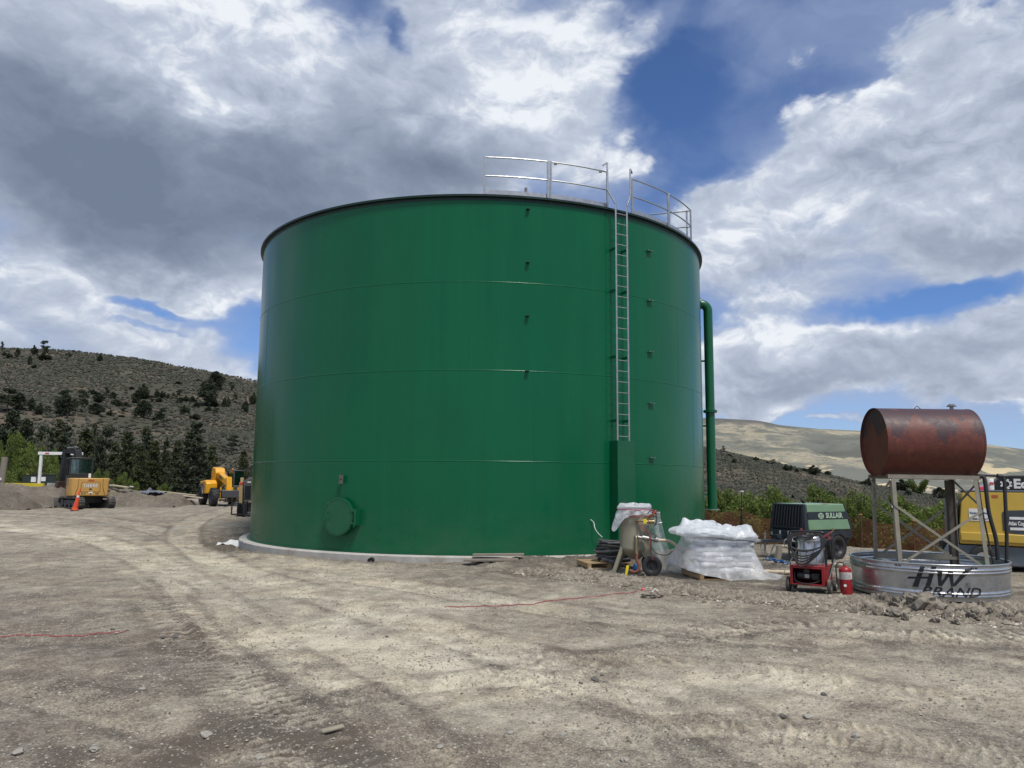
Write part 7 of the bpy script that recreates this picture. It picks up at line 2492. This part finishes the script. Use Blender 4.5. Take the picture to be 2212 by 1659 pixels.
# local +X forward (towards right and camera), width along Y
for (x, y) in ((-.35, -.95), (-.35, .95), (2.55, -.95), (2.55, .95)):
    wheel(tl_, (x, y, .60), (0, math.copysign(1, y), 0), .60, .40, .48, lugs=16, rim=TG)
mb = MB(); mb.span((-.9, -.55, .55), (3.1, .55, 1.05)); mb.build('chassis', TG, tl_, bevel=.04)
mb = MB(); mb.prism([(-1.15, .75), (-1.15, 1.35), (-.95, 1.62), (.55, 1.72), (.9, 1.5), (.9, .8)], -1.08, -.35, 'y'); mb.build('engine_hood', TY, tl_, bevel=.07, seg=3)
mb = MB(); mb.prism([(-1.16, .70), (-1.16, 1.05), (-.9, 1.30), (.1, 1.38), (.55, 1.2), (.55, 1.28), (.1, 1.50), (-.95, 1.44), (-1.20, 1.1)], -1.12, -.60, 'y'); mb.build('hood_stripe', TG, tl_, bevel=.02)
for y in (-.95, .95):
    mb = MB(); mb.prism([(x_ * 1.0 - .35, z_) for x_, z_ in [(.74 * math.cos(R(a)), .60 + .74 * math.sin(R(a))) for a in range(15, 166, 15)] + [(.68 * math.cos(R(a)), .60 + .68 * math.sin(R(a))) for a in range(165, 14, -15)]], y - .24, y + .24, 'y'); mb.build('mudguard', TG, tl_)
mb = MB(); mb.bar((-.75, .0, 2.28), (2.35, .0, 1.55), .36, .42); mb.build('boom', TY, tl_, bevel=.04)
mb = MB(); mb.prism([(-1.05, 1.25), (-1.15, 2.35), (-.85, 2.62), (-.1, 2.55), (.15, 2.2), (-.35, 1.2)], -.32, .32, 'y'); mb.build('boom_pivot', TY, tl_, bevel=.05)
mb = MB(); mb.box((.9, -.217, 1.90), (.8, .004, .16), Matrix.Rotation(R(13.3), 3, 'Y')); mb.build('boom_decal', TG, tl_)
mb = MB(); mb.bar((2.3, 0, 1.9), (2.62, 0, .62), .34, .40); mb.build('boom_head', TY, tl_, bevel=.04)
mb = MB(); mb.cyl((.6, -.12, 1.1), (2.1, -.12, 1.45), .07, n=12); mb.build('lift_ram', STEEL, tl_)
for z in (.35, .95): mb = MB(); mb.span((2.62, -.62, z), (2.72, .62, z + .10)); mb.build('carriage_bar', TG, tl_)
for y in (-.55, -.2, .2, .55): mb = MB(); mb.span((2.63, y - .04, .3), (2.71, y + .04, 1.25)); mb.build('carriage_upright', TY, tl_)
for y in (-.3, .3): mb = MB(); mb.span((2.72, y - .06, .28), (3.8, y + .06, .33)); mb.build('fork', BLKMET, tl_)
mb = MB(); mb.span((.30, .42, .8), (1.95, 1.15, 1.35)); mb.build('cab_base', TG, tl_, bevel=.04)
for (x, y) in ((.35, .45), (1.9, .45), (.35, 1.1), (1.75, 1.1)): mb = MB(); mb.bar((x, y, 1.3), (x * .98, y, 2.34), .07); mb.build('cab_pillar', TG, tl_)
mb = MB(); mb.span((.28, .40, 2.34), (1.92, 1.15, 2.42)); mb.build('cab_roof', TG, tl_, bevel=.03)
for a, b in (((.36, .44, 1.38), (1.88, .45, 2.32)), ((1.87, .5, 1.38), (1.88, 1.08, 2.32)), ((.36, 1.10, 1.38), (1.8, 1.11, 2.32)), ((.34, .5, 1.38), (.35, 1.08, 2.32))):
    mb = MB(); mb.span(a, b); mb.build('cab_window', GLASS, tl_)
mb = MB(); mb.lathe([(0, 0), (.07, 0), (.06, .12), (0, .13)], 12, Matrix.Translation((.5, .7, 2.42))); mb.build('beacon', pmat('amber', (.6, .2, .02), .3), tl_)
mb = MB(); mb.box((-1.19, -.75, .72), (.01, .2, .22)); mb.build('number_plate', WHT, tl_)

# ------------------------------------------------------------------ dark skid steer half hidden by the tank
ss_ = at(526, 1120)
t = thing('skid_steer', 'dark grey and tan skid steer seen from behind, half hidden by green tank', 'skid steer', (ss_.x + .45, ss_.y + 1.0, H(ss_.x, ss_.y) + .05), R(14))
CAG = pmat('machine_charcoal', (.075, .080, .085), .5, var=.1, scale=4, dirt=(.2, .18, .15), dirta=.08)
CAT_ = pmat('machine_tan', (.33, .24, .12), .5, var=.1)
mb = MB(); mb.prism([(-.80, .62), (-.80, 1.50), (-.62, 1.72), (.75, 1.76), (.80, .62)], -.10, 1.2, 'y'); mb.build('engine_cover', CAG, t, bevel=.04)
mb = MB(); mb.prism([(-.98, .55), (-1.0, 1.50), (-.86, 1.56), (-.82, .55)], -.14, 1.2, 'y'); mb.build('side_frame', CAT_, t, bevel=.02)
mb = MB(); mb.span((-.985, -.150, 1.40), (-.85, -.141, 1.50)); mb.build('tail_light', pmat('lens_bright_red', (.55, .03, .02), .3), t)
for k in range(13):
    z = .78 + k * .047
    for x in (-.62, -.30): mb = MB(); mb.box((x, -.108, z), (.26, .022, .022), Matrix.Rotation(R(25), 3, 'X')); mb.build('louver', BLKMET, t)
lettering('lettering', 'CAT', .13, Matrix.Translation((-.28, -.108, 1.49)) @ Matrix.Rotation(R(90), 4, 'X'), WHT, t, offset=.006, ext=.002)
mb = MB(); mb.box((-.58, -.105, 1.52), (.16, .006, .05)); mb.build('badge', WHT, t)
mb = MB(); mb.span((-.55, -.13, .62), (.6, -.105, .70)); mb.build('bumper_strip', CAT_, t)
mb = MB(); mb.span((-.80, -.12, .12), (-.62, .4, .60)); mb.span((-.6, -.02, .2), (.7, .5, .60)); mb.build('lower_frame', BLKMET, t, bevel=.01)
for a, b in (((-1.25, -.20, .10), (-1.25, -.20, .62)), ((-1.25, -.20, .60), (-.82, -.16, .56)), ((-1.28, -.20, .10), (-.6, -.16, .10)), ((-.72, -.20, .08), (-.72, -.20, .66))):
    mb = MB(); mb.bar(a, b, .06, .06); mb.build('step_frame', BLKMET, t)
mb = MB(); mb.span((-.42, -.03, .36), (-.20, -.021, .48)); mb.build('plate', WHT, t)
for (a, b) in (((-.6, .9, 1.7), (-.6, .9, 2.25)), ((-.6, 2.0, 1.2), (-.6, 2.0, 2.25)), ((.7, .9, 1.7), (.7, .9, 2.25))): mb = MB(); mb.bar(a, b, .07); mb.build('cab_pillar', BLKMET, t)
mb = MB(); mb.span((-.65, .85, 2.25), (.75, 2.1, 2.32)); mb.build('cab_roof', CAG, t, bevel=.02)
mb = MB(); mb.bar((-.92, .2, 1.62), (-.92, 2.2, 1.30), .14, .2); mb.build('lift_arm', CAT_, t, bevel=.02)
for y in (.35, 1.6): wheel(t, (-.92, y, .40), (-1, 0, 0), .40, .28, .45, lugs=12)
# ------------------------------------------------------------------ small things on the ground
rg = np.random.default_rng(12)
# boards at the foot of the tank
for k, (x0, x1, y0, y1, zz, lab) in enumerate(((1003, 1118, 1205, 1200, .03, 'long grey board lying on the soil against the foot of the tank'), (1022, 1131, 1199, 1195, .11, 'second grey board stacked behind the long one at the foot of the tank'))):
    a = at(x0, y0 + 2); b = at(x1, y1 + 2); L = (x1 - x0) / 1661 * 20
    mb = MB(); mb.box((0, 0, 0), (L, .20, .05)); o = mb.build('board', GWOOD, bevel=.005)
    q0 = atd((x0 + x1) / 2, 1205, 19.85 + .22 * k); mx, my = q0.x, q0.y
    o.location = (mx, my, H(mx, my) + .05 + zz); o.rotation_euler = (0, R(-1.0), R(2 - 3 * k)); tag(o, lab, 'board')
# red marking strings
STR = pmat('red_string', (.22, .055, .055), .8, var=.25, scale=3)
for k, (pts_, lab) in enumerate((([(-60, 1383), (0, 1380), (60, 1374), (130, 1377), (200, 1373), (262, 1368), (282, 1362)], 'red marking line on the dirt at the left edge'),
                                 ([(960, 1311), (1020, 1309), (1060, 1308), (1110, 1306), (1165, 1300), (1240, 1294), (1300, 1288), (1388, 1279)], 'red marking line on the dirt in front of the sandblasting pot'))):
    g = [at(*p) for p in pts_]
    mb = MB(); P = []
    for i in range(len(g) - 1):
        for j in range(8):
            t = j / 8; x = g[i].x + (g[i + 1].x - g[i].x) * t + .012 * math.sin(i * 5 + j); y = g[i].y + (g[i + 1].y - g[i].y) * t + .04 * math.sin(i * 2.1 + j * .9)
            P.append((x, y, H(x, y) + .004))
    V = []; n = len(P)
    for i, p in enumerate(P):
        w = .012 + .016 * abs(nz(i * .35, k, 71))
        V += [(p[0], p[1] - w, p[2]), (p[0], p[1], p[2] + .012), (p[0], p[1] + w, p[2])]
    mb.add(V, [(3 * i + q_, 3 * i + q_ + 1, 3 * i + q_ + 4, 3 * i + q_ + 3) for i in range(n - 1) for q_ in (0, 1)])
    tag(mb.build('marking_line', STR), lab, 'marking line')
e = at(1389, 1278)
o = MB().lathe([(0, 0), (.03, .0), (.035, .03), (.0, .045)], 8).build('marking_flag', pmat('pink_flag', (.85, .10, .12), .6)); o.location = (e.x, e.y, H(e.x, e.y)); tag(o, 'bright pink-red scrap of flagging at the right end of the marking line', 'flagging')
# meltwater ice / white film in the hole by the footing
c = at(512, 1167)
V = []
for j in range(12):
    for i in range(14):
        u = i / 13 - .5; v = j / 11 - .5; k = 1 - .5 * abs(v) * 2
        x = c.x + u * 1.15 * k + v * .5; y = c.y + v * .95; V.append((x, y, H(x, y) + .035 + .03 * nz(u * 6, v * 6, 75)))
tag(np_mesh('white_film', np.array(V), grid_faces(12, 14), pmat('film_white', (.60, .60, .60), .5, var=.15, scale=3, dirt=(.3, .27, .23), dirta=.25, dscale=3), True), 'patch of crumpled white plastic film in the hole beside the tank footing', 'plastic sheet')


def rock_mesh(seed, mat, lump=.35, sub=2):
    rr_ = random.Random(seed); bm = bmesh.new(); bmesh.ops.create_icosphere(bm, subdivisions=sub, radius=1)
    off = rr_.uniform(0, 99)
    for v in bm.verts:
        n = v.co.normalized(); k = 1 + lump * nz(n.x * 1.6 + off, n.y * 1.6 + n.z * 1.3, seed) + lump * .4 * nz(n.x * 4 + off, n.y * 4 - n.z * 3, seed + 1)
        k *= 1 + .10 * nz(n.x * 9 + off, n.y * 9 + n.z * 8, seed + 2); v.co = n * k; v.co.z *= .68
    me = bpy.data.meshes.new('rock'); bm.to_mesh(me); bm.free(); me.materials.append(mat)
    pass
    return me


CLOD = pmat('clay_clod', (.215, .188, .150), .95, var=.30, scale=2.5, bump=.9, bscale=9, dirt=(.27, .24, .19), dirta=.18, dscale=2)
cm_ = [rock_mesh(400 + i, CLOD, .55, 3) for i in range(5)]
CL = [(2000, 1322, .27, 'big rounded clay clod, largest in the heap before the trough lettering'), (1905, 1312, .13, None), (1935, 1318, .14, None), (1962, 1308, .13, None), (1898, 1330, .11, None), (1930, 1332, .13, None),
      (1870, 1322, .09, None), (2038, 1318, .12, None), (2045, 1336, .10, None), (2080, 1330, .10, None), (2105, 1338, .13, None), (2140, 1336, .09, None), (2175, 1341, .11, None), (2205, 1338, .09, None), (1990, 1302, .17, None), (2012, 1306, .13, None), (1965, 1304, .13, None),
      (1845, 1326, .07, None), (1955, 1340, .08, None), (2065, 1346, .07, None), (2120, 1326, .08, None), (1885, 1303, .09, None), (2020, 1344, .07, None), (1915, 1300, .08, None), (1650, 1305, .05, None), (1790, 1316, .05, None)]
for i, (x, y, r_, lab) in enumerate(CL):
    p = at(x, y); o = bpy.data.objects.new('clay_clod', cm_[i % 5]); COL.objects.link(o)
    o.location = (p.x, p.y, H(p.x, p.y) + r_ * .32); r_ *= .82; o.scale = (r_ * 1.15, r_, r_); o.rotation_euler = (i * .7, i * 1.3, i * 2.1)
    tag(o, lab or 'brown clay clod in the spoil heap in front of the trough', 'clay clod', None if lab else 'clay clods heaped before the trough')
p = at(1410, 1292); o = bpy.data.objects.new('clay_clod', cm_[2]); COL.objects.link(o); o.location = (p.x, p.y, H(p.x, p.y) + .02); o.scale = (.17, .12, .10); tag(o, 'single dark clod at the edge of the driveway below the plastic-wrapped pallet', 'clay clod')
# stones big enough to pick out on the near ground
STN = pmat('pale_stone', (.31, .29, .25), .85, var=.2, scale=2, bump=.4, bscale=10)
DKS = pmat('dark_stone', (.12, .11, .10), .85, var=.25, scale=2, bump=.4, bscale=10)
sm_ = [rock_mesh(500 + i, STN, .25, 2) for i in range(4)]; sd_ = [rock_mesh(520 + i, DKS, .3, 2) for i in range(2)]
SPL = [(243, 1362, .045, 1), (252, 1372, .05, 0), (307, 1494, .055, 0), (447, 1582, .075, 0), (725, 1585, .09, 0), (735, 1575, .05, 0), (24, 1575, .06, 0), (120, 1585, .05, 0), (203, 1625, .06, 0), (38, 1634, .07, 0),
       (350, 1465, .06, 0), (288, 1438, .04, 0), (389, 1396, .05, 0), (1285, 1466, .07, 1), (1255, 1474, .04, 1), (1300, 1460, .04, 1), (1718, 1412, .06, 0), (1745, 1552, .07, 0), (1690, 1552, .06, 1), (1215, 1590, .05, 0),
       (1780, 1500, .05, 1), (868, 1528, .04, 1), (2060, 1470, .05, 0), (380, 1374, .07, 1), (372, 1378, .05, 1), (352, 1377, .05, 1), (560, 1346, .035, 1), (836, 1376, .04, 1), (754, 1335, .035, 0), (1100, 1590, .05, 0),
       (1350, 1640, .06, 0), (1850, 1600, .06, 0), (950, 1622, .05, 0), (560, 1640, .06, 0), (640, 1432, .045, 0), (1560, 1590, .05, 0)]
for i, (x, y, r_, dk) in enumerate(SPL[:4] + SPL[8:10] + SPL[13:]):
    r_ *= .62
    p = at(x, y); me = (sd_ if dk else sm_)[i % (2 if dk else 4)]; o = bpy.data.objects.new('stone', me); COL.objects.link(o)
    o.location = (p.x, p.y, H(p.x, p.y) + r_ * .25); o.scale = (r_ * rnd.uniform(.9, 1.5), r_, r_ * .8); o.rotation_euler = (.15 * math.sin(i), .15 * math.cos(i), i * 2.9)
    tag(o, 'dark lump of stone lying on the packed dirt yard' if dk else 'pale stone lying on the packed dirt yard', 'stone', 'dark stones on the yard' if dk else 'pale stones on the yard')
# a split of wood near the bottom of the view
p = at(718, 1590)
o = MB().box((0, 0, 0), (.19, .055, .03)).build('wood_scrap', pmat('scrap_wood', (.27, .24, .18), .9, var=.2), bevel=.012); o.location = (p.x, p.y, H(p.x, p.y) + .03); o.rotation_euler = (.1, -.1, .5); tag(o, 'pale splintered piece of wood on the near dirt, bottom centre-left', 'wood scrap')
p = at(631, 1585)
# gravel and crumbs of soil: too many to count
def gravel(name, lab, n, rmin, rmax, smin, smax, mat, region=None, seed=1, flat=.6):
    r_ = np.random.default_rng(seed)
    if region is not None:
        x, y = region(n, r_)
    else:
        a = r_.uniform(R(-40), R(40), n); rr_ = rmin * (rmax / rmin) ** r_.uniform(0, 1, n)
        x = rr_ * np.sin(a); y = rr_ * np.cos(a)
    k = np.hypot(x - TC[0], y - TC[1]) > TR + .45
    if region is None: k &= r_.uniform(0, 1, n) < np.clip(.45 + 1.1 * fbm(x * .7, y * .7, seed + 600, 3), .08, 1)
    x, y = x[k], y[k]; h, _ = ground_detail(x, y)
    s = (smin * (smax / smin) ** (r_.uniform(0, 1, len(x)) ** 2.2)) * (0.7 + .3 * np.hypot(x, y) / 8).clip(.7, 2.4)
    S = np.stack([s * r_.uniform(.8, 1.5, len(x)), s, s * flat], -1)
    o_ = scatter(name, _half6, _hf6, np.stack([x, y, G(x, y) + h + s * .1], -1), S, mat, r_, attr='tone'); tag(o_, lab, kind='stuff'); return o_


_half6 = [(1, 0, 0), (0, 1, .1), (-1, 0, 0), (0, -1, -.1), (.15, .1, 1), (0, 0, -.8)]
_hf6 = [(0, 1, 4), (1, 2, 4), (2, 3, 4), (3, 0, 4)]


def tone_mat(name, a, b_):
    m = sage_mat(name, a, b_); return m


gravel('gravel', 'pale gravel and pebbles scattered over the dirt yard', 50000, 5, 34, .004, .017, tone_mat('gravel_tone', (.18, .16, .135), (.43, .40, .34)), seed=21)
gravel('soil_crumbs', 'dark crumbs of soil scattered over the dirt yard', 80000, 5, 30, .004, .019, tone_mat('crumb_tone', (.15, .13, .105), (.33, .30, .245)), seed=22, flat=.8)


def near_berm(n, r_):
    """points thickly strewn along the spoil ridge"""
    P = np.array(BERM); seg = np.hypot(*np.diff(P, axis=0).T); cum = np.concatenate([[0], np.cumsum(seg)])
    d = r_.uniform(0, 1, n) ** .8 * cum[-1]
    x = np.interp(d, cum, P[:, 0]); y = np.interp(d, cum, P[:, 1])
    w = .25 + .028 * x.clip(0, 12) + .18 * fbm(x * .9, y * .9, 641, 2)
    return x + r_.normal(0, 1, n) * w * .6, y + r_.normal(0, 1, n) * w


gravel('spoil_gravel', 'pale stones and chips mixed in the spoil ridge in front of the equipment', 15000, 0, 0, .006, .028, tone_mat('spoil_tone', (.22, .20, .165), (.66, .62, .54)), near_berm, 23)
gravel('spoil_clods', 'brown clods of the spoil ridge in front of the equipment', 22000, 0, 0, .008, .060, tone_mat('clod_tone', (.13, .112, .088), (.29, .255, .205)), near_berm, 24, .85)

# loose wiring and a drain stub by the tank
dw = tp(az_of(1284, 1140), TR + .04, 0)
mb = MB(); b0 = Vector((TC[0], TC[1], 0)) + dw
pts = [atd(x, y, b0.y) for x, y in ((1275, 1122), (1282, 1128), (1284, 1140), (1290, 1150), (1300, 1160))]
mb.tube([(p.x, b0.y - .05 - .02 * i + .03 * math.sin(i * 2), p.z) for i, p in enumerate(pts)], .010, 6, 5)
tag(mb.build('loose_wire', WHT), 'loose white wire hanging down the tank wall beside the hose stack', 'wire')
c = at(803, 1211)
mb = MB(); M = Matrix.Translation((c.x, c.y, H(c.x, c.y) + .03)) @ Matrix.Rotation(R(90), 4, 'X')
mb.lathe([(.075, -.02), (.075, .22), (.062, .22), (.062, 0), (.0, 0)], 20, M @ Matrix.Rotation(R(180), 4, 'Y') @ Matrix.Translation((0, 0, -.2)))
tag(mb.build('drain_pipe', BLACK), 'short black drain pipe end poking from the soil at the tank footing', 'pipe')
